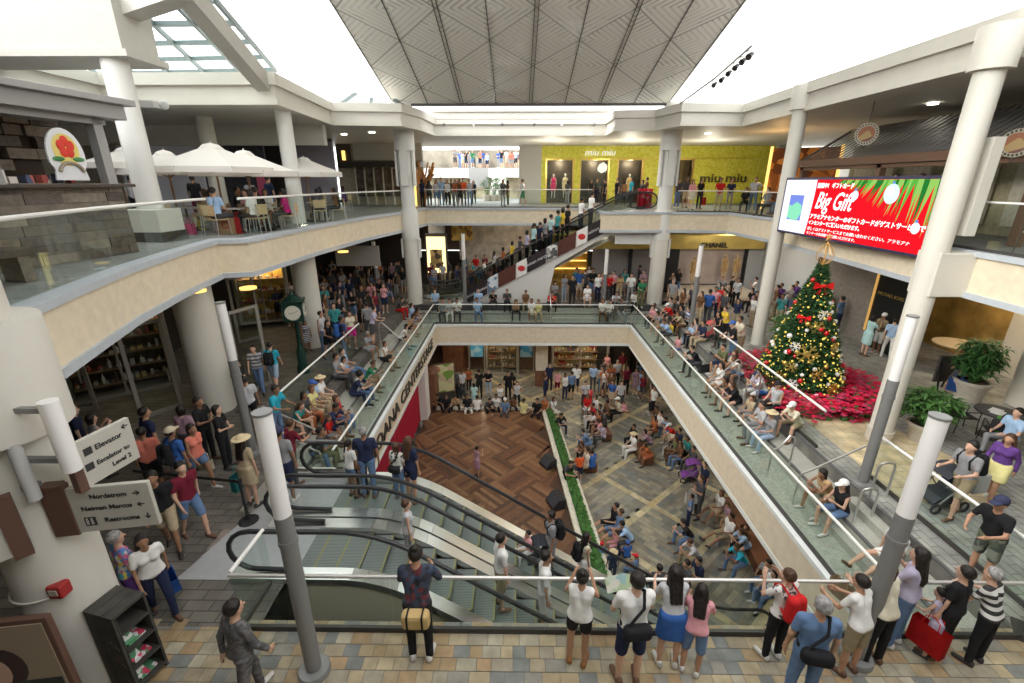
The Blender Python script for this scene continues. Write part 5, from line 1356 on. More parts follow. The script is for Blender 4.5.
for s in range(4):
    b1, b2 = poin(s); t = thing('poinsettia', 'crimson potted poinsettia packed round the foot of the tree', 'poinsettia', (0, 0, 0), 0, 'poinsettias round the tree')
    obj('bracts', b1, [REDB if s else REDP], t, fix=False); obj('leaves', b2, [LEAF], t, fix=False); protos.append(t)
n = 0; first = set(); rnd = random.Random(2)
for rr_, cnt in ((1.25, 18), (1.6, 26), (1.95, 32), (2.25, 36)):
    for k in range(cnt):
        a = 6.283*k/cnt+rnd.uniform(-.05, .05); x = TX+.1+rr_*1.0*math.cos(a); y = TY+rr_*math.sin(a)*(1.12 if math.sin(a) > 0 else .95)
        if x < 7.95: continue
        q = rnd.randrange(4)
        if q not in first: first.add(q); protos[q].location = (x, y, 0); continue
        dup(protos[q], (x, y, 0), rnd.random()*6)
# ---------------------------------------------------------------- potted palms
def palm(label, x, y, potr, poth, fr, h, n, kind=0, seed=1):
    t = thing('potted_palm', label, 'potted plant', (x, y, 0)); rnd = random.Random(seed)
    bm = BM(); lathe(bm, [(potr*.72, 0), (potr*.95, poth*.75), (potr*1.08, poth*.86), (potr*1.08, poth), (potr*.9, poth), (potr*.88, poth-.06)], n=24); obj('pot', bm, [TERRA], t, sm=True)
    bm = BM(); lathe(bm, [(potr*.88, poth-.08), (potr*.88, poth-.05)], n=16); obj('soil', bm, [mat('soil', (.05, .035, .02), .9)], t)
    bs, bl = BM(), BM()
    for k in range(n):
        a = rnd.random()*6.283; rr = rnd.random()**.6*fr*.72; z = poth+rnd.uniform(.25, 1)*h*(1-.35*(rr/fr)**2); c0 = Vector((rr*math.cos(a), rr*math.sin(a), z))
        tube(bs, [(math.cos(a)*.08, math.sin(a)*.08, poth-.05), (c0.x*.5, c0.y*.5, poth+(z-poth)*.6), c0], .01, 4)
        for q in range(9):
            b_ = a+rnd.uniform(-2.6, 2.6); L = rnd.uniform(.2, .34); d = Vector((math.cos(b_), math.sin(b_), rnd.uniform(-.75, .35))).normalized()*L; e = Vector((-math.sin(b_), math.cos(b_), 0))*.028
            m1 = c0+d*.55+Vector((0, 0, .03)); quad(bl, c0-e*.4, m1-e, c0+d, m1+e)
    obj('stems', bs, [LEAF], t); obj('fronds', bl, [LEAF2 if kind == 0 else LEAF], t, fix=False)
palm('potted palm beside the tall cream column and steps', 10.75, 10.75, .34, .5, .72, .95, 100, 0, 1)
palm('potted palm beside the slim column behind the poinsettias', 10.95, 17.75, .42, .55, .75, .95, 80, 0, 2)
palm('big bushy potted palm beyond the cafe chairs', 14.25, 13.2, .44, .66, .72, 1.35, 150, 1, 3)

# ---------------------------------------------------------------- cafe chairs and table on the plaza
def chair(label, x, y, z, rz, seatm, framem=None, group=None, arms=False):
    t = thing('cafe_chair', label, 'chair', (x, y, z), rz, group); framem = framem or BLACK
    bm = BM(); box(bm, -.22, .22, -.22, .22, .44, .47); obj('seat', bm, [seatm], t, bevel=.01)
    bm = BM(); box(bm, -.25, -.22, -.22, .22, .56, .86); obj('backrest', bm, [seatm], t, bevel=.01)
    for sx in (-1, 1):
        for sy in (-1, 1):
            bm = BM(); top = .86 if sx < 0 else (.66 if arms else .45); tube(bm, [(sx*.26, sy*.23, 0), (sx*.22, sy*.22, .45), (sx*.235, sy*.22, top)] if top > .46 else [(sx*.26, sy*.23, 0), (sx*.22, sy*.22, .45)], .013, 6); obj('leg', bm, [framem], t, sm=True)
    if arms:
        for sy in (-1, 1): bm = BM(); tube(bm, [(-.23, sy*.22, .64), (.22, sy*.22, .66)], .014, 6); obj('armrest', bm, [framem], t, sm=True)
    return t
DS = mat('chair_dark_mesh', (.035, .035, .04), .5)
x, y = P(958, 430, 0); chair('dark mesh chair turned to the cafe table nearest the palm', x, y, 0, R(-10), DS, arms=True)
x, y = P(980, 436, 0); chair('dark mesh chair with the green bag beside the cafe table', x-.2, y-.5, 0, R(60), DS, arms=True)
x, y = P(1002, 420, 0)
def table(label, x, y, z, r=.38, m=None, h=.74):
    t = thing('cafe_table', label, 'table', (x, y, z)); bm = BM(); lathe(bm, [(r, h-.03), (r, h)], n=24); obj('tabletop', bm, [m or DS], t, sm=True)
    bm = BM(); lathe(bm, [(.3, 0), (.3, .02), (.03, .05), (.03, h-.03)], n=16); obj('pedestal', bm, [BLACK], t, sm=True); return t
TXX, TYY = P(1000, 412, .74); table('round dark cafe table with newspapers beyond the man with the stroller', TXX, TYY, 0, .5)
bm = BM(); box(bm, -.16, .16, -.12, .12, 0, .02); box(bm, -.1, .22, -.05, .18, .02, .035); tag(obj('newspaper', bm, [mat('paper', (.75, .75, .72), .7)], loc=(TXX-.1, TYY-.05, .742), rot=(0, 0, .5)), 'folded newspaper on the dark cafe table', 'newspaper')
def bag(name, label, x, y, z, rz, w, d, h, m, handles=True, group=None, hm=None):
    t = thing(name, label, 'bag', (x, y, z), rz, group); bm = BM()
    lo = [(-w/2, -d/2), (w/2, -d/2), (w/2, d/2), (-w/2, d/2)]
    a = [bm.verts.new((p, q, 0)) for p, q in lo]; b = [bm.verts.new((p*1.02, q*.8, h)) for p, q in lo]; bm.faces.new(list(reversed(a)))
    for i in range(4): bm.faces.new((a[i], a[(i+1) % 4], b[(i+1) % 4], b[i]))
    bmesh.ops.solidify(bm, geom=bm.faces[:], thickness=.006); obj('body', bm, [m], t)
    if handles:
        bm = BM()
        for q in (-1, 1): tube(bm, [(-w*.22, q*d*.4, h), (-w*.2, q*d*.35, h+.12), (0, q*d*.3, h+.17), (w*.2, q*d*.35, h+.12), (w*.22, q*d*.4, h)], .007, 5)
        obj('handle', bm, [hm or m], t, sm=True)
    return t
cg = [o for o in COL.objects if o.name.startswith('cafe_chair')][-1]
bag('green_bag', 'bright green bag standing on the dark mesh cafe chair', cg.location.x, cg.location.y, .475, .4, .3, .14, .24, mat('bag_green', (.18, .62, .07), .6))

# strollers
def stroller(label, x, y, z, rz, m, s=1.0):
    t = thing('stroller', label, 'stroller', (x, y, z), rz)
    for sx in (-1, 1):
        for sy in (-1, 1):
            bm = BM(); c0 = Vector((sx*.3, sy*.24, .12)); tube(bm, [c0+Vector((.1*math.cos(q*math.pi/7), 0, .1*math.sin(q*math.pi/7))) for q in range(14)], .025, 6, closed=True); lathe(bm, [(.02, -.02), (.02, .02)], cx=0, cy=0, n=6); 
            for v in bm.verts:
                pass
            obj('wheel', bm, [BLACK], t, sm=True)
    bm = BM()
    for sy in (-1, 1): tube(bm, [(.32, sy*.22, .12), (0, sy*.24, .5), (-.45, sy*.24, 1.0)], .016, 6); tube(bm, [(-.3, sy*.22, .12), (.0, sy*.24, .5), (.22, sy*.23, .62)], .014, 6)
    tube(bm, [(-.45, -.24, 1.0), (-.5, 0, 1.02), (-.45, .24, 1.0)], .02, 6); obj('frame', bm, [GREYM], t, sm=True)
    bm = BM()
    v = [(-.22, .62), (-.12, .34), (.2, .32), (.34, .2)]
    for a, b in zip(v, v[1:]): bar(bm, (a[0], 0, a[1]), (b[0], 0, b[1]), .42, .05, up=(0, 0, 1))
    obj('seat', bm, [m], t, bevel=.01)
    bm = BM()
    for k in range(5):
        a0, a1 = R(20+k*26), R(20+(k+1)*26)
        quad(bm, (-.08-.34*math.cos(a0), -.22, .62+.3*math.sin(a0)), (-.08-.34*math.cos(a0), .22, .62+.3*math.sin(a0)), (-.08-.34*math.cos(a1), .22, .62+.3*math.sin(a1)), (-.08-.34*math.cos(a1), -.22, .62+.3*math.sin(a1)))
    bmesh.ops.remove_doubles(bm, verts=bm.verts, dist=.002); bmesh.ops.solidify(bm, geom=bm.faces[:], thickness=.012); obj('hood', bm, [m], t)
    bm = BM(); box(bm, -.28, .15, -.19, .19, .16, .3); obj('basket', bm, [BLACK], t)
    t.scale = (s,)*3; return t
STB = mat('stroller_black', (.03, .035, .045), .7)

# ---------------------------------------------------------------- big video screen
SX = 9.98
E_ = lambda n, c, s=1.0: emis(n, c, s)
scr = thing('video_screen', 'long red video screen advertising a gift on the fascia', 'video screen', (SX, 11.3, 4.78))
SW, SH = 6.75, 1.79
bm = BM(); box(bm, .04, .42, -.1, SW+.1, -.08, SH+.08); obj('housing', bm, [mat('screen_navy', (.035, .03, .075), .4)], scr, bevel=.01)
def flat(nm, pts, m, dx):
    """pts in (u from the far end, v up) on the screen face"""
    bm = BM(); f = [bm.verts.new((.04-dx, SW-u, v)) for u, v in pts]; bm.faces.new(f); r = bmesh.ops.extrude_face_region(bm, geom=bm.faces[:])
    for v in [g_ for g_ in r['geom'] if isinstance(g_, bmesh.types.BMVert)]: v.co.x += .004
    return obj(nm, bm, [m], scr)
flat('red_field', [(0, 0), (SW, 0), (SW, SH), (0, SH)], E_('screen_red', (.72, .008, .016), 1.0), .008)
crv = [(1.62+.18*math.sin(k/8*math.pi/2+.2), SH*k/8) for k in range(9)]
flat('white_field', [(0, 0)]+crv+[(0, SH)], E_('screen_white', (.80, .82, .95), 1.0), .014)
flat('picture', [(.42, .42), (1.25, .42), (1.25, 1.28), (.42, 1.28)], E_('screen_sky', (.16, .22, .62), 1.0), .02)
flat('picture', [(.42, .5), (.75, .42), (1.1, .45), (1.25, .7), (1.2, .95), (.9, 1.05), (.6, .9), (.45, .95)], E_('screen_mint', (.22, .62, .40), 1.0), .026)
PG = [E_('screen_leaf_dark', (.015, .16, .025), 1.0), E_('screen_leaf_bright', (.08, .36, .05), 1.0), E_('screen_leaf_yellow', (.24, .46, .10), 1.0)]
rnd = random.Random(9)
for k in range(46):
    t_ = k/45; u0 = 3.1+3.9*t_; v0 = SH-.0; L = .32+1.25*t_**1.3*rnd.uniform(.7, 1.1); an = R(-150+75*t_+rnd.uniform(-9, 9)) if t_ < .75 else R(-95+rnd.uniform(-10, 14))
    d = Vector((math.cos(an), math.sin(an)))*L; e = Vector((-d.y, d.x)).normalized()*.06
    cl = lambda p: (min(max(p[0], 0), SW), min(max(p[1], 0), SH))
    pts = [cl((u0-e.x, v0-e.y)), cl((u0+e.x, v0+e.y)), cl((u0+d.x, v0+d.y))]
    if len(set(pts)) == 3: flat('palm_leaf', pts, PG[rnd.randrange(3)], .02+.0006*k)
for u, v, r in ((3.78, 1.34, .14), (5.15, 1.42, .26), (6.2, .62, .14)):
    flat('ornament', [(u+r*math.cos(a), v+r*math.sin(a)) for a in [R(20*q) for q in range(18)]], E_('screen_ball', (.55, .72, .9), 1.1), .045); flat('ornament_shine', [(u-.2*r+.5*r*math.cos(a), v+.2*r+.5*r*math.sin(a)) for a in [R(30*q) for q in range(12)]], E_('screen_shine', (1, 1, 1), 1.2), .05)
    flat('ornament_cap', [(u-.04, v+r), (u+.04, v+r), (u+.04, v+r+.06), (u-.04, v+r+.06)], E_('screen_cap', (.1, .2, .6), 1), .05)
SWT = E_('screen_text', (1, .97, .95), 1.3)
def stext(s, u, v, size, shear=0, sx=1, b=0): return text('screen_lettering', s, size, SWT, scr, (-.02, SW-u, v), FACE_W, ext=.002, shear=shear, sx=sx, bold=b)
stext('\u958b\u50ac\u4e2d\uff01 \u30ae\u30d5\u30c8\u30ab\u30fc\u30c9', 1.95, 1.60, .17, b=.004)
stext('Big Gift', 2.0, 1.12, .74, .35, .78, .008)
stext('\u30a2\u30e9\u30e2\u30a2\u30ca\u30bb\u30f3\u30bf\u30fc\u306e\u30ae\u30d5\u30c8\u30ab\u30fc\u30c9\u304c\u30b2\u30b9\u30c8\u30b5\u30fc\u30d3\u30b9\u3067', 1.85, .62, .17, .15, 1.1, .004)
stext('\u30a4\u30f3\u30bb\u30f3\u30bf\u30fc\u3067\u3054\u8cfc\u5165\u3044\u305f\u3060\u3051\u307e\u3059\u3002', 1.85, .42, .15, .15, 1.0, .004)
stext('\u8a73\u3057\u304f\u306f\u30b2\u30b9\u30c8\u30b5\u30fc\u30d3\u30b9\u307e\u3067\u304a\u554f\u3044\u5408\u308f\u305b\u304f\u3060\u3055\u3044\u3002\u30a2\u30e9\u30e2\u30a2\u30ca', 1.85, .22, .115, .15, 1.3); stext('\u30bb\u30f3\u30bf\u30fc\u306e\u5404\u5e97\u8217\u3067\u3054\u5229\u7528\u3044\u305f\u3060\u3051\u307e\u3059\u3002', 1.85, .08, .10, .15, 1.3)

# ---------------------------------------------------------------- upper level: boutique
YG = blotch_mat('chartreuse_panel', [(.66, .63, .05), (.72, .68, .07), (.60, .57, .04), (.70, .67, .08), (.76, .72, .12)], 9, .55)
MY = 35.6
bf = thing('boutique_front', 'yellow green textured boutique front with three dark windows', 'shop front', (2.0, MY, 5))
XM = lambda px_, py_=180: Q(px_, py_, MY)[0]
wins = [(XM(546), XM(573)), (XM(580), XM(608)), (XM(617), XM(642)), (XM(677), XM(692))]
x0, x1 = XM(541), XM(771)
bm = BM(); xs_ = [x0]+[v for w in wins for v in w]+[x1]
for a, b in zip(xs_[::2], xs_[1::2]): box(bm, a-2, b-2, 0, .3, 0, 3.95)
for (a, b) in wins: box(bm, a-2, b-2, 0, .3, 3.05, 3.95)
obj('patterned_wall', bm, [YG], bf)
for i, (a, b) in enumerate(wins):
    bm = BM(); box(bm, a-2, b-2, .9, 1.0, 0, 3.05); w_ = obj('window_recess', bm, [mat('recess_dark', (.05, .04, .035), .5, noise=.4, nscale=2) if i != 3 else BROWNW], bf)
    bm = BM()
    for x in (a, b): box(bm, x-2-.05, x-2+.05, -.04, .3, 0, 3.05)
    box(bm, a-2, b-2, -.04, .3, 3.0, 3.08); obj('window_frame', bm, [GOLD], bf)
    bm = BM(); box(bm, a-2, b-2, .1, .11, 0, 3.05); obj('pane', bm, [CLEAR], bf)
bm = BM(); box(bm, x0-2, x1-2, 1.0, 1.1, 0, 3.95); obj('inner_wall', bm, [mat('recess_dark', (.05, .04, .035))], bf)
bm = BM(); box(bm, x0-2, x1-2, -.03, 0, 3.1, 3.14); obj('seam', bm, [GOLD], bf)
LETM = emis('sign_letters_pale', (1, .97, .85), .65)
text('lettering', 'miu miu', .62, LETM, bf, (XM(583)-2, -.06, 3.5), FACE_CAM, ext=.03, sx=1.1, shear=.25, bold=.0)
text('lettering', 'miu miu', .85, mat('sign_letters_dark', (.1, .08, .03), .5), bf, (XM(699)-2, -.06, 1.75), FACE_CAM, ext=.03, sx=1.25, bold=.012)
for px_, w in ((554, 0), (566, 1), (631, 2)):
    m_ = bpy.data.objects.new('mannequin', layer(('body', 'stand', True, '', 2))); COL.objects.link(m_); m_.location = (XM(px_), MY+.55, 5.35); m_.rotation_euler = (0, 0, R(-90)); m_.material_slots[0].link = 'OBJECT'; m_.material_slots[0].material = MANN
    tag(m_, ['mannequin in a magenta dress in the yellow green boutique window', 'mannequin in a cream coat in the yellow green boutique window', 'mannequin in a gold dress behind the escalator landing'][w], 'mannequin')
    d = bpy.data.objects.new('dress', layer(('top', 'stand', True, 'dtank', 2))); COL.objects.link(d); d.parent = m_; d.material_slots[0].link = 'OBJECT'; d.material_slots[0].material = [mat('dress_magenta', (.75, .03, .18), .6), mat('coat_cream', (.8, .68, .42), .6), mat('dress_gold', (.75, .5, .2), .6)][w]
for x in (XM(560), XM(595), XM(630)):
    L = bpy.data.lights.new('window_spot', 'POINT'); L.energy = 60; L.color = (1, .8, .55); L.shadow_soft_size = .15; o = bpy.data.objects.new('window_spot', L); COL.objects.link(o); o.location = (x, MY+.4, 7.8)
bm = BM(); box(bm, XM(519), XM(541), MY-.2, MY+.1, 5, 8.95); struct('wall_upper_grey', bm, [mat('light_grey_wall', (.52, .51, .47), .7)])
bm = BM(); box(bm, XM(771), XM(790), MY-.4, MY, 5, 8.95); struct('wall_upper_corner', bm, [GREYW])
# amber bar beyond the boutique
t = thing('bar_window', 'orange lit bar window beyond the yellow green boutique', 'window', (15.9, 27.4, 5), R(-30)); bm = BM(); box(bm, -1.6, 1.6, 0, .1, .3, 3.3); obj('lit_panel', bm, [blotch_mat('bar_orange', [(.5, .19, .04), (.3, .10, .02), (.16, .05, .015), (.6, .27, .07)], 2.2)], t); bm = BM(); box(bm, -1.75, -1.6, -.1, .1, 0, 3.4); obj('glowing_post', bm, [WARMD], t); bm = BM(); box(bm, 1.6, 1.75, -.1, .1, 0, 3.4); obj('glowing_post', bm, [WARMD], t)
L = bpy.data.lights.new('bar_light', 'POINT'); L.energy = 60; L.color = (1, .6, .25); o = bpy.data.objects.new('bar_light', L); COL.objects.link(o); o.location = (13.2, 25.3, 7.6)
# far building seen through the gap
bm = BM(); box(bm, -13, XM(521)+.4, 47.2, 48, 5, 7.6); struct('wall_far_storefront', bm, [mat('far_shop', (.42, .36, .24), .7, noise=.6, nscale=.8)])
bm = BM(); box(bm, -13, 1.2, 46.2, 46.8, 6.9, 7.75); box(bm, -13, 1.2, 46.8, 56, 7.4, 7.75); struct('floor_far_deck', bm, [WHITE])
bm = BM(); box(bm, -13, 1.5, 52, 52.4, 7.7, 9.7); struct('wall_far_deck', bm, [mat('far_wall', (.20, .18, .14), .7, noise=.6, nscale=.6)])
t = thing('stairway', 'white far stairway climbing to the upper deck', 'stairs', (-2.4, 40, 5))
bm = BM()
for k in range(14): box(bm, .0, 1.3, .45*k, .45*(k+1), .0 if k < 2 else .195*(k-2), .195*(k+1))
obj('steps', bm, [WHITE], t); bm = BM(); box(bm, -1.7, -.05, 0, .2, 1.1, 2.6); obj('notice_board', bm, [mat('board_pale', (.45, .45, .45), .5)], t)
# planters far
for i, px_ in enumerate((487, 494, 500)):
    x = Q(px_, 190, 40)[0]; palm('leafy pot plant %s beyond the upper balcony gap' % ['nearest the far stairs', 'amid three', 'nearest the grey wall'][i], x, 40, .4, .5, 1.0, 1.6, 26, 1, 20+i); [o for o in COL.objects if o.name.startswith('potted_palm')][-1].location.z = 5
# golden tree sculpture
t = thing('golden_display', 'golden branching display behind the upper back railing', 'display', (Q(424, 185, 31)[0], 31, 5)); bm = BM()
rnd = random.Random(4)
for k in range(26):
    a = rnd.random()*6.28; tube(bm, [(0, 0, 0), (.15*math.cos(a), .1*math.sin(a), 1.0), (.5*math.cos(a+.4), .3*math.sin(a), 1.7), (.75*math.cos(a+.7), .4*math.sin(a), 1.9+rnd.random()*.9)], .05, 5)
obj('branches', bm, [mat('copper_glow', (.62, .28, .09), .4, metal=.4)], t, sm=True); bm = BM(); box(bm, -1.1, -.6, .3, .4, 0, 2.9); obj('lit_panel', bm, [WARMD], t)
# cafe side storefront on the upper level
t = thing('storefront', 'cream storefront with wide windows behind the cafe end of the upper balcony', 'shop front', (-9.7, 33, 5))
xa, xb = Q(355, 180, 33)[0]+9.7, Q(401, 180, 33)[0]+9.7
bm = BM(); box(bm, xa-1.2, xb+1.5, .3, .6, 0, 4.0); obj('wall', bm, [mat('storefront_stone', (.40, .35, .27), .7, noise=.2)], t)
bm = BM(); box(bm, xa-.4, xb+1.5, -.5, .3, 2.45, 2.8); obj('canopy', bm, [DARKM], t)
n_ = 5
for k in range(n_):
    a = xa+(xb-xa)*k/n_; b = xa+(xb-xa)*(k+1)/n_
    bm = BM(); box(bm, a+.07, b-.07, .1, .16, .55, 2.35); obj('window_pane', bm, [mat('dim_window', (.12, .10, .08), .15, noise=.6, nscale=2)], t)
    bm = BM(); box(bm, a, a+.07, .05, .3, 0, 2.45); obj('mullion', bm, [CREAM], t)
bm = BM(); box(bm, xa-1.15, xa-.2, .22, .3, 2.4, 3.9); obj('dark_sign', bm, [DARKM], t); bm = BM(); box(bm, xa-.75, xa-.55, .1, .2, 2.9, 3.5); obj('sign_glyph', bm, [WARMD], t)
bm = BM(); box(bm, xa, xb+1.5, .2, .3, 2.9, 3.95); obj('pale_fascia', bm, [mat('pale_blind', (.60, .60, .56), .5)], t)
# screens behind the parasols
panel('hoarding', 'pale lilac hoarding behind the parasols', 'hoarding', Q(144, 180, 23)[0]-1, Q(204, 180, 23)[0], 23, 5, 8.1, mat('hoarding_lilac', (.78, .78, .86), .7), .15)
panel('shop_opening', 'dark shop opening between the hoardings behind the parasols', 'shop', Q(204, 180, 23.2)[0], Q(268, 180, 23.2)[0], 23.2, 5, 8.3, mat('shop_dark', (.045, .045, .055), .6, noise=.4), .15)
panel('poster', 'pink poster on the dark shop opening', 'poster', Q(256, 180, 23)[0], Q(269, 180, 23)[0], 23.05, 5.9, 7.5, mat('poster_pink', (.62, .12, .22), .6), .05)
panel('hoarding', 'grey mauve hoarding printed with dark palms', 'hoarding', Q(284, 180, 26)[0], Q(336, 180, 26)[0], 26, 5, 8.5, blotch_mat('hoarding_print', [(.28, .26, .29), (.33, .31, .35), (.30, .28, .32), (.16, .14, .18)], .9), .15)
panel('beam', 'cream beam above the hoardings behind the parasols', 'beam', -22, -8.9, 22.6, 8.1, 8.95, CREAM, .4)

# ---------------------------------------------------------------- wooden kiosk
kz = 5.0
K0, K1 = Vector((-8.75, 10.4, kz)), Vector((-9.6, 3.2, kz))
t = thing('wooden_kiosk', 'weathered wooden kiosk with a flower emblem on the cafe balcony', 'kiosk', (K1.x, K1.y, kz)); ang = math.atan2(K0.y-K1.y, K0.x-K1.x); t.rotation_euler = (0, 0, ang)   
KL = (K1-K0).length
bm = BM(); rnd = random.Random(8)
for row in range(8):
    x = 0
    while x < KL:
        w = min(rnd.uniform(.5, 1.4), KL-x); dd = rnd.uniform(0, .03); box(bm, x+.004, x+w-.004, -.08-dd, 0, row*.185+.003, row*.185+.182); x += w
for row in range(8):
    box(bm, KL, KL+.08, .0, 1.6, row*.185+.003, row*.185+.182)
obj('plank_counter_wall', bm, [WOOD], t)
bm = BM(); box(bm, 0, KL+.1, -.35, .15, 1.40, 1.46); obj('counter', bm, [mat('counter_dark', (.07, .055, .045), .5)], t, bevel=.01)
GF = mat('kiosk_frame', (.36, .35, .34), .5)
bm = BM(); box(bm, 0, KL+.3, -.35, 2.4, 2.74, 3.02); box(bm, 0, KL+.45, -.5, 2.6, 3.02, 3.14); obj('roof', bm, [GF], t, bevel=.01)
bm = BM()
for x in (KL-.28, KL-2.35, KL-2.6, KL-5.2): box(bm, x, x+.2, -.12, .08, 1.46, 2.75)
box(bm, 0, KL, -.12, .08, 2.62, 2.75); obj('frame', bm, [GF], t)
bm = BM()
for row in range(6):
    x = 0
    while x < KL:
        w = rnd.uniform(.25, .7)
        if rnd.random() < .75: box(bm, x, x+w, 1.6-rnd.random()*.1, 1.7, 1.5+row*.23, 1.5+row*.23+.2)
        x += w+.03
obj('inner_plank_wall', bm, [WOOD], t)
bm = BM(); box(bm, 0, KL, 1.72, 1.78, 0, 2.8); obj('back_wall', bm, [mat('kiosk_dark', (.06, .04, .03), .8)], t)
bm = BM(); x = 1.0
while x < KL-.6:
    h_ = rnd.uniform(.12, .3); w = rnd.uniform(.08, .18); box(bm, x, x+w, .1, .25, 1.46, 1.46+h_); x += w+rnd.uniform(.03, .2)
obj('counter_goods', bm, [blotch_mat('kiosk_goods', [(.7, .65, .6), (.6, .15, .12), (.6, .35, .12), (.1, .12, .2), (.75, .7, .66)], 3.5)], t)
# flower emblem, generic
EM = thing('flower_emblem', 'white arched emblem with a red hibiscus in the kiosk window', 'emblem', Matrix.Translation((K1.x, K1.y, kz)) @ Matrix.Rotation(ang, 4, 'Z') @ Vector((KL-1.05, -.18, 1.52)), ang); EM.scale = (.66,)*3
bm = BM(); pts = [(.52*math.cos(a)*(1 if math.sin(a) > 0 else 1), .72+.72*math.sin(a)) for a in [R(12*q) for q in range(0, 16)]]; pts = [(.52, .5)]+pts+[(-.52, .5), (-.42, .3), (-.48, .02), (.48, .02), (.42, .3)]
v = [bm.verts.new((p, -.03, q)) for p, q in pts]; f = bm.faces.new(v); r = bmesh.ops.extrude_face_region(bm, geom=[f])
for q in [g_ for g_ in r['geom'] if isinstance(g_, bmesh.types.BMVert)]: q.co.y += .05
obj('board', bm, [mat('emblem_white', (.82, .82, .84), .5)], EM)
bm = BM(); sphere(bm, (0, -.045, .85), .4, 20, 10, (.92, .03, 1.1)); obj('yellow_ground', bm, [mat('emblem_yellow', (.82, .68, .2), .5)], EM)
bm = BM()
for k in range(5): sphere(bm, (.14*math.sin(R(72*k)), -.07, .92+.17*math.cos(R(72*k))), .13, 12, 8, (.9, .15, 1.1))
obj('red_petals', bm, [mat('petal_red', (.75, .05, .03), .5)], EM, sm=True)
bm = BM()
for s in (-1, 1): sphere(bm, (s*.28, -.06, .6), .16, 10, 6, (1.1, .12, .4)); 
obj('green_leaves', bm, [mat('emblem_green', (.06, .25, .08), .5)], EM, sm=True)
bm = BM(); tube(bm, [(.34*math.cos(R(a)), -.06, .2+.3*math.sin(R(a))) for a in range(10, 171, 20)], .05, 8); obj('grey_ribbon', bm, [mat('emblem_ribbon', (.32, .27, .2), .5)], EM, sm=True)
# bench behind the glass
t = thing('wooden_bench', 'dark wooden bench behind the curved glass near the kiosk', 'bench', (-8.15, 6.3, 5), R(78)); bm = BM(); box(bm, -1.0, 1.0, -.25, .25, .4, .52); obj('seat', bm, [WOOD], t, bevel=.01)
for x in (-.85, .85): bm = BM(); box(bm, x-.08, x+.08, -.22, .22, 0, .4); obj('leg', bm, [WOOD], t)

# ---------------------------------------------------------------- parasols, cafe furniture
CLOTH = mat('parasol_canvas', (.88, .85, .80), .8)
PW = mat('parasol_wood', (.30, .16, .08), .5)
def parasol(label, x, y, z, h, r, rz=0.0, group='parasols of the balcony cafe'):
    t = thing('parasol', label, 'parasol', (x, y, z), rz); n = 8
    bm = BM(); c = bm.verts.new((0, 0, h)); prev = None; rings = []
    for fr, dz in ((.22, .10), (.6, .34), (1.0, .56)):
        rings.append([bm.verts.new((r*fr*math.cos(6.283*k/n), r*fr*math.sin(6.283*k/n), h-dz*r*.62)) for k in range(n)])
    for k in range(n): bm.faces.new((c, rings[0][k], rings[0][(k+1) % n]))
    for a, b in zip(rings, rings[1:]):
        for k in range(n): bm.faces.new((a[k], b[k], b[(k+1) % n], a[(k+1) % n]))
    low = [bm.verts.new((v.co.x*1.0, v.co.y*1.0, v.co.z-.16)) for v in rings[-1]]
    for k in range(n): bm.faces.new((rings[-1][k], low[k], low[(k+1) % n], rings[-1][(k+1) % n]))
    obj('canopy', bm, [CLOTHT], t, fix=False)
    bm = BM(); lathe(bm, [(.2*r, h-.06*r+.02), (.12*r, h+.03), (.02, h+.07)], n=8, cap=False); lathe(bm, [(.02, h+.05), (.02, h+.12)], n=6); obj('vent_cap', bm, [CLOTHT], t, fix=False)
    bm = BM(); lathe(bm, [(.03, 0), (.03, h)], n=10); obj('pole', bm, [PW], t, sm=True)
    for k in range(n):
        bm = BM(); a = 6.283*k/n; e = Vector((r*math.cos(a), r*math.sin(a), h-.56*r*.62-.02)); tube(bm, [(0, 0, h-.08), e], .014, 5); tube(bm, [(0, 0, h-.75), e*.5+Vector((0, 0, h-.08))*.5], .012, 5); obj('rib', bm, [PW], t)
    bm = BM(); lathe(bm, [(.3, 0), (.3, .06), (.05, .1), (.05, .3)], n=16); obj('base', bm, [DARKM], t)
    return t
CLOTHT, tt, to = nt('parasol_cloth')
d1 = tt.nodes.new('ShaderNodeBsdfDiffuse'); d1.inputs[0].default_value = (.9, .87, .82, 1); d2 = tt.nodes.new('ShaderNodeBsdfTranslucent'); d2.inputs[0].default_value = (.9, .84, .76, 1)
mm = tt.nodes.new('ShaderNodeMixShader'); mm.inputs[0].default_value = .35; tt.links.new(d1.outputs[0], mm.inputs[1]); tt.links.new(d2.outputs[0], mm.inputs[2]); tt.links.new(mm.outputs[0], to.inputs[0])
PARA = [('large white parasol in front of the lilac hoarding', 210, 142, 14.6, 1.75), ('white parasol beside the slim column on its plinth', 163, 149, 15.2, 1.45), ('white parasol overlapping the slim white column', 243, 149, 15.4, 1.6),
        ('small white parasol in front of the mauve hoarding', 303, 156, 19.0, 1.45), ('pale parasol half hidden by the plinth column', 122, 146, 14.8, 1.1)]
tabs = []
for lb, px_, py_, yd, r in PARA:
    x, z = Q(px_, py_, yd); parasol(lb, x, yd, 5.0, z-5.1, r); tabs.append((x, yd))
RAT = mat('wicker', (.52, .37, .20), .7, noise=.2, nscale=20)
TBM = mat('cafe_table_grey', (.45, .44, .42), .4)
tl_lab = ['under the large white parasol', 'under the parasol beside the plinth column', 'under the parasol overlapping the slim column', 'under the small parasol by the mauve hoarding', 'under the half hidden pale parasol']
chairpos = []
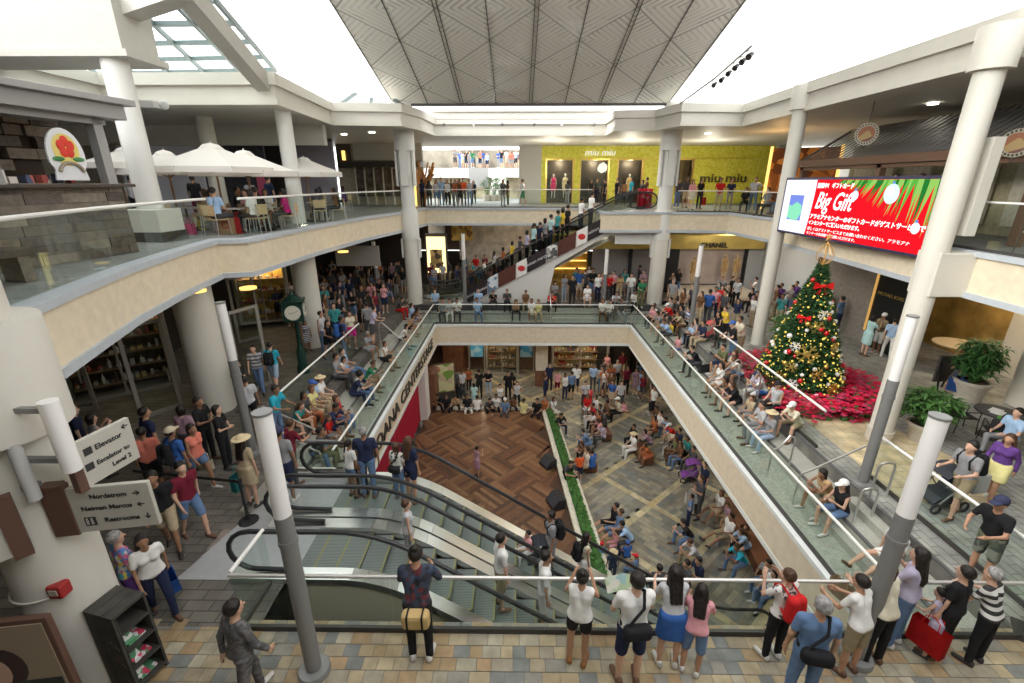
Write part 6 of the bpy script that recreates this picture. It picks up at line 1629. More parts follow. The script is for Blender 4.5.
for i, (x, y) in enumerate(tabs):
    if i < 4: table('round grey cafe table '+tl_lab[i], x+.35, y-.1, 5.0, .4, TBM)
    for k, a in enumerate((-100, -10, 80, 170)):
        if i == 4 and k > 1: continue
        cx, cy = x+.35+.78*math.cos(R(a+12*i)), y-.1+.72*math.sin(R(a+12*i)); chairpos.append((cx, cy, a+12*i+180))
        chair('wicker cafe chair at the table '+tl_lab[i], cx, cy, 5.0, R(a+12*i+180), RAT, METAL, group='wicker chairs '+tl_lab[i])
for k, (px_, py_, lb) in enumerate(((265, 222, 'by the shopping bags'), (323, 215, 'nearest the balcony glass'), (347, 211, 'beside the guest in dark clothes'))):
    x, y = P(px_, py_, 5.0); chair('wicker cafe chair '+lb, x, y, 5.0, R(40+70*k), RAT, METAL); chairpos.append((x, y, 40+70*k))
PAPER = mat('kraft_paper', (.55, .38, .22), .7); PINK = mat('bag_pink', (.75, .04, .25), .5); YELB = mat('bag_yellow', (.75, .55, .03), .5)
for nm, lb, px_, py_, w, h, m, rz in (('paper_bag', 'brown paper shopping bag with a red print on the cafe balcony', 229, 234, .42, .48, PAPER, .1), ('red_bag', 'narrow red shopping bag beside the brown paper bag', 240, 233.5, .16, .48, mat('bag_red', (.5, .03, .03), .5), .1),
      ('yellow_bag', 'yellow shopping bag between the pink bag and the paper bag', 202, 230, .26, .34, YELB, .6), ('pink_bag', 'pink shopping bag beside the yellow bag', 191, 234, .3, .3, PINK, -.2), ('pink_bag', 'small pink bag with dark base nearest the column plinth', 178, 235, .2, .26, PINK, .3)):
    x, y = P(px_, py_, 5.0); y = min(y, 30); bag(nm, lb, x, y, 5.0, rz, w, .18, h, m, hm=m)
t = [o for o in COL.objects if o.name == 'paper_bag'][0]
bm = BM(); tube(bm, [(.1*math.cos(a), -.1, .28+.1*math.sin(a)) for a in [R(30*q) for q in range(12)]], .012, 5, closed=True); obj('red_print', bm, [mat('print_red', (.5, .05, .04), .6)], t)

# ---------------------------------------------------------------- pavilion roof behind the screen, round signs
def ypx(px_, X, py_): return QX(px_, py_, X)
t = thing('pavilion', 'dark ribbed pavilion roof behind the red video screen', 'pavilion', (12.0, 21.0, 5))
bm = BM(); n = 50; Ya, Yb = 21.0, 7.0
v0, v1 = (0.0, 2.35), (1.9, 3.55)
for k in range(n):
    ya, yb = -(14.0)*k/n, -(14.0)*(k+.55)/n; dz = .13
    quad(bm, (v0[0], ya, v0[1]), (v0[0], yb, v0[1]), (v1[0], yb, v1[1]), (v1[0], ya, v1[1])); yc_ = -(14.0)*(k+1)/n
    quad(bm, (v0[0], yb, v0[1]-dz), (v0[0], yc_, v0[1]-dz), (v1[0], yc_, v1[1]-dz), (v1[0], yb, v1[1]-dz))
bar(bm, (v0[0]+.02, 0, v0[1]-.07), (v1[0], 0, v1[1]-.07), .06, .06); quad(bm, (1.9, 0, 3.55), (1.9, -14, 3.55), (4.5, -14, 3.4), (4.5, 0, 3.4))
obj('ribbed_roof', bm, [mat('roof_slate', (.20, .195, .19), .55, metal=.2)], t, fix=False)
bm = BM(); box(bm, -.02, .12, -14, 0, 2.08, 2.34); 
for y in (-.1, -4.5, -9.5, -13.9): box(bm, .1, .3, y-.1, y+.1, 0, 2.1)
box(bm, .1, .2, -14, 0, 1.95, 2.1); obj('timber_beam', bm, [mat('pavilion_timber', (.18, .10, .06), .6)], t)
bm = BM()
for ya, yb in ((-.6, -2.7), (-3.2, -4.3), (-5.0, -6.6), (-7.2, -8.6)): box(bm, 2.0, 2.1, yb, ya, .3, 2.0)
obj('wall_board', bm, [mat('board_cream', (.58, .54, .42), .6, noise=.15)], t)
bm = BM(); box(bm, 2.2, 2.4, -14, 0, 0, 2.9); obj('back_wall', bm, [mat('pavilion_wall', (.40, .35, .22), .6, noise=.2)], t)
def disc(label, px_, py_, X, r):
    y, z = QX(px_, py_, X); t = thing('round_sign', label, 'sign', (X, y, z), R(38))
    bm = BM(); bmesh.ops.create_cone(bm, cap_ends=True, segments=36, radius1=r, radius2=r, depth=.08, matrix=Matrix.Rotation(R(90), 4, 'Y')); obj('rim', bm, [mat('sign_cream_rim', (.50, .46, .36), .5)], t)
    bm = BM(); bmesh.ops.create_cone(bm, cap_ends=True, segments=36, radius1=r*.72, radius2=r*.72, depth=.1, matrix=Matrix.Rotation(R(90), 4, 'Y')); obj('painted_centre', bm, [blotch_mat('sign_painting', [(.16, .16, .28), (.35, .15, .08), (.45, .32, .15), (.2, .1, .08)], 4.5)], t)
    bm = BM(); bm_r = [Vector((-.05, r*.86*math.cos(a), r*.86*math.sin(a))) for a in [R(15*q) for q in range(24)]]
    for q in bm_r: box(bm, q.x, q.x+.02, q.y-.02, q.y+.02, q.z-.025, q.z+.025)
    obj('rim_marks', bm, [DARKM], t); bm = BM(); tube(bm, [(0, 0, r), (0, 0, r+1.0)], .012, 5); tube(bm, [(0, .05, -r), (0, 0, -r-.12), (0, -.05, -r)], .014, 5); obj('hanger', bm, [DARKM], t)
disc('round painted sign hanging in front of the ribbed roof', 867, 134, 11.4, .33); disc('round painted sign hanging in the corner under the ribbed roof', 1017, 143, 11.2, .30)
t = thing('wall_lantern', 'small dark lantern behind the tall cream column on the upper level', 'lantern', (12.0, *QX(986, 175, 12.0))); bm = BM(); box(bm, -.1, .1, -.1, .1, -.2, .15); lathe(bm, [(.16, .15), (.02, .3)], n=8); obj('lantern_body', bm, [DARKM], t); bm = BM(); box(bm, 0, .3, -.02, .02, .28, .32); obj('bracket', bm, [DARKM], t)
# upper right cafe beyond the column
y, z = QX(1000, 172, 13.6); wallx('menu_board', 'glowing orange menu board behind the man in navy at the upper counter', 'menu board', 13.6, 8.3, 10.2, 6.2, 7.1, emis('menu_glow', (1, .48, .08), .45))
wallx('cafe_counter', 'cream counter behind the upper railing in the corner', 'counter', 13.2, 6.0, 11.5, 5, 6.0, mat('counter_cream', (.55, .48, .38), .5), .4)
chair('wicker chair behind the upper glass railing near the cream column', 11.35, 10.2, 5, R(170), RAT, DARKM, arms=True)
chair('dark armchair behind the upper glass railing near the corner', 11.0, 8.2, 5, R(200), DS, DARKM, arms=True)
# downlights
for i, (px_, py_, lb) in enumerate(((590, 133, 'above the yellow green boutique'), (708, 133, 'beside the white column capital'), (933, 103, 'above the ribbed roof'), (303, 136, 'above the small parasol'), (344, 134, 'near the cream storefront'), (372, 132, 'beside the clock end column'))):
    x, y = P(px_, py_, 8.94); bm = BM(); lathe(bm, [(.15, 0), (.15, .02)], n=14); tag(obj('downlight', bm, [LAMPW], loc=(x, y, 8.90)), 'round ceiling downlight '+lb, 'downlight')
for i, px_ in enumerate((444, 474, 502, 534, 562, 594, 625)):
    x, z = Q(px_, 124, 26.9); t = thing('spotlight', 'small spotlight on the back beam', 'spotlight', (x, 26.85, z), 0, 'small spotlights on the back beam'); bm = BM(); lathe(bm, [(.05, -.12), (.09, .0), (.05, .05)], n=10); obj('lamp_head', bm, [TUBEW if i % 3 == 1 else GREYM], t, sm=True); bm = BM(); box(bm, -.02, .02, 0, .16, -.02, .02); obj('bracket', bm, [GREYM], t)
# black stage spotlights on a rail
t0 = [(714.5, 84.5), (722, 79.5), (729, 73), (736, 67), (743, 61), (750, 55.5)]
pts3 = []
for i, (px_, py_) in enumerate(t0):
    X, Y, Z = ray(px_, py_); Yd = 19.5-1.15*i*.9; t_ = Yd/Y; p = Vector((X*t_, Yd, EYE+Z*t_)); pts3.append(p)
    t = thing('stage_light', 'black stage spotlight in the row under the white tent', 'spotlight', p, R(40), 'black stage lights under the tent'); bm = BM(); M = Matrix.Rotation(R(55), 4, 'Y'); bmesh.ops.create_cone(bm, cap_ends=True, segments=12, radius1=.085, radius2=.055, depth=.18, matrix=M); obj('lamp_head', bm, [BLACK], t, sm=True); bm = BM(); tube(bm, [(0, -.09, 0), (0, -.09, .12), (0, .09, .12), (0, .09, 0)], .012, 5); obj('yoke', bm, [BLACK], t)
bm = BM(); tube(bm, [pts3[0]+Vector((-.9, 1.0, -.5)), pts3[0]+Vector((0, 0, .22)), pts3[-1]+Vector((0, 0, .22))], .03, 6); tag(obj('lighting_rail', bm, [GREYM]), 'thin metal rail holding the black stage lights', 'rail')
bm = BM(); bar(bm, (-12.5, 14.2, 8.62), (-10.2, 14.2, 8.56), .3, .16); sphere(bm, (-10.0, 14.2, 8.55), .13, 10, 6); tag(obj('ceiling_heater', bm, [mat('heater_grey', (.5, .5, .48), .4)]), 'grey tubular heater under the portico beam', 'heater')
bm = BM(); bar(bm, (-9.9, 13.6, 9.2), (-9.7, 13.6, 8.9), .04); 
bm.free()
# reception desk for red sign bag near upper escalator landing
x, z = Q(646, 200, 25.6); bag('red_banner', 'bright red printed banner beside the escalator landing', 7.1, 26.8, 5.0, 0, .8, .1, 1.15, blotch_mat('banner_red', [(.75, .03, .06), (.7, .02, .08), (.8, .3, .35)], 5), handles=False)
# benches on the lower floor
def bench(label, px_, py_, rz, L=1.5):
    x, y = P(px_, py_, L1Z+.4); t = thing('box_bench', label, 'bench', (x, y, L1Z), R(rz)); bm = BM(); box(bm, -L/2, L/2, -.25, .25, .08, .42); obj('seat_block', bm, [TABLEW], t, bevel=.02); bm = BM(); box(bm, -L/2+.08, L/2-.08, -.22, .22, 0, .08); obj('plinth', bm, [BLACK], t); return t
bench('wooden box bench behind the boy in orange', 587, 455, 96, 1.6); bench('wooden box bench under the crowd with the red stroller', 601, 424, 96, 2.0); bench('wooden box bench beside the visitor in rust', 643, 450, 96, 1.3)
bench('wooden box bench in the shade of the tree side slab', 756, 545, 82, 1.8); bench('wooden box bench behind the seated man with khaki shorts', 738, 512, 82, 1.6)
# ---------------------------------------------------------------- the visitors
FC = {'white': (.78, .77, .74), 'cream': (.68, .62, .48), 'black': (.018, .018, .02), 'navy': (.022, .03, .07), 'blue': (.04, .12, .38), 'turquoise': (.03, .38, .52), 'teal': (.05, .28, .28), 'red': (.55, .02, .02), 'maroon': (.16, .015, .03),
      'orange': (.75, .12, .03), 'coral': (.68, .20, .14), 'pink': (.70, .33, .36), 'magenta': (.55, .02, .20), 'purple': (.12, .05, .22), 'lavender': (.48, .44, .58), 'mauve': (.38, .24, .30), 'grey': (.28, .28, .29), 'charcoal': (.07, .07, .075), 'beige': (.48, .38, .25),
      'khaki': (.33, .27, .17), 'brown': (.16, .08, .04), 'rust': (.42, .13, .05), 'yellow': (.78, .55, .05), 'lemon': (.72, .66, .30), 'green': (.03, .20, .09), 'olive': (.14, .15, .07), 'denim': (.13, .21, .36), 'palejean': (.36, .46, .60), 'skyblue': (.36, .52, .74), 'aqua': (.45, .68, .68), 'silver': (.52, .52, .54), 'tan': (.50, .33, .17)}
WORDS = {'palejean': 'pale denim', 'skyblue': 'light blue', 'floral': 'bright floral', 'plaid': 'navy plaid', 'stripeh': 'navy striped', 'blackstripe': 'black and white striped', 'bluestripe': 'blue and white striped', 'speckle': 'white patterned', 'camo': 'camouflage', 'mottle': 'mottled grey', 'greystripe': 'grey striped'}
def fabric(c):
    if c == 'floral': return blotch_mat('fabric_floral', [(.1, .25, .6), (.7, .6, .1), (.6, .15, .3), (.1, .4, .5), (.6, .6, .6)], 16)
    if c == 'speckle': return blotch_mat('fabric_speckle', [(.72, .70, .66), (.75, .73, .70), (.70, .68, .62), (.12, .10, .10), (.72, .7, .66)], 15)
    if c == 'camo': return blotch_mat('fabric_camo', [(.10, .12, .08), (.16, .17, .12), (.06, .08, .07), (.22, .23, .19)], 11)
    if c == 'mottle': return blotch_mat('fabric_mottle', [(.11, .105, .11), (.16, .15, .15), (.08, .08, .085)], 22)
    if c == 'plaid': return blotch_mat('fabric_plaid', [(.03, .04, .07), (.12, .025, .03), (.04, .06, .10), (.02, .02, .03)], 13)
    if c == 'stripeh': return stripe_mat('fabric_navy_stripe', (.05, .06, .14), (.65, .62, .62), 3.2)
    if c == 'blackstripe': return stripe_mat('fabric_black_stripe', (.03, .03, .03), (.68, .67, .64), 2.6)
    if c == 'bluestripe': return stripe_mat('fabric_blue_stripe', (.06, .12, .40), (.72, .72, .74), 1.8)
    if c == 'greystripe': return stripe_mat('fabric_grey_stripe', (.14, .14, .17), (.45, .44, .44), 2.6)
    return mat('fabric_'+c, FC[c], .85, noise=.12, nscale=9, spec=.2)
SKIN = [mat('skin_light', (.62, .38, .27), .5, spec=.35), mat('skin_tan', (.48, .27, .17), .5, spec=.35), mat('skin_brown', (.32, .17, .10), .5, spec=.35)]
HC = {'dk': (.015, .011, .009), 'br': (.075, .035, .018), 'gr': (.28, .27, .26), 'bl': (.30, .17, .07)}
HW = {'dk': 'dark', 'br': 'brown', 'gr': 'grey', 'bl': 'fair'}
HATC = {'straw': (.62, .50, .30), 'white': (.8, .79, .76), 'navy': (.03, .035, .08), 'red': (.6, .015, .02), 'black': (.02, .02, .02), 'blue': (.05, .12, .42), 'beige': (.55, .47, .35)}
def hairm(c): return mat('hair_'+HW[c], HC[c], .5, spec=.4, noise=.5, nscale=22, bump=.9)
def hatm(c): return mat('hat_'+c, HATC[c], .8)
SHOE = mat('shoe_dark', (.04, .035, .035), .6); SHOEW = mat('shoe_pale', (.6, .58, .55), .6); SANDAL = mat('sandal_brown', (.15, .08, .05), .7); BOOT = mat('boot_tan', (.30, .13, .04), .8)
# zone: plane height, phrase, landmark name, landmark position
ZN = {'N': (0, 'at the front railing', 'the escalator', (-2, 5)), 'K': (0, 'on the clock side walkway', 'the green clock', (-7.7, 15.1)), 'k': (None, 'on the clock side steps', 'the green clock', (-7.7, 15.1)),
      'T': (0, 'on the christmas tree plaza', 'the christmas tree', (9.75, 13.9)), 't': (None, 'on the tree side steps', 'the christmas tree', (9.75, 13.9)), 'B': (0, 'standing behind the back steps', 'the white column', (7.85, 25.2)),
      'b': (None, 'on the back steps', 'the white column', (7.85, 25.2)), 'L': (L1Z, 'on the lower slate floor', 'the square pillar', (1.42, 24.75)), 'G': (L1Z, 'behind the stage edge', 'the square pillar', (1.42, 24.75)),
      'W': (L1Z, 'under the tree side ledge', 'the square pillar', (1.42, 24.75)), 'S': (STZ, 'on the wooden stage', 'the curtain', (-4.6, 15)), 'C': (5, 'at the parasol cafe', 'the wooden kiosk', (-8.8, 10)),
      'U': (5, 'on the upper back balcony', 'the escalator landing', (6.8, 25.2)), 'V': (5, 'at the upper balcony corner', 'the video screen', (10, 14)), 'D': (7.75, 'on the far upper deck', 'the grey wall', (1.2, 46)),
      'A': (0, 'in the dark arcade crowd', 'the green clock', (-7.7, 15.1)), 'H': (0, 'behind the white escalator', 'the white column', (7.85, 25.2)), 'e': (None, 'riding the escalator', 'the landing plate', (-4, 8)), 'f': (None, 'riding the white escalator', 'the upper landing', (7, 26))}
HT = {}
def headtop(pose, fem):
    if (pose, fem) not in HT:
        J = joints(pose, fem); HT[(pose, fem)] = (J['head'][2]+.125, J['head'][0])
    return HT[(pose, fem)]
PEOPLE = []
ACC = []
def setm(o, m, i=0):
    o.material_slots[i].link = 'OBJECT'; o.material_slots[i].material = m
def person(x, y, zone, pose, hd, sex, top, bottom, hair, hat=None, extra=None, s=1.0, raw=None, note=None):
    fem = sex in 'fg'; child = sex in 'cg'
    if child: s *= .68
    elif fem: s *= .95
    s *= 1+.03*math.sin(x*12.9+y*7.1) if raw is None else 1
    z, ph, lm, lp = ZN[zone]; ht, hx = headtop(pose, fem)
    a = R(hd)
    if raw is not None: X, Y, z = raw
    elif zone in 'ef':
        yc = 8.23 if zone == 'e' else 25.95
        if zone == 'e' and extra and 'near' in extra: yc = 6.68
        X, zh = Q(x, y, yc); Y = yc; zfn = {8.23: zf2, 6.68: zf1, 25.95: zf3}[yc]; z = zfn(X)
        s = min(max((zh-z)/ht, .82 if not child else .45), 1.14)
    elif z is None:
        cands = []
        for zf_, val in ((-.70, {'t': 7.25, 'k': -5.5, 'b': 24.35}[zone]), (-.35, {'t': 7.85, 'k': -6.15, 'b': 25.0}[zone])):
            hz = zf_+ht*s; X, Y = P(x, y, hz); X -= math.cos(a)*hx*s; Y -= math.sin(a)*hx*s
            dd = abs((Y if zone == 'b' else X)-val); cands.append((dd, X, Y, zf_, val))
        dd, X, Y, z, val = min(cands)
        if zone == 'b': Y = val+(Y-val)*.35
        else: X = val+(X-val)*.35
        if pose not in SITS:
            pass
    elif zone in 'CUVD':
        X, Y = P(x, y, z) if zone != 'D' else (Q(x, y, 47.2+3*((x*7) % 1))[0], 47.2+3*((x*7) % 1))
    else:
        hz = z+ht*s; X, Y = P(x, y, hz); X -= math.cos(a)*hx*s; Y -= math.sin(a)*hx*s
    for cx_, cy_, cr_ in ((-9.1, 12.3, .5), (-8.55, 18, .47), (-6, 25.1, .5), (7.85, 25.2, .5), (10.1, 18.2, .3), (9.55, 10.75, .33), (-9.85, 12.6, .5), (-8.45, 18, .3)):
        dx_, dy_ = X-cx_, Y-cy_; dd = math.hypot(dx_, dy_); need = cr_+.3
        if dd < need: X, Y = cx_+dx_/max(dd, .01)*need, cy_+dy_/max(dd, .01)*need
    if zone == 'T' and Y > 14: X = min(X, 14.3)
    tk, tc = top.split('.'); bk, bc = bottom.split('.') if bottom != '-' else (None, None); hk, hc = hair.split('.')
    dist = math.sqrt(X*X+Y*Y+(z-EYE)**2)
    skin = SKIN[int(abs(x*3+y*5)) % 3] if zone != 'N' else SKIN[(int(x)) % 2]
    loc = (X, Y, z)
    shoe = [SHOE, SHOEW, SANDAL][int(x+y*3) % 3]
    if extra and 'boots' in extra: shoe = BOOT
    dress = tk[0] == 'd'
    if dist > 19.5:
        o = bpy.data.objects.new('person', whole(pose, fem, tk, bk, hk, hat.split('.')[0] if hat else None)); COL.objects.link(o)
        for i, m in enumerate((skin, hairm(hc), fabric(tc), fabric(bc) if bk else shoe, shoe, hatm(hat.split('.')[1]) if hat else shoe)): setm(o, m, i)
        o.location = loc; o.rotation_euler = (0, 0, a); o.scale = (s,)*3
    else:
        lod = 0 if dist < 9.6 else 1
        o = bpy.data.objects.new('person', layer(('body', pose, fem, '', lod))); COL.objects.link(o); setm(o, skin); o.location = loc; o.rotation_euler = (0, 0, a); o.scale = (s,)*3
        def part(nm, key, m):
            p = bpy.data.objects.new(nm, layer(key)); COL.objects.link(p); setm(p, m); p.parent = o; return p
        part('dress' if dress else 'shirt', ('top', pose, fem, tk, lod), fabric(tc))
        if bk: part({'pants': 'trousers', 'shorts': 'shorts', 'hot': 'shorts', 'skirt': 'skirt'}[bk], ('bottom', pose, fem, bk, lod), fabric(bc))
        part('hair', ('hair', pose, fem, hk, lod), hairm(hc)); [part('shoe', ('shoes', pose, fem, q_, lod), shoe) for q_ in (1, -1)]
        if lod == 0: part('eyes', ('eyes', pose, fem, '', 0), hairm('dk'))
        if hat: part({'cap': 'cap', 'sun': 'sun_hat'}[hat.split('.')[0]], ('hat', pose, fem, hat.split('.')[0], lod), hatm(hat.split('.')[1]))
    hatw = ''
    if hat: hatw = ' and %s %s' % (hat.split('.')[1], {'cap': 'cap', 'sun': 'sun hat'}[hat.split('.')[0]])
    cw = lambda c: WORDS.get(c, c)
    body = ('%s dress' % cw(tc)) if dress else '%s %s, %s %s' % (cw(tc), {'tee': 'shirt', 'tank': 'tank top', 'long': 'long sleeves'}[tk], cw(bc), {'pants': 'trousers', 'shorts': 'shorts', 'hot': 'short shorts', 'skirt': 'skirt'}[bk])
    pw = 'seated ' if pose in SITS or pose == 'ground' else ('walking ' if pose == 'walk' else '')
    kind = 'child' if child else 'person'
    hw = {'long': 'long ', 'pony': 'ponytailed ', 'bun': 'tied up ', 'bob': 'bobbed ', 'short': 'short ', 'bald': 'cropped '}[hk]+HW[hc]+' hair'
    b1 = '%s%s in %s%s' % (pw, kind, body, hatw)
    o['category'] = 'person'; PEOPLE.append((o, b1, hw, ph, lm, lp, note)); o['_x'] = 0.0; del o['_x']
    if extra:
        who = cw(tc)+(' dress' if dress else ' top')
        for e in extra.split('+'):
            nm = e.split('.')[0]; ec = e.split('.')[1] if '.' in e else 'black'
            if nm in ('backpack', 'sling'):
                q = bpy.data.objects.new('backpack' if nm == 'backpack' else 'shoulder_bag', layer((nm, pose, fem, '', 0))); COL.objects.link(q); setm(q, fabric(ec)); q.location = loc; q.rotation_euler = (0, 0, a); q.scale = (s,)*3
                ACC.append((q, '%s %s worn by the %s in the %s %s' % (cw(ec), 'backpack' if nm == 'backpack' else 'shoulder bag', kind, who, ph), 'bag', X, Y))
            elif nm in ('tote', 'hand', 'carrier'):
                J = joints(pose, fem); w = J[1]['wr']+J[1]['fd']*.08 if nm != 'tote' else J[1]['sh']+V(0, .1, -.62)
                c = Vector((X, Y, z))+Vector((math.cos(a)*w[0]-math.sin(a)*w[1], math.sin(a)*w[0]+math.cos(a)*w[1], w[2]))*s
                hh_ = {'tote': .36, 'hand': .25, 'carrier': .42}[nm]; ww = {'tote': .38, 'hand': .36, 'carrier': .42}[nm]
                zz = c.z-hh_-(.14 if nm != 'tote' else 0)
                b_ = bag({'tote': 'tote_bag', 'hand': 'handbag', 'carrier': 'shopping_bag'}[nm], 'x', c.x, c.y, zz, a, ww, .14, hh_, fabric(ec), hm=fabric(ec))
                ACC.append((b_, '%s %s carried by the %s in the %s %s' % (cw(ec), {'tote': 'tote bag', 'hand': 'handbag', 'carrier': 'shopping bag'}[nm], kind, who, ph), 'bag', X, Y))
    return o, (X, Y, z, s)
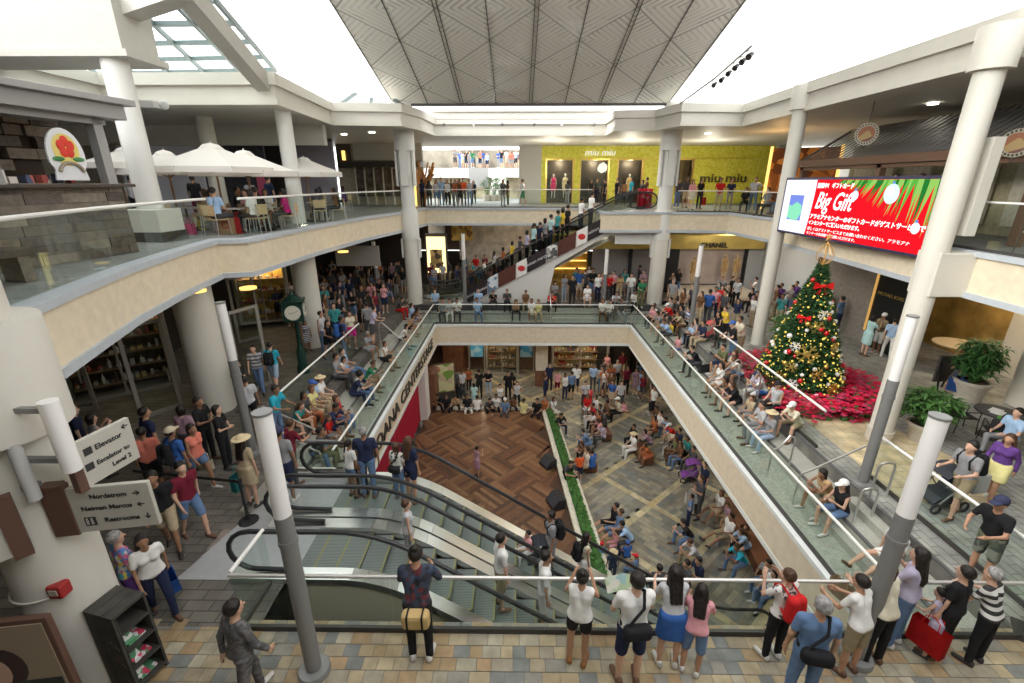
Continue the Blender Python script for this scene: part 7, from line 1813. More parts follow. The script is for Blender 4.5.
T_ = """
232 600 N walk 60 m long.mottle pants.mottle short.dk
415 546 N rail 92 m long.plaid pants.black bun.dk - waist.tan 1.08
583 570 N phone 75 f tank.white hot.black bun.dk - boots
638 572 N fold 95 m tee.white shorts.navy short.dk - sling.black 1.06
676 566 N rail 90 f tee.silver skirt.blue long.dk
703 584 N rail 70 g tee.pink shorts.denim long.dk - - 1.22
790 569 N phone 105 f tee.speckle pants.black short.br - backpack.red .98
825 597 N stand 78 m tee.denim pants.denim short.gr - sling.black 1.04
863 575 N rail 112 f tee.white shorts.khaki short.dk - - 1.0
890 562 N rail 105 f tee.cream pants.black bob.br - hand.beige
922 548 N phone 122 f tee.lavender pants.denim long.dk - - 1.04
942 588 N rail 118 g dtank.lavender - pony.dk
968 566 N stand 112 f tee.black pants.black short.dk - carrier.red 1.0
996 568 N rail 112 f tee.blackstripe pants.black short.gr
1003 497 T rail 192 m tee.black shorts.camo short.dk cap.navy - 1.04
974 441 T push 186 m tee.grey shorts.khaki short.dk - backpack.black 1.04
1012 434 T walk 200 f long.purple skirt.lemon long.br
1020 408 T sit 180 m tee.skyblue pants.grey short.dk
966 346 T walk 120 f tee.black shorts.charcoal short.dk - carrier.blue
988 318 T walk 60 m tee.skyblue pants.white short.dk
782 283 T fold 200 m tee.purple shorts.charcoal short.dk
793 285 T phone 180 f tee.grey shorts.denim bun.dk
806 281 T walk 200 m tee.purple shorts.navy short.dk - carrier.blue
844 290 T walk 90 m tee.navy shorts.navy short.dk
851 293 T stand 120 f tee.brown pants.black long.dk
862 290 T walk 90 m tee.charcoal pants.khaki short.dk
868 292 T stand 60 m tee.black pants.charcoal short.dk - carrier.yellow
881 296 T stand 120 m tee.denim pants.navy short.dk
875 315 T phone 0 f dtee.aqua - bob.dk
889 313 T fold 185 m tee.khaki shorts.white short.gr cap.white
753 288 T sit 200 f tee.black pants.black bob.dk
758 291 T sitphone 230 m tee.mauve pants.grey short.dk
769 293 T sit 200 f tee.pink shorts.charcoal bob.dk
734 276 T stand -60 f tee.black pants.black pony.dk
739 278 T stand 240 f tee.silver pants.black bob.dk
723 285 T stand 240 f dtee.red - bob.dk
711 289 T walk 60 m tee.blue pants.charcoal short.dk
726 290 T stand 200 m tee.charcoal pants.black short.dk
665 274 T stand 250 m tee.black pants.black short.dk
674 279 T stand 220 m tee.grey shorts.khaki short.gr
684 288 T stand 200 f tee.brown shorts.black long.dk
694 285 T stand 210 m tee.charcoal pants.black short.dk
702 291 T stand 200 f tee.brown pants.beige long.br
726 306 T rail 190 f tee.yellow pants.black short.br - - .96
719 311 T rail 200 f tank.black pants.black long.dk
741 316 T rail 190 m tee.cream pants.khaki short.dk
733 321 T rail 185 m tee.black pants.denim short.dk cap.blue
666 303 t sitfwd 190 m tee.red shorts.charcoal short.dk cap.white
677 288 t sit 200 f tee.pink pants.black bob.dk
671 297 t sit 190 m tee.grey shorts.black short.dk
688 298 t sitphone 190 m tee.charcoal pants.black short.dk
697 296 t sit 190 f tee.silver pants.navy long.dk
646 305 t sit 210 f tee.pink pants.charcoal bob.dk
655 311 t sitfwd 200 m tee.grey shorts.beige short.dk
651 303 t sit 200 m tee.white pants.black short.br
678 311 t sitfwd 190 f tee.beige pants.brown bob.br
686 305 t sitphone 190 m tee.charcoal pants.black short.dk
702 306 t sit 180 m tee.bluestripe pants.black short.dk
660 319 t sitfwd 200 m tee.skyblue pants.charcoal short.dk
674 321 t sit 195 c tee.yellow shorts.grey short.dk - - 1.15
687 323 t sit 200 c tee.skyblue pants.denim short.br - - 1.15
695 318 t sit 190 f tank.grey pants.black long.dk
708 320 t sit 190 m tee.navy pants.beige short.dk
668 335 t sit 195 c tee.pink shorts.denim bob.dk - - 1.1
686 345 t sitfwd 190 m tee.black pants.charcoal short.dk
715 344 t sitphone 190 m tee.olive shorts.navy short.dk
729 350 t sit 190 f tee.cream hot.denim long.br
735 355 t sitfwd 185 f tank.white hot.denim long.br
720 362 t sit 185 f tee.white skirt.white long.dk
722 376 t sitfwd 180 f tank.brown hot.denim long.dk
729 381 t sitfwd 190 f tee.black hot.black long.br
756 369 t sitphone 200 f tee.lavender pants.white short.dk
765 371 t sitfwd 180 m tee.white shorts.blue short.dk cap.navy
778 381 t sit 200 m tank.silver pants.black short.dk cap.black
756 395 t sit 190 c tee.beige shorts.grey short.br - - 1.1
755 401 t sitphone 180 m tee.silver pants.grey short.dk
766 410 t sit 190 f tee.grey pants.palejean short.dk sun.straw
794 402 t sitfwd 200 f tee.cream shorts.khaki short.gr cap.white
814 469 t sitfwd 190 f tank.tan hot.beige bob.dk
826 480 t sitphone 190 f tank.black shorts.denim long.dk cap.white
896 522 t sitout 190 f tee.white hot.white bob.dk
114 531 K stand 60 f tee.floral pants.purple short.gr
140 535 K walk -40 f tee.white pants.navy long.dk - hand.blue
150 472 K walk -60 m tee.black shorts.beige short.dk
179 462 K walk -25 m tee.maroon shorts.denim short.dk - - 1.02
140 427 K stand 110 m tee.coral shorts.black short.dk
143 407 K stand 60 m tee.navy pants.charcoal short.dk - - 1.06
169 427 K stand 75 m tee.blue shorts.grey short.dk cap.beige backpack.black
190 424 K walk -15 f tank.coral hot.denim bob.dk - hand.cream
197 397 K fold 0 m tee.black pants.black short.dk
216 405 K fold 10 f tee.black pants.black bob.dk
180 405 K stand 90 f tee.mauve skirt.charcoal bob.dk
90 414 K phone 60 f tank.grey pants.black bob.dk
71 405 K stand 40 m tee.navy pants.black short.dk
240 435 K stand 75 f tee.beige skirt.beige long.dk sun.straw tote.teal
277 427 K stand 85 m tee.grey shorts.navy short.dk cap.navy tote.cream
290 419 K rail 60 f tee.maroon pants.charcoal short.br
275 385 K rail -8 m tee.turquoise pants.denim short.dk
243 376 K stand 125 m tee.silver pants.black short.dk
236 357 K walk -150 m tee.black pants.charcoal short.dk
252 345 K walk -75 f tee.greystripe pants.denim pony.dk
269 342 K walk 95 m tee.turquoise shorts.palejean short.dk - backpack.black
306 319 K stand -50 g dtank.stripeh - bob.dk - - 1.15
320 311 K stand -10 m tank.silver pants.denim short.dk
327 320 K push -30 f tank.black hot.black long.dk
333 303 K stand -60 m tee.teal pants.navy short.dk
341 316 K stand 30 m tee.navy pants.denim short.dk - backpack.blue
349 311 K walk -60 f tee.cream skirt.magenta bob.br
360 298 K stand 85 f dtank.black - long.br
366 302 K stand 120 m tee.grey pants.charcoal short.dk
374 306 K rail 10 m tee.lavender shorts.charcoal short.dk
396 297 k sitfwd -20 m tee.charcoal pants.red short.dk
409 303 k sit -10 f tee.skyblue pants.white bob.dk
421 307 k sitfwd 0 f tank.brown hot.denim long.dk
417 314 k sitfwd 0 f tank.tan hot.black bob.dk
414 324 k sitfwd -10 f tank.white hot.charcoal bob.dk
329 353 k sit 0 m tee.grey pants.charcoal short.dk
333 356 k sitfwd -10 f tank.white hot.denim bob.dk
340 348 k sitout 0 m tee.skyblue pants.denim short.dk
368 331 k sitphone -20 f tee.grey skirt.grey short.gr
389 341 k sitphone -10 f tank.white skirt.black bob.br
374 361 k sitfwd 5 m tee.green shorts.khaki bald.br
308 380 k sit -10 m tee.skyblue pants.beige short.gr cap.blue
318 375 k sit 0 f tee.white pants.beige bob.br sun.straw
303 391 k sit -15 f tank.charcoal pants.rust long.dk
358 372 k sitfwd 0 m tee.navy pants.navy short.dk
363 370 k sitphone 0 f tee.white pants.denim bob.dk
340 395 k sit 0 f tee.red pants.denim bob.br
335 403 k sitfwd -10 m tee.navy shorts.navy short.dk
336 415 k sit 0 c tee.red shorts.grey short.br - - 1.15
332 428 k sitfwd -5 f tee.charcoal pants.denim bob.dk
293 402 k sitfwd -20 f tank.teal hot.brown long.br
312 385 k sit -10 f tee.lemon pants.beige bob.br
342 427 k sitphone 20 m tee.charcoal pants.olive short.dk
433 291 b sit -90 m tee.skyblue pants.charcoal short.dk
477 291 b sit -90 m tee.skyblue pants.navy short.dk
493 290 b sitfwd -90 m tee.black pants.charcoal short.dk
507 290 b sitphone -90 m tee.charcoal pants.black bald.br
526 292 b sit -90 f tee.brown pants.beige short.dk
440 302 b sit -90 m tee.grey pants.charcoal short.dk
447 303 b sit -90 f tee.silver pants.white bob.dk
455 301 b sitphone -90 m tee.white pants.charcoal short.dk
476 301 b sit -80 m tee.skyblue pants.denim short.dk
516 299 b sitfwd -90 f tank.tan pants.charcoal bob.dk
532 301 b sit -90 f tee.white skirt.cream bob.br
539 302 b sit -90 f tee.lemon pants.beige bob.dk
553 294 b sitfwd -90 m tee.red pants.black short.dk
605 301 b sit -95 f tee.white pants.brown long.br
613 303 b sitphone -90 f tee.white pants.charcoal bob.dk
618 293 b sitfwd -90 m tee.silver pants.charcoal short.dk
638 292 b sitphone -95 m tee.white pants.black short.dk
625 301 b sit -90 m tee.charcoal pants.grey short.dk
565 274 B stand -60 f tee.grey pants.palejean bob.dk
573 275 B stand -100 m tee.black pants.black short.dk
580 269 B hips -90 m tee.blue shorts.cream short.dk - - 1.05
593 268 B fold -90 m tee.black shorts.denim short.dk - - 1.05
599 273 B stand -80 f tee.white pants.navy bob.dk
610 273 B rail -90 m tee.red pants.charcoal short.dk
621 274 B rail -90 f tee.tan pants.beige bob.dk
632 273 B rail -100 m tee.white pants.grey short.dk
643 278 B rail -90 f tee.green pants.olive short.br
612 262 B stand -90 m tee.black pants.black short.dk
617 262 B stand -90 f tee.black pants.black bob.dk
640 265 B walk 180 m tee.charcoal pants.black short.dk
555 281 B sitphone -80 f tee.grey pants.charcoal bob.dk
588 284 B sit -100 f tee.white skirt.silver bob.dk
477 446 S phone 45 g dtank.mauve - short.dk - - 1.12
546 375 L stand 10 m long.navy pants.navy bald.br
558 371 L stand -80 g tee.pink shorts.maroon short.dk - - 1.25
566 373 L stand -60 f tee.white pants.navy bob.dk
577 364 L stand 80 m tee.white shorts.navy short.dk - - 1.06
572 371 L stand 100 m tee.denim shorts.black short.dk
586 381 L push -90 m tee.silver pants.charcoal short.dk
594 364 L stand -100 m tee.skyblue pants.charcoal short.dk
602 366 L stand -90 f tee.silver pants.denim bob.dk
606 369 L stand -60 f tee.white shorts.navy bob.dk
612 364 L stand -90 m tee.rust pants.charcoal short.br
612 372 L stand -90 f tee.brown pants.black bob.dk
613 380 L stand -120 f tee.blue skirt.beige bob.dk
622 381 L stand -90 m tee.silver pants.charcoal short.dk
624 401 L ground -120 g dtee.pink - bob.dk
637 368 L stand -90 f dtee.mauve - long.dk
643 370 L stand -80 f dtank.skyblue - long.br
652 384 L stand 180 f tank.brown pants.black long.dk
655 386 L stand 200 m tee.white pants.black short.dk
550 363 L stand -90 m tee.navy pants.black short.dk
618 360 L stand -90 m tee.silver pants.black bald.gr
604 360 L walk -60 m tee.charcoal pants.black short.dk
537 398 L sit -110 m tee.black pants.black short.dk
545 396 L sit -100 f tank.rust pants.brown bob.br
554 397 L sit -70 f tank.white shorts.white bob.dk - sling.black
562 413 L sitfwd -60 m tee.black pants.navy short.dk
571 461 L sitfwd -75 m tee.charcoal pants.black short.dk
583 429 L sitfwd 185 m tee.denim pants.denim short.dk
582 441 L sitfwd 185 f tee.brown pants.black bob.br
587 447 L sit 190 m tee.cream pants.beige short.dk
592 449 L sit 120 m tee.blue pants.navy short.dk
580 453 L stand 95 c tee.orange shorts.navy short.dk - - 1.15
593 403 L sit 190 m tee.red pants.white short.dk
600 404 L sitphone 200 f tee.grey pants.charcoal bob.dk
592 411 L sitfwd 190 f tee.white pants.black bob.dk
599 410 L sit 190 f tank.rust hot.black bob.br
604 409 L sit 180 m tee.charcoal pants.black short.dk
598 418 L sitfwd 190 f tee.pink hot.white bob.br
603 422 L sit 190 f tank.lavender pants.charcoal bob.dk
588 394 L sit 250 f tee.red shorts.white bob.br
596 395 L sit 200 f tee.white pants.charcoal bob.dk
607 400 L sit 190 m tee.brown pants.black short.dk
618 397 L sitphone 190 m tee.cream pants.black short.dk cap.white
634 424 L sitphone 200 m tee.black pants.black short.dk
634 432 L sit 190 m tee.white pants.white short.gr sun.straw
645 429 L sitfwd 185 f tee.mauve pants.charcoal bob.dk
645 442 L sitfwd 190 f dtee.rust - bob.br
657 406 W sitfwd 190 m tee.brown shorts.rust short.dk
661 411 W sit 190 m tee.white pants.charcoal short.dk
666 417 W sitfwd 190 m tee.skyblue pants.denim short.dk
670 423 W sitfwd 195 f tee.red skirt.cream bob.gr cap.white
655 416 W sit 190 f tee.rust hot.brown bob.dk
680 428 W sit 190 m tee.navy pants.black short.dk
681 442 W sit 190 f tee.brown pants.denim long.br
676 436 W sit 180 f tee.olive pants.brown long.br
688 436 W sitphone 190 m tee.teal pants.black short.dk
694 446 W sit 190 m tee.charcoal pants.charcoal short.dk
706 462 W stand 190 m tee.navy pants.navy bald.dk
702 476 W fold 185 m tee.charcoal pants.charcoal short.br - carrier.white
692 494 W hips 150 c tee.denim pants.navy short.dk - - 1.2
722 490 W sitout 200 f tee.white skirt.beige bob.br
728 503 W sit 195 c tee.mauve shorts.khaki short.br
732 514 W sitout 190 m tee.white shorts.khaki short.dk
741 528 W sitfwd 190 f tee.skyblue hot.denim bob.br
737 544 W sitfwd 190 m tee.turquoise pants.denim short.br
747 524 W sit 200 f tee.brown pants.black bob.br
769 560 W sitphone 200 m tee.grey pants.denim short.dk
775 570 W sit 190 f tee.white pants.denim bob.dk
683 519 W sitfwd 185 m tee.black pants.denim short.dk
690 539 W sitfwd 190 m tee.silver pants.khaki short.br
699 557 W sitphone 190 m tee.navy pants.beige short.dk
687 560 W sit 190 m tee.charcoal pants.black short.dk
660 564 W sit 90 m tee.charcoal pants.black short.dk
616 503 L sitout 190 m tee.black shorts.black short.dk
621 509 L sitout 190 m tee.denim shorts.denim bald.br
622 521 L sitfwd 180 m tee.skyblue pants.charcoal short.dk
616 530 L sit 190 g tee.pink shorts.pink short.br
602 542 L sit 80 c tee.denim pants.navy short.dk cap.red .95 
614 550 L stand 90 c tee.navy pants.navy short.br sun.straw - 1.0
628 541 L sit 100 c tee.blue pants.navy short.dk cap.blue
636 554 L sit 150 c tee.denim pants.denim short.dk cap.red - 1.05
640 569 L sit 90 c tee.white pants.black short.dk
437 394 G sitfwd -90 m tee.black pants.black short.dk
446 394 G sit -90 m tee.black pants.black short.dk
455 395 G sitfwd -90 f tee.tan pants.black bob.dk
467 394 G sit -80 m tee.black pants.white short.dk
477 395 G sit 90 m tee.white pants.charcoal short.dk
490 398 G sitfwd -60 m tee.charcoal pants.black short.dk
496 394 G sit -90 f tee.white pants.black bob.dk
505 398 G sit -100 m tee.denim pants.charcoal short.dk cap.white
513 397 G sitfwd -90 f tee.brown pants.black bob.dk
524 398 G sit 60 m tee.lemon pants.khaki short.dk
462 370 G stand -60 m tee.silver pants.charcoal short.dk
454 370 G stand -90 m tee.charcoal pants.black short.dk
479 369 G stand 90 m tee.black pants.black short.dk
488 369 G fold -90 m tee.black pants.palejean short.dk
474 383 G stand 80 c tee.aqua skirt.aqua bob.dk - - 1.2
508 371 G stand -90 m tee.black pants.black short.dk
512 372 G stand 90 f tee.black pants.charcoal bob.dk
517 381 G hips -90 f tank.silver pants.black bob.br
447 367 G stand -90 f tee.mauve pants.black bob.dk
468 367 G walk -90 f tee.rust pants.black bob.dk
500 384 G sit -90 f tank.white pants.black bob.dk
356 440 e stand 100 f tank.brown pants.black short.dk
362 427 e stand 95 m tee.navy pants.denim short.gr
348 448 e stand 60 f tee.white hot.denim pony.dk
395 443 e stand 70 f tee.speckle pants.denim bob.br - sling.black
407 437 e stand 60 f tee.navy hot.navy long.br
406 516 e stand 20 f tank.silver shorts.grey bun.br - near
500 534 e stand 20 m tee.white shorts.khaki short.dk - near
545 551 e stand 0 m tee.white shorts.white short.dk - near
552 511 e stand 190 m tee.grey shorts.grey short.dk - backpack.black
586 533 e stand 10 f tank.cream skirt.white long.dk - backpack.black
530 530 e sit 200 g tee.pink pants.white short.dk
582 193 f stand 20 m tee.white pants.charcoal short.dk
592 191 f stand 20 m tee.white pants.charcoal short.dk
568 203 f stand 20 m tee.black pants.black short.dk
563 206 f stand 10 f tee.yellow pants.black bob.dk
558 209 f stand 20 m tee.teal pants.black short.dk
551 214 f stand 20 m tee.aqua pants.navy short.dk
545 218 f stand 20 f tee.grey pants.black bob.dk
540 222 f stand 20 m tee.navy pants.black short.dk
534 223 f stand 20 m tee.aqua pants.black short.dk
527 230 f stand 20 f tee.lavender pants.black bob.dk
512 241 f stand 20 f tee.yellow pants.black bob.dk
494 251 f stand 20 f tee.silver pants.black long.dk
484 261 f stand 20 m tee.white pants.charcoal short.dk
520 236 f stand 20 m tee.charcoal pants.black short.dk
503 247 f stand 20 f tee.rust pants.black bob.dk
430 207 U stand 90 f tee.charcoal pants.black long.dk
423 207 U stand 60 f tee.navy pants.black bob.dk
437 206 U stand -80 f tee.silver shorts.denim bob.dk
442 206 U stand -90 m tee.skyblue pants.denim short.dk
448 206 U stand -90 f tee.white pants.black bob.dk
452 205 U stand -70 m tee.charcoal pants.black short.dk
456 206 U stand -90 f tee.rust pants.grey bob.dk
460 206 U stand -100 f tee.brown shorts.black bob.dk
464 206 U stand -90 m tee.orange pants.charcoal short.dk
470 206 U stand -90 m tank.silver pants.denim short.dk
474 204 U stand -90 f tee.navy pants.black bob.dk
446 202 U stand -60 m tee.black pants.charcoal short.dk
458 202 U stand -90 m tee.grey pants.black short.dk
503 206 U stand -60 f tee.charcoal pants.grey bob.dk
508 206 U stand 200 f tee.brown pants.olive bob.dk
523 206 U walk 190 m tee.white shorts.green short.br
567 204 U stand 60 f tee.charcoal pants.grey bob.dk
590 203 U stand -60 m tee.black pants.charcoal short.dk
596 203 U stand -90 m tee.charcoal pants.navy short.dk
604 206 U stand 190 m tee.black pants.black short.dk
616 206 U stand 200 m tee.black pants.navy short.dk
623 205 U stand 90 f tee.brown pants.black bob.dk
630 207 U stand 190 m tee.turquoise pants.charcoal short.dk
641 207 U stand 200 f tee.charcoal pants.black bob.dk
645 207 U stand 180 m tee.brown pants.black short.dk
663 207 U stand 250 f tee.black pants.black bob.dk
676 208 U stand -80 m tee.charcoal pants.denim short.dk
684 208 U stand -90 m tee.charcoal shorts.beige short.dk
690 210 U stand -90 f tee.pink skirt.cream bob.dk
698 209 U stand -80 f tee.black pants.black long.dk - carrier.red
717 211 U rail -110 m tee.red pants.beige short.dk
728 209 U rail -110 m tee.navy pants.grey short.br
743 212 U sit -120 f tee.black pants.black bob.dk
751 212 U hips -120 m tee.silver pants.denim short.dk
762 208 U stand -120 f tee.yellow pants.black bob.dk
765 216 U sit 200 m tee.grey pants.charcoal short.dk
772 207 U stand -120 m tee.lavender pants.charcoal short.dk
779 214 U sitphone 190 m tee.black pants.denim short.dk
1016 217 V rail 60 m tee.navy pants.grey short.dk - - 1.0
1020 230 V sitout 180 f tee.charcoal hot.charcoal bob.dk
192 205 C stand 95 m tee.black pants.black short.dk
130 222 C stand 110 m tee.silver pants.black short.dk
216 216 C sit 100 m tee.skyblue pants.charcoal short.dk
234 214 C sit 90 m tee.black pants.charcoal short.dk
241 213 C sit 60 f tee.pink pants.black bob.dk
252 214 C sit -60 f tee.white pants.black bob.dk
258 215 C sit 120 m tee.black pants.black short.dk
274 214 C sit 160 f tee.white pants.rust bob.dk
268 212 C stand 60 m tee.navy pants.denim short.dk
282 214 C sit 180 f tee.magenta pants.black bob.dk
206 219 C sit 0 f tee.tan pants.beige bob.br
225 218 C sit 180 f tee.silver pants.black bob.dk
331 208 C sit -30 f tee.brown pants.black bob.dk
337 206 C sit 120 f tee.purple pants.black bob.dk
322 208 C sit 30 f tee.tan pants.black long.dk
357 211 C sitfwd -70 m tee.charcoal pants.navy short.dk cap.navy
248 208 C stand 90 f tee.grey pants.black bob.dk
"""
free_ = list(chairpos)
for ln in T_.strip().splitlines():
    f = ln.split()
    f += ['-']*(12-len(f)) if len(f) < 12 else []
    x, y, zone, pose, hd, sex, top, bottom, hair = f[:9]; hat, extra, s = f[9:12]
    try: s = float(s)
    except ValueError: s = 1.0
    if extra != '-' and extra.replace('.', '').isdigit(): s = float(extra); extra = '-'
    raw = None; x, y, hd = float(x), float(y), float(hd)
    if zone == 'C':
        if pose in SITS:
            c_ = min(free_, key=lambda c: abs(proj(c[0], c[1], 6.2)[0]-x)+(0 if c[1] < 17.5 or x > 290 else 30)); free_.remove(c_); hd = c_[2]
            raw = (c_[0]+.04*math.cos(R(hd)), c_[1]+.04*math.sin(R(hd)), 5.05)
        else: raw = (Q(x, 180, 17.6)[0], 17.6, 5)
    person(x, y, zone, pose, hd, sex, top, bottom, hair, None if hat == '-' else hat, None if extra == '-' else extra, s, raw=raw)
# crowds in the shade: every visitor still an object
rnd = random.Random(21)
def rperson(X, Y, z, zone, hd, dark=True):
    fem = rnd.random() < .5
    shade_dark = zone == 'A'  # arcade shirts mostly picked dark, the shade put into the cloth colour
    tops = ['black', 'navy', 'charcoal', 'white', 'grey', 'maroon', 'denim', 'silver', 'brown', 'red', 'teal', 'mauve', 'rust', 'pink'][:(3 if shade_dark and rnd.random() < .6 else 14)] if dark else ['white', 'black', 'blue', 'navy', 'coral', 'silver', 'grey', 'green', 'skyblue', 'brown']
    x, y = proj(X, Y, z+1.6)
    person(x, y, zone, rnd.choice(['stand', 'stand', 'walk', 'hips', 'phone', 'fold']), hd, 'f' if fem else 'm', ('tank.' if fem and rnd.random() < .3 else 'tee.')+rnd.choice(tops), rnd.choice(['pants', 'shorts'])+'.'+rnd.choice(['black', 'navy', 'charcoal', 'denim', 'khaki', 'grey', 'beige']),
           ('bob' if fem and rnd.random() < .5 else 'long' if fem else 'short')+'.'+rnd.choice(['dk', 'dk', 'dk', 'br']), None, None, (.95 if fem else 1.0)*rnd.uniform(.94, 1.04), raw=(X, Y, z))
placed = []
def scatter(n, x0, x1, y0, y1, z, zone, hd0, hd1, dmin=.55, dark=True, ok=lambda x, y: True):
    k = 0; tries = 0
    while k < n and tries < 4000:
        tries += 1; X, Y = rnd.uniform(x0, x1), rnd.uniform(y0, y1)
        if not ok(X, Y) or any(abs(X-a)+abs(Y-b) < dmin and z == c for a, b, c in placed): continue
        placed.append((X, Y, z)); rperson(X, Y, z, zone, rnd.uniform(hd0, hd1), dark); k += 1
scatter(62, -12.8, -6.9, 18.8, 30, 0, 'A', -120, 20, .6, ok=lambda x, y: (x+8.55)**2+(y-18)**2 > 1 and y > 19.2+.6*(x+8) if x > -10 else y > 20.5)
scatter(40, -5.6, 2.0, 27.4, 32.3, 0, 'H', -130, -40, .6)
scatter(22, -6.0, 1.0, 46.4, 50, 7.75, 'D', -140, -40, .7, False)
scatter(10, 3.4, 9.8, 25.8, 27.2, 0, 'B', -140, -40, .9, ok=lambda x, y: (x-7.85)**2+(y-25.2)**2 > .9)
scatter(12, 4.5, 9.2, 22.5, 26.4, L1Z, 'L', -140, -40, .8)
scatter(12, 9.3, 13.5, 20, 24.5, 0, 'T', 150, 260, .9)

for px_, py_, c_ in ((898, 174, 'black'), (923, 176, 'charcoal'), (950.5, 175.6, 'navy')):
    yy, zz = QX(px_, py_, 11.75); person(px_, py_, 'V', 'stand', 200, 'm', 'tee.'+c_, 'pants.black', 'short.dk', raw=(11.75, yy, 5))
# strollers next to those who push them
x, y = P(936, 505, 0); stroller('dark stroller pushed by the man with the black backpack on the tree plaza', x, y, 0, R(186), STB, 1.05)
bag('shopping_bag', 'pale shopping bag hanging on the dark stroller handle', x+.62, y-.1, .42, R(10), .34, .12, .4, mat('bag_pale', (.72, .74, .72), .6))
X, z = Q(540, 540, 8.23); stroller('dark stroller with a child on the escalator beside the stage', X-.05, 8.23, zf2(X)-.02, R(185), STB, .85)
x, y = P(588, 400, L1Z+.4); stroller('red stroller before the lit shop full of clothes', x, y, L1Z, R(-100), mat('stroller_red', (.5, .02, .03), .7))
x, y = P(691, 470, L1Z+.5); stroller('dark stroller with a purple hood near the man in navy', x, y, L1Z, R(170), mat('stroller_purple', (.22, .06, .32), .7))
x, y = P(460, 388, L1Z+.5); stroller('black stroller behind the stage corner crowd', x, y, L1Z, R(-60), STB, .9)
x, y = P(597, 287, .5); stroller('pale folded stroller on the walkway behind the back steps', x, y, 0, R(-80), mat('stroller_grey', (.4, .42, .4), .7))
x, y = P(332, 335, .3); stroller('dark stroller beside the woman in a black tank top near the clock', x, y, 0, R(-30), STB, .9)
x, y = P(720, 333, .3); stroller('stroller with a red blanket behind the yellow shirted visitor', x-.4, y, 0, R(190), mat('stroller_coral', (.55, .08, .08), .7), .9)
for nm, lb, px_, py_, z, w, h, m in (('white_bag', 'white plastic bag on the slate beside the box bench', 597, 443, L1Z, .4, .4, 'white'), ('white_bag', 'white shopping bag before the person in brown under the ledge', 667, 454, L1Z, .42, .42, 'white'), ('white_bag', 'white plastic bag on the clock side ledge by the handrail', 351, 424, -.7, .42, .42, 'white'),
                     ('dark_bag', 'dark bag on the tree side tier beside the woman in white', 704, 372, -.35, .45, .28, 'charcoal'), ('mint_bag', 'mint shopping bag before the seated person in red on the back steps', 553, 309, -.7, .45, .35, 'aqua'), ('magenta_bag', 'magenta bag at the feet of the seated man in white on the back steps', 456, 318, -.7, .26, .4, 'magenta'),
                     ('magenta_bag', 'red bottle bag at the feet of the visitor in tan on the back steps', 516, 318, -.7, .22, .4, 'red'), ('white_bag', 'white bag beside the seated man in khaki shorts under the ledge', 720, 545, L1Z, .3, .35, 'silver')):
    x, y = P(px_, py_, z); bag(nm, lb, x, y, z, .3, w, .16, h, fabric(m))
# chairs on the back steps for the seated guests beside the stair
for px_, py_, lb in ((607, 318, 'nearest the back stair handrail'), (616, 319, 'between two others'), (627, 318, 'nearest the tree side corner')):
    x, y = P(px_, py_, -.7); chair('light metal chair on the back ledge '+lb, x, y+.2, -.7, R(-90), METAL, METAL)
for px_, py_, lb in ((988, 424, 'seated man in light blue'),):
    x, y = P(1020, 430, 0); chair('dark chair under the seated man in light blue', x, y, 0, R(180), DS)
# waist bag of the plaid shirt
po = [p for p in PEOPLE if 'navy plaid' in p[1]][0][0]
bm = BM(); M = po.matrix_basis; c_ = Vector(po.location)+Vector((.02, -.2, .98)); box(bm, c_.x-.19, c_.x+.19, c_.y-.09, c_.y+.09, c_.z-.13, c_.z+.12); q = obj('waist_bag', bm, [mat('tan_canvas', (.52, .36, .15), .7)], bevel=.06); bm = BM(); [box(bm, c_.x+d-.012, c_.x+d+.012, c_.y-.1, c_.y+.1, c_.z-.135, c_.z+.125) for d in (-.1, .1)]; obj('strap', bm, [fabric('black')], q); tag(q, 'tan waist bag on the back of the person in the navy plaid shirt', 'bag')
# paper map held by the man in white
bm = BM(); quad(bm, (-.28, 0, 0), (0, .04, .05), (0, .3, .06), (-.28, .27, .0)); quad(bm, (0, .04, .05), (.28, 0, 0), (.28, .27, 0), (0, .3, .06)); bmesh.ops.solidify(bm, geom=bm.faces[:], thickness=.003)
po = [p for p in PEOPLE if p[1].startswith('person in white shirt, navy shorts') and p[0].location.y < 6][0][0]
q = obj('paper_map', bm, [blotch_mat('map_print', [(.6, .65, .55), (.45, .55, .35), (.7, .68, .6), (.35, .5, .5)], 9)], loc=Vector(po.location)+Vector((0, .33, 1.2)), fix=False); tag(q, 'unfolded paper map held by the man with the black shoulder bag', 'map')

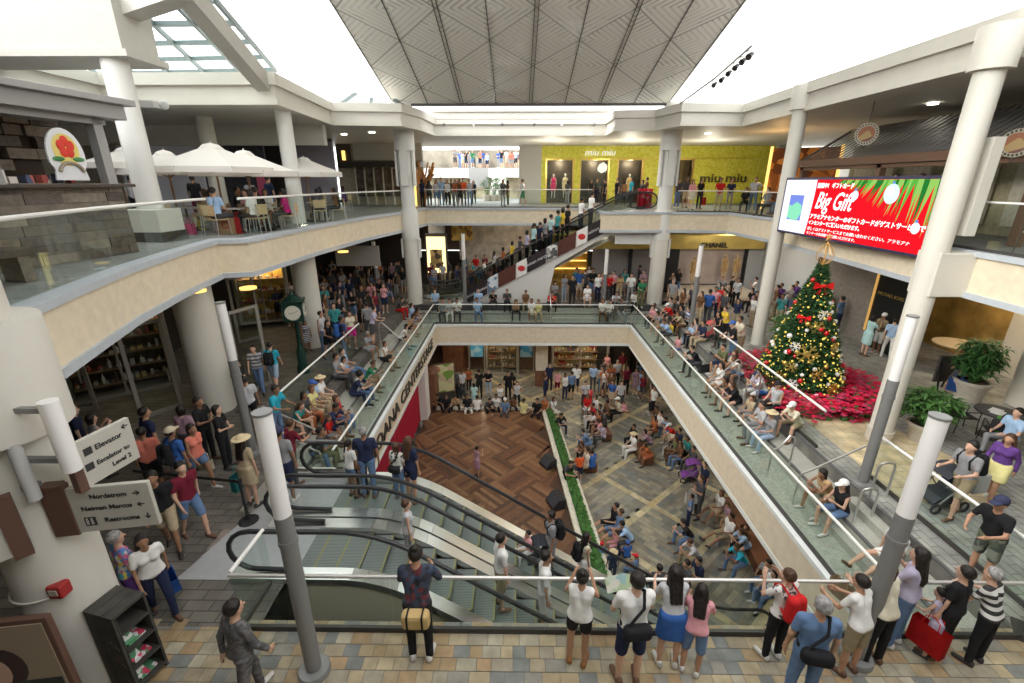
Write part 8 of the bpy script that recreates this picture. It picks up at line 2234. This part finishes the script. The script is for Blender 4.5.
# the 300 visitors that show largest stay objects; the tiny rest in the shade is one crowd
def size_(p): o = p[0]; return o.scale[0]/(o.location-Vector((0, 0, EYE))).length*(.55 if p[3] in (ZN['A'][1], ZN['H'][1]) else 1)
PEOPLE.sort(key=size_, reverse=True)
rest = PEOPLE[300:]; del PEOPLE[300:]
vs_, fs_, mi_, mats_, base_ = [], [], [], [], 0
for p in rest:
    o = p[0]; M = Matrix.Translation(o.location) @ Matrix.Rotation(o.rotation_euler.z, 4, 'Z') @ Matrix.Scale(o.scale[0], 4)
    for q in [o]+list(o.children):
        me = q.data; n = len(me.vertices); co = np.empty(n*3, np.float32); me.vertices.foreach_get('co', co); co = co.reshape(-1, 3)
        A_ = np.array(M); vs_.append(co @ A_[:3, :3].T+A_[:3, 3]); f = np.empty(len(me.polygons)*4, np.int32); me.loops.foreach_get('vertex_index', f); fs_.append(f.reshape(-1, 4)+base_); base_ += n
        k = np.empty(len(me.polygons), np.int32); me.polygons.foreach_get('material_index', k); mm_ = [s_.material for s_ in q.material_slots]
        for m_ in mm_:
            if m_ not in mats_: mats_.append(m_)
        mi_.append(np.array([mats_.index(m_) for m_ in mm_])[k])
    for q in [c for c in o.children]+[o]: bpy.data.objects.remove(q)
me = tomesh('crowd', np.concatenate(vs_), np.concatenate(fs_), 0, np.concatenate(mi_))
for m_ in mats_: me.materials.append(m_)
me.polygons.foreach_set('material_index', np.concatenate(mi_).astype(np.int32))
o = bpy.data.objects.new('crowd', me); COL.objects.link(o); o['kind'] = 'stuff'; tag(o, 'distant crowd of shoppers packed into the shaded arcades and far decks', 'crowd')

# labels: each names one visitor only
ORD = ['nearest', 'second nearest', 'third nearest', 'fourth nearest', 'fifth nearest', 'sixth nearest', 'seventh nearest', 'eighth nearest', 'ninth nearest', 'tenth nearest']
from collections import defaultdict
def nwords(s): return len(s.replace(',', ' ').split())
g1 = defaultdict(list)
for p in PEOPLE: g1[(p[1], p[3])].append(p)
for (b1, ph), L in g1.items():
    if len(L) == 1:
        lab = b1+' '+ph
        L[0][0]['label'] = lab; continue
    L.sort(key=lambda p: (p[0].location.x-p[5][0])**2+(p[0].location.y-p[5][1])**2)
    hs = set(p[2] for p in L)
    if len(hs) == len(L):
        for p in L: p[0]['label'] = b1+' with '+p[2]+' '+ph
    else:
        for i, p in enumerate(L): p[0]['label'] = b1+' '+ph+', '+(ORD[i] if i < 10 else 'farthest but close')+' '+p[4]
for p in PEOPLE:
    lab = p[0]['label'].replace('standing behind', 'behind')
    if nwords(lab) > 16: lab = lab.replace('on the ', 'on ').replace('long sleeves', 'jacket').replace('short shorts', 'shorts').replace('christmas tree plaza', 'tree plaza')
    if nwords(lab) > 16: lab = lab.replace('person in ', '').replace('black and white striped', 'striped').replace('blue and white striped', 'striped').replace('with ', '')
    if nwords(lab) > 16: lab = ' '.join(lab.split()[:16])
    p[0]['label'] = lab
seen = defaultdict(list)
for p in PEOPLE: seen[p[0]['label'].lower()].append(p[0])
for k, L in seen.items():
    if len(L) > 1:
        for i, o in enumerate(L[1:]): o['label'] = (k.split(',')[0]+', '+['farther back', 'farther aside', 'beyond the others', 'at the rim'][i % 4])
used_ = set()
for q, lab, cat, X, Y in ACC:
    w_ = lab.split()
    if len(w_) > 16: lab = lab.replace('carried by', 'of').replace('worn by', 'of'); 
    w_ = lab.split()[:16]; lab = ' '.join(w_)
    while lab in used_: lab = lab.replace('the person', 'another person', 1) if 'the person' in lab else lab+' too'
    used_.add(lab); tag(q, lab, cat)
# ---------------------------------------------------------------- daylight
w = bpy.data.worlds.new('daylight'); SC.world = w; w.use_nodes = True
bg = w.node_tree.nodes['Background']; bg.inputs[0].default_value = (.97, .985, 1.0, 1); bg.inputs[1].default_value = 2.5
def area(name, loc, rot, sx, sy, e, col=(1, 1, 1)):
    L = bpy.data.lights.new(name, 'AREA'); L.shape = 'RECTANGLE'; L.size = sx; L.size_y = sy; L.energy = e; L.color = col
    o = bpy.data.objects.new(name, L); COL.objects.link(o); o.location = loc; o.rotation_euler = rot; return o
for x in (2, 7, 12):  # added fill lamps without fixtures, brightening the yellow green boutique front
    L = bpy.data.lights.new('boutique_fill', 'POINT'); L.energy = 130; L.color = (1, .93, .78); L.shadow_soft_size = .4; o = bpy.data.objects.new('boutique_fill', L); COL.objects.link(o); o.location = (x, 31.0, 7.6)
# rows of ceiling downlights of the arcades
for x, y, z, e, c in ((-11, 14, 3.8, 6, (1, .8, .55)), (-10.5, 22, 3.8, 8, (1, .8, .55)), (-6, 29, 3.8, 14, (1, .82, .6)), (0, 30, 3.8, 70, (1, .85, .65)), (12.5, 24, 3.8, 110, (1, .9, .75)), (15.5, 14, 3.8, 120, (1, .85, .65)),
                      (-2, 25, -2.0, 60, (1, .8, .55)), (4, 25, -2.0, 80, (1, .8, .55)), (9.5, 18, -2.0, 60, (1, .85, .65)), (9.5, 11, -2.0, 60, (1, .85, .65))):
    L = bpy.data.lights.new('ceiling_light', 'POINT'); L.energy = e; L.color = c; L.shadow_soft_size = .25
    o = bpy.data.objects.new('ceiling_light', L); COL.objects.link(o); o.location = (x, y, z)
L = bpy.data.lights.new('sun', 'SUN'); L.energy = 3.2; L.angle = R(40); L.color = (1, .97, .9); o = bpy.data.objects.new('sun', L); COL.objects.link(o); o.rotation_euler = (R(12), R(-59), 0); o.location = (0, 0, 30)
# ---------------------------------------------------------------- camera
cd = bpy.data.cameras.new('camera'); cam = bpy.data.objects.new('camera', cd); COL.objects.link(cam)
cd.sensor_width = 36; cd.lens = 36*FOC/1024; cd.clip_start = .05; cd.clip_end = 300
cam.location = (0, 0, EYE); cam.rotation_euler = (R(90)-PITCH, 0, YAW)
SC.camera = cam
SC.view_settings.view_transform = 'Standard'; SC.view_settings.look = 'None'; SC.view_settings.gamma = 1; SC.view_settings.use_curve_mapping = False
SC.view_settings.exposure = 0.55
SC.cycles.use_denoising = True if hasattr(SC, 'cycles') else None
SC.cycles.max_bounces = 8; SC.cycles.transparent_max_bounces = 24; SC.cycles.diffuse_bounces = 5; SC.cycles.glossy_bounces = 3
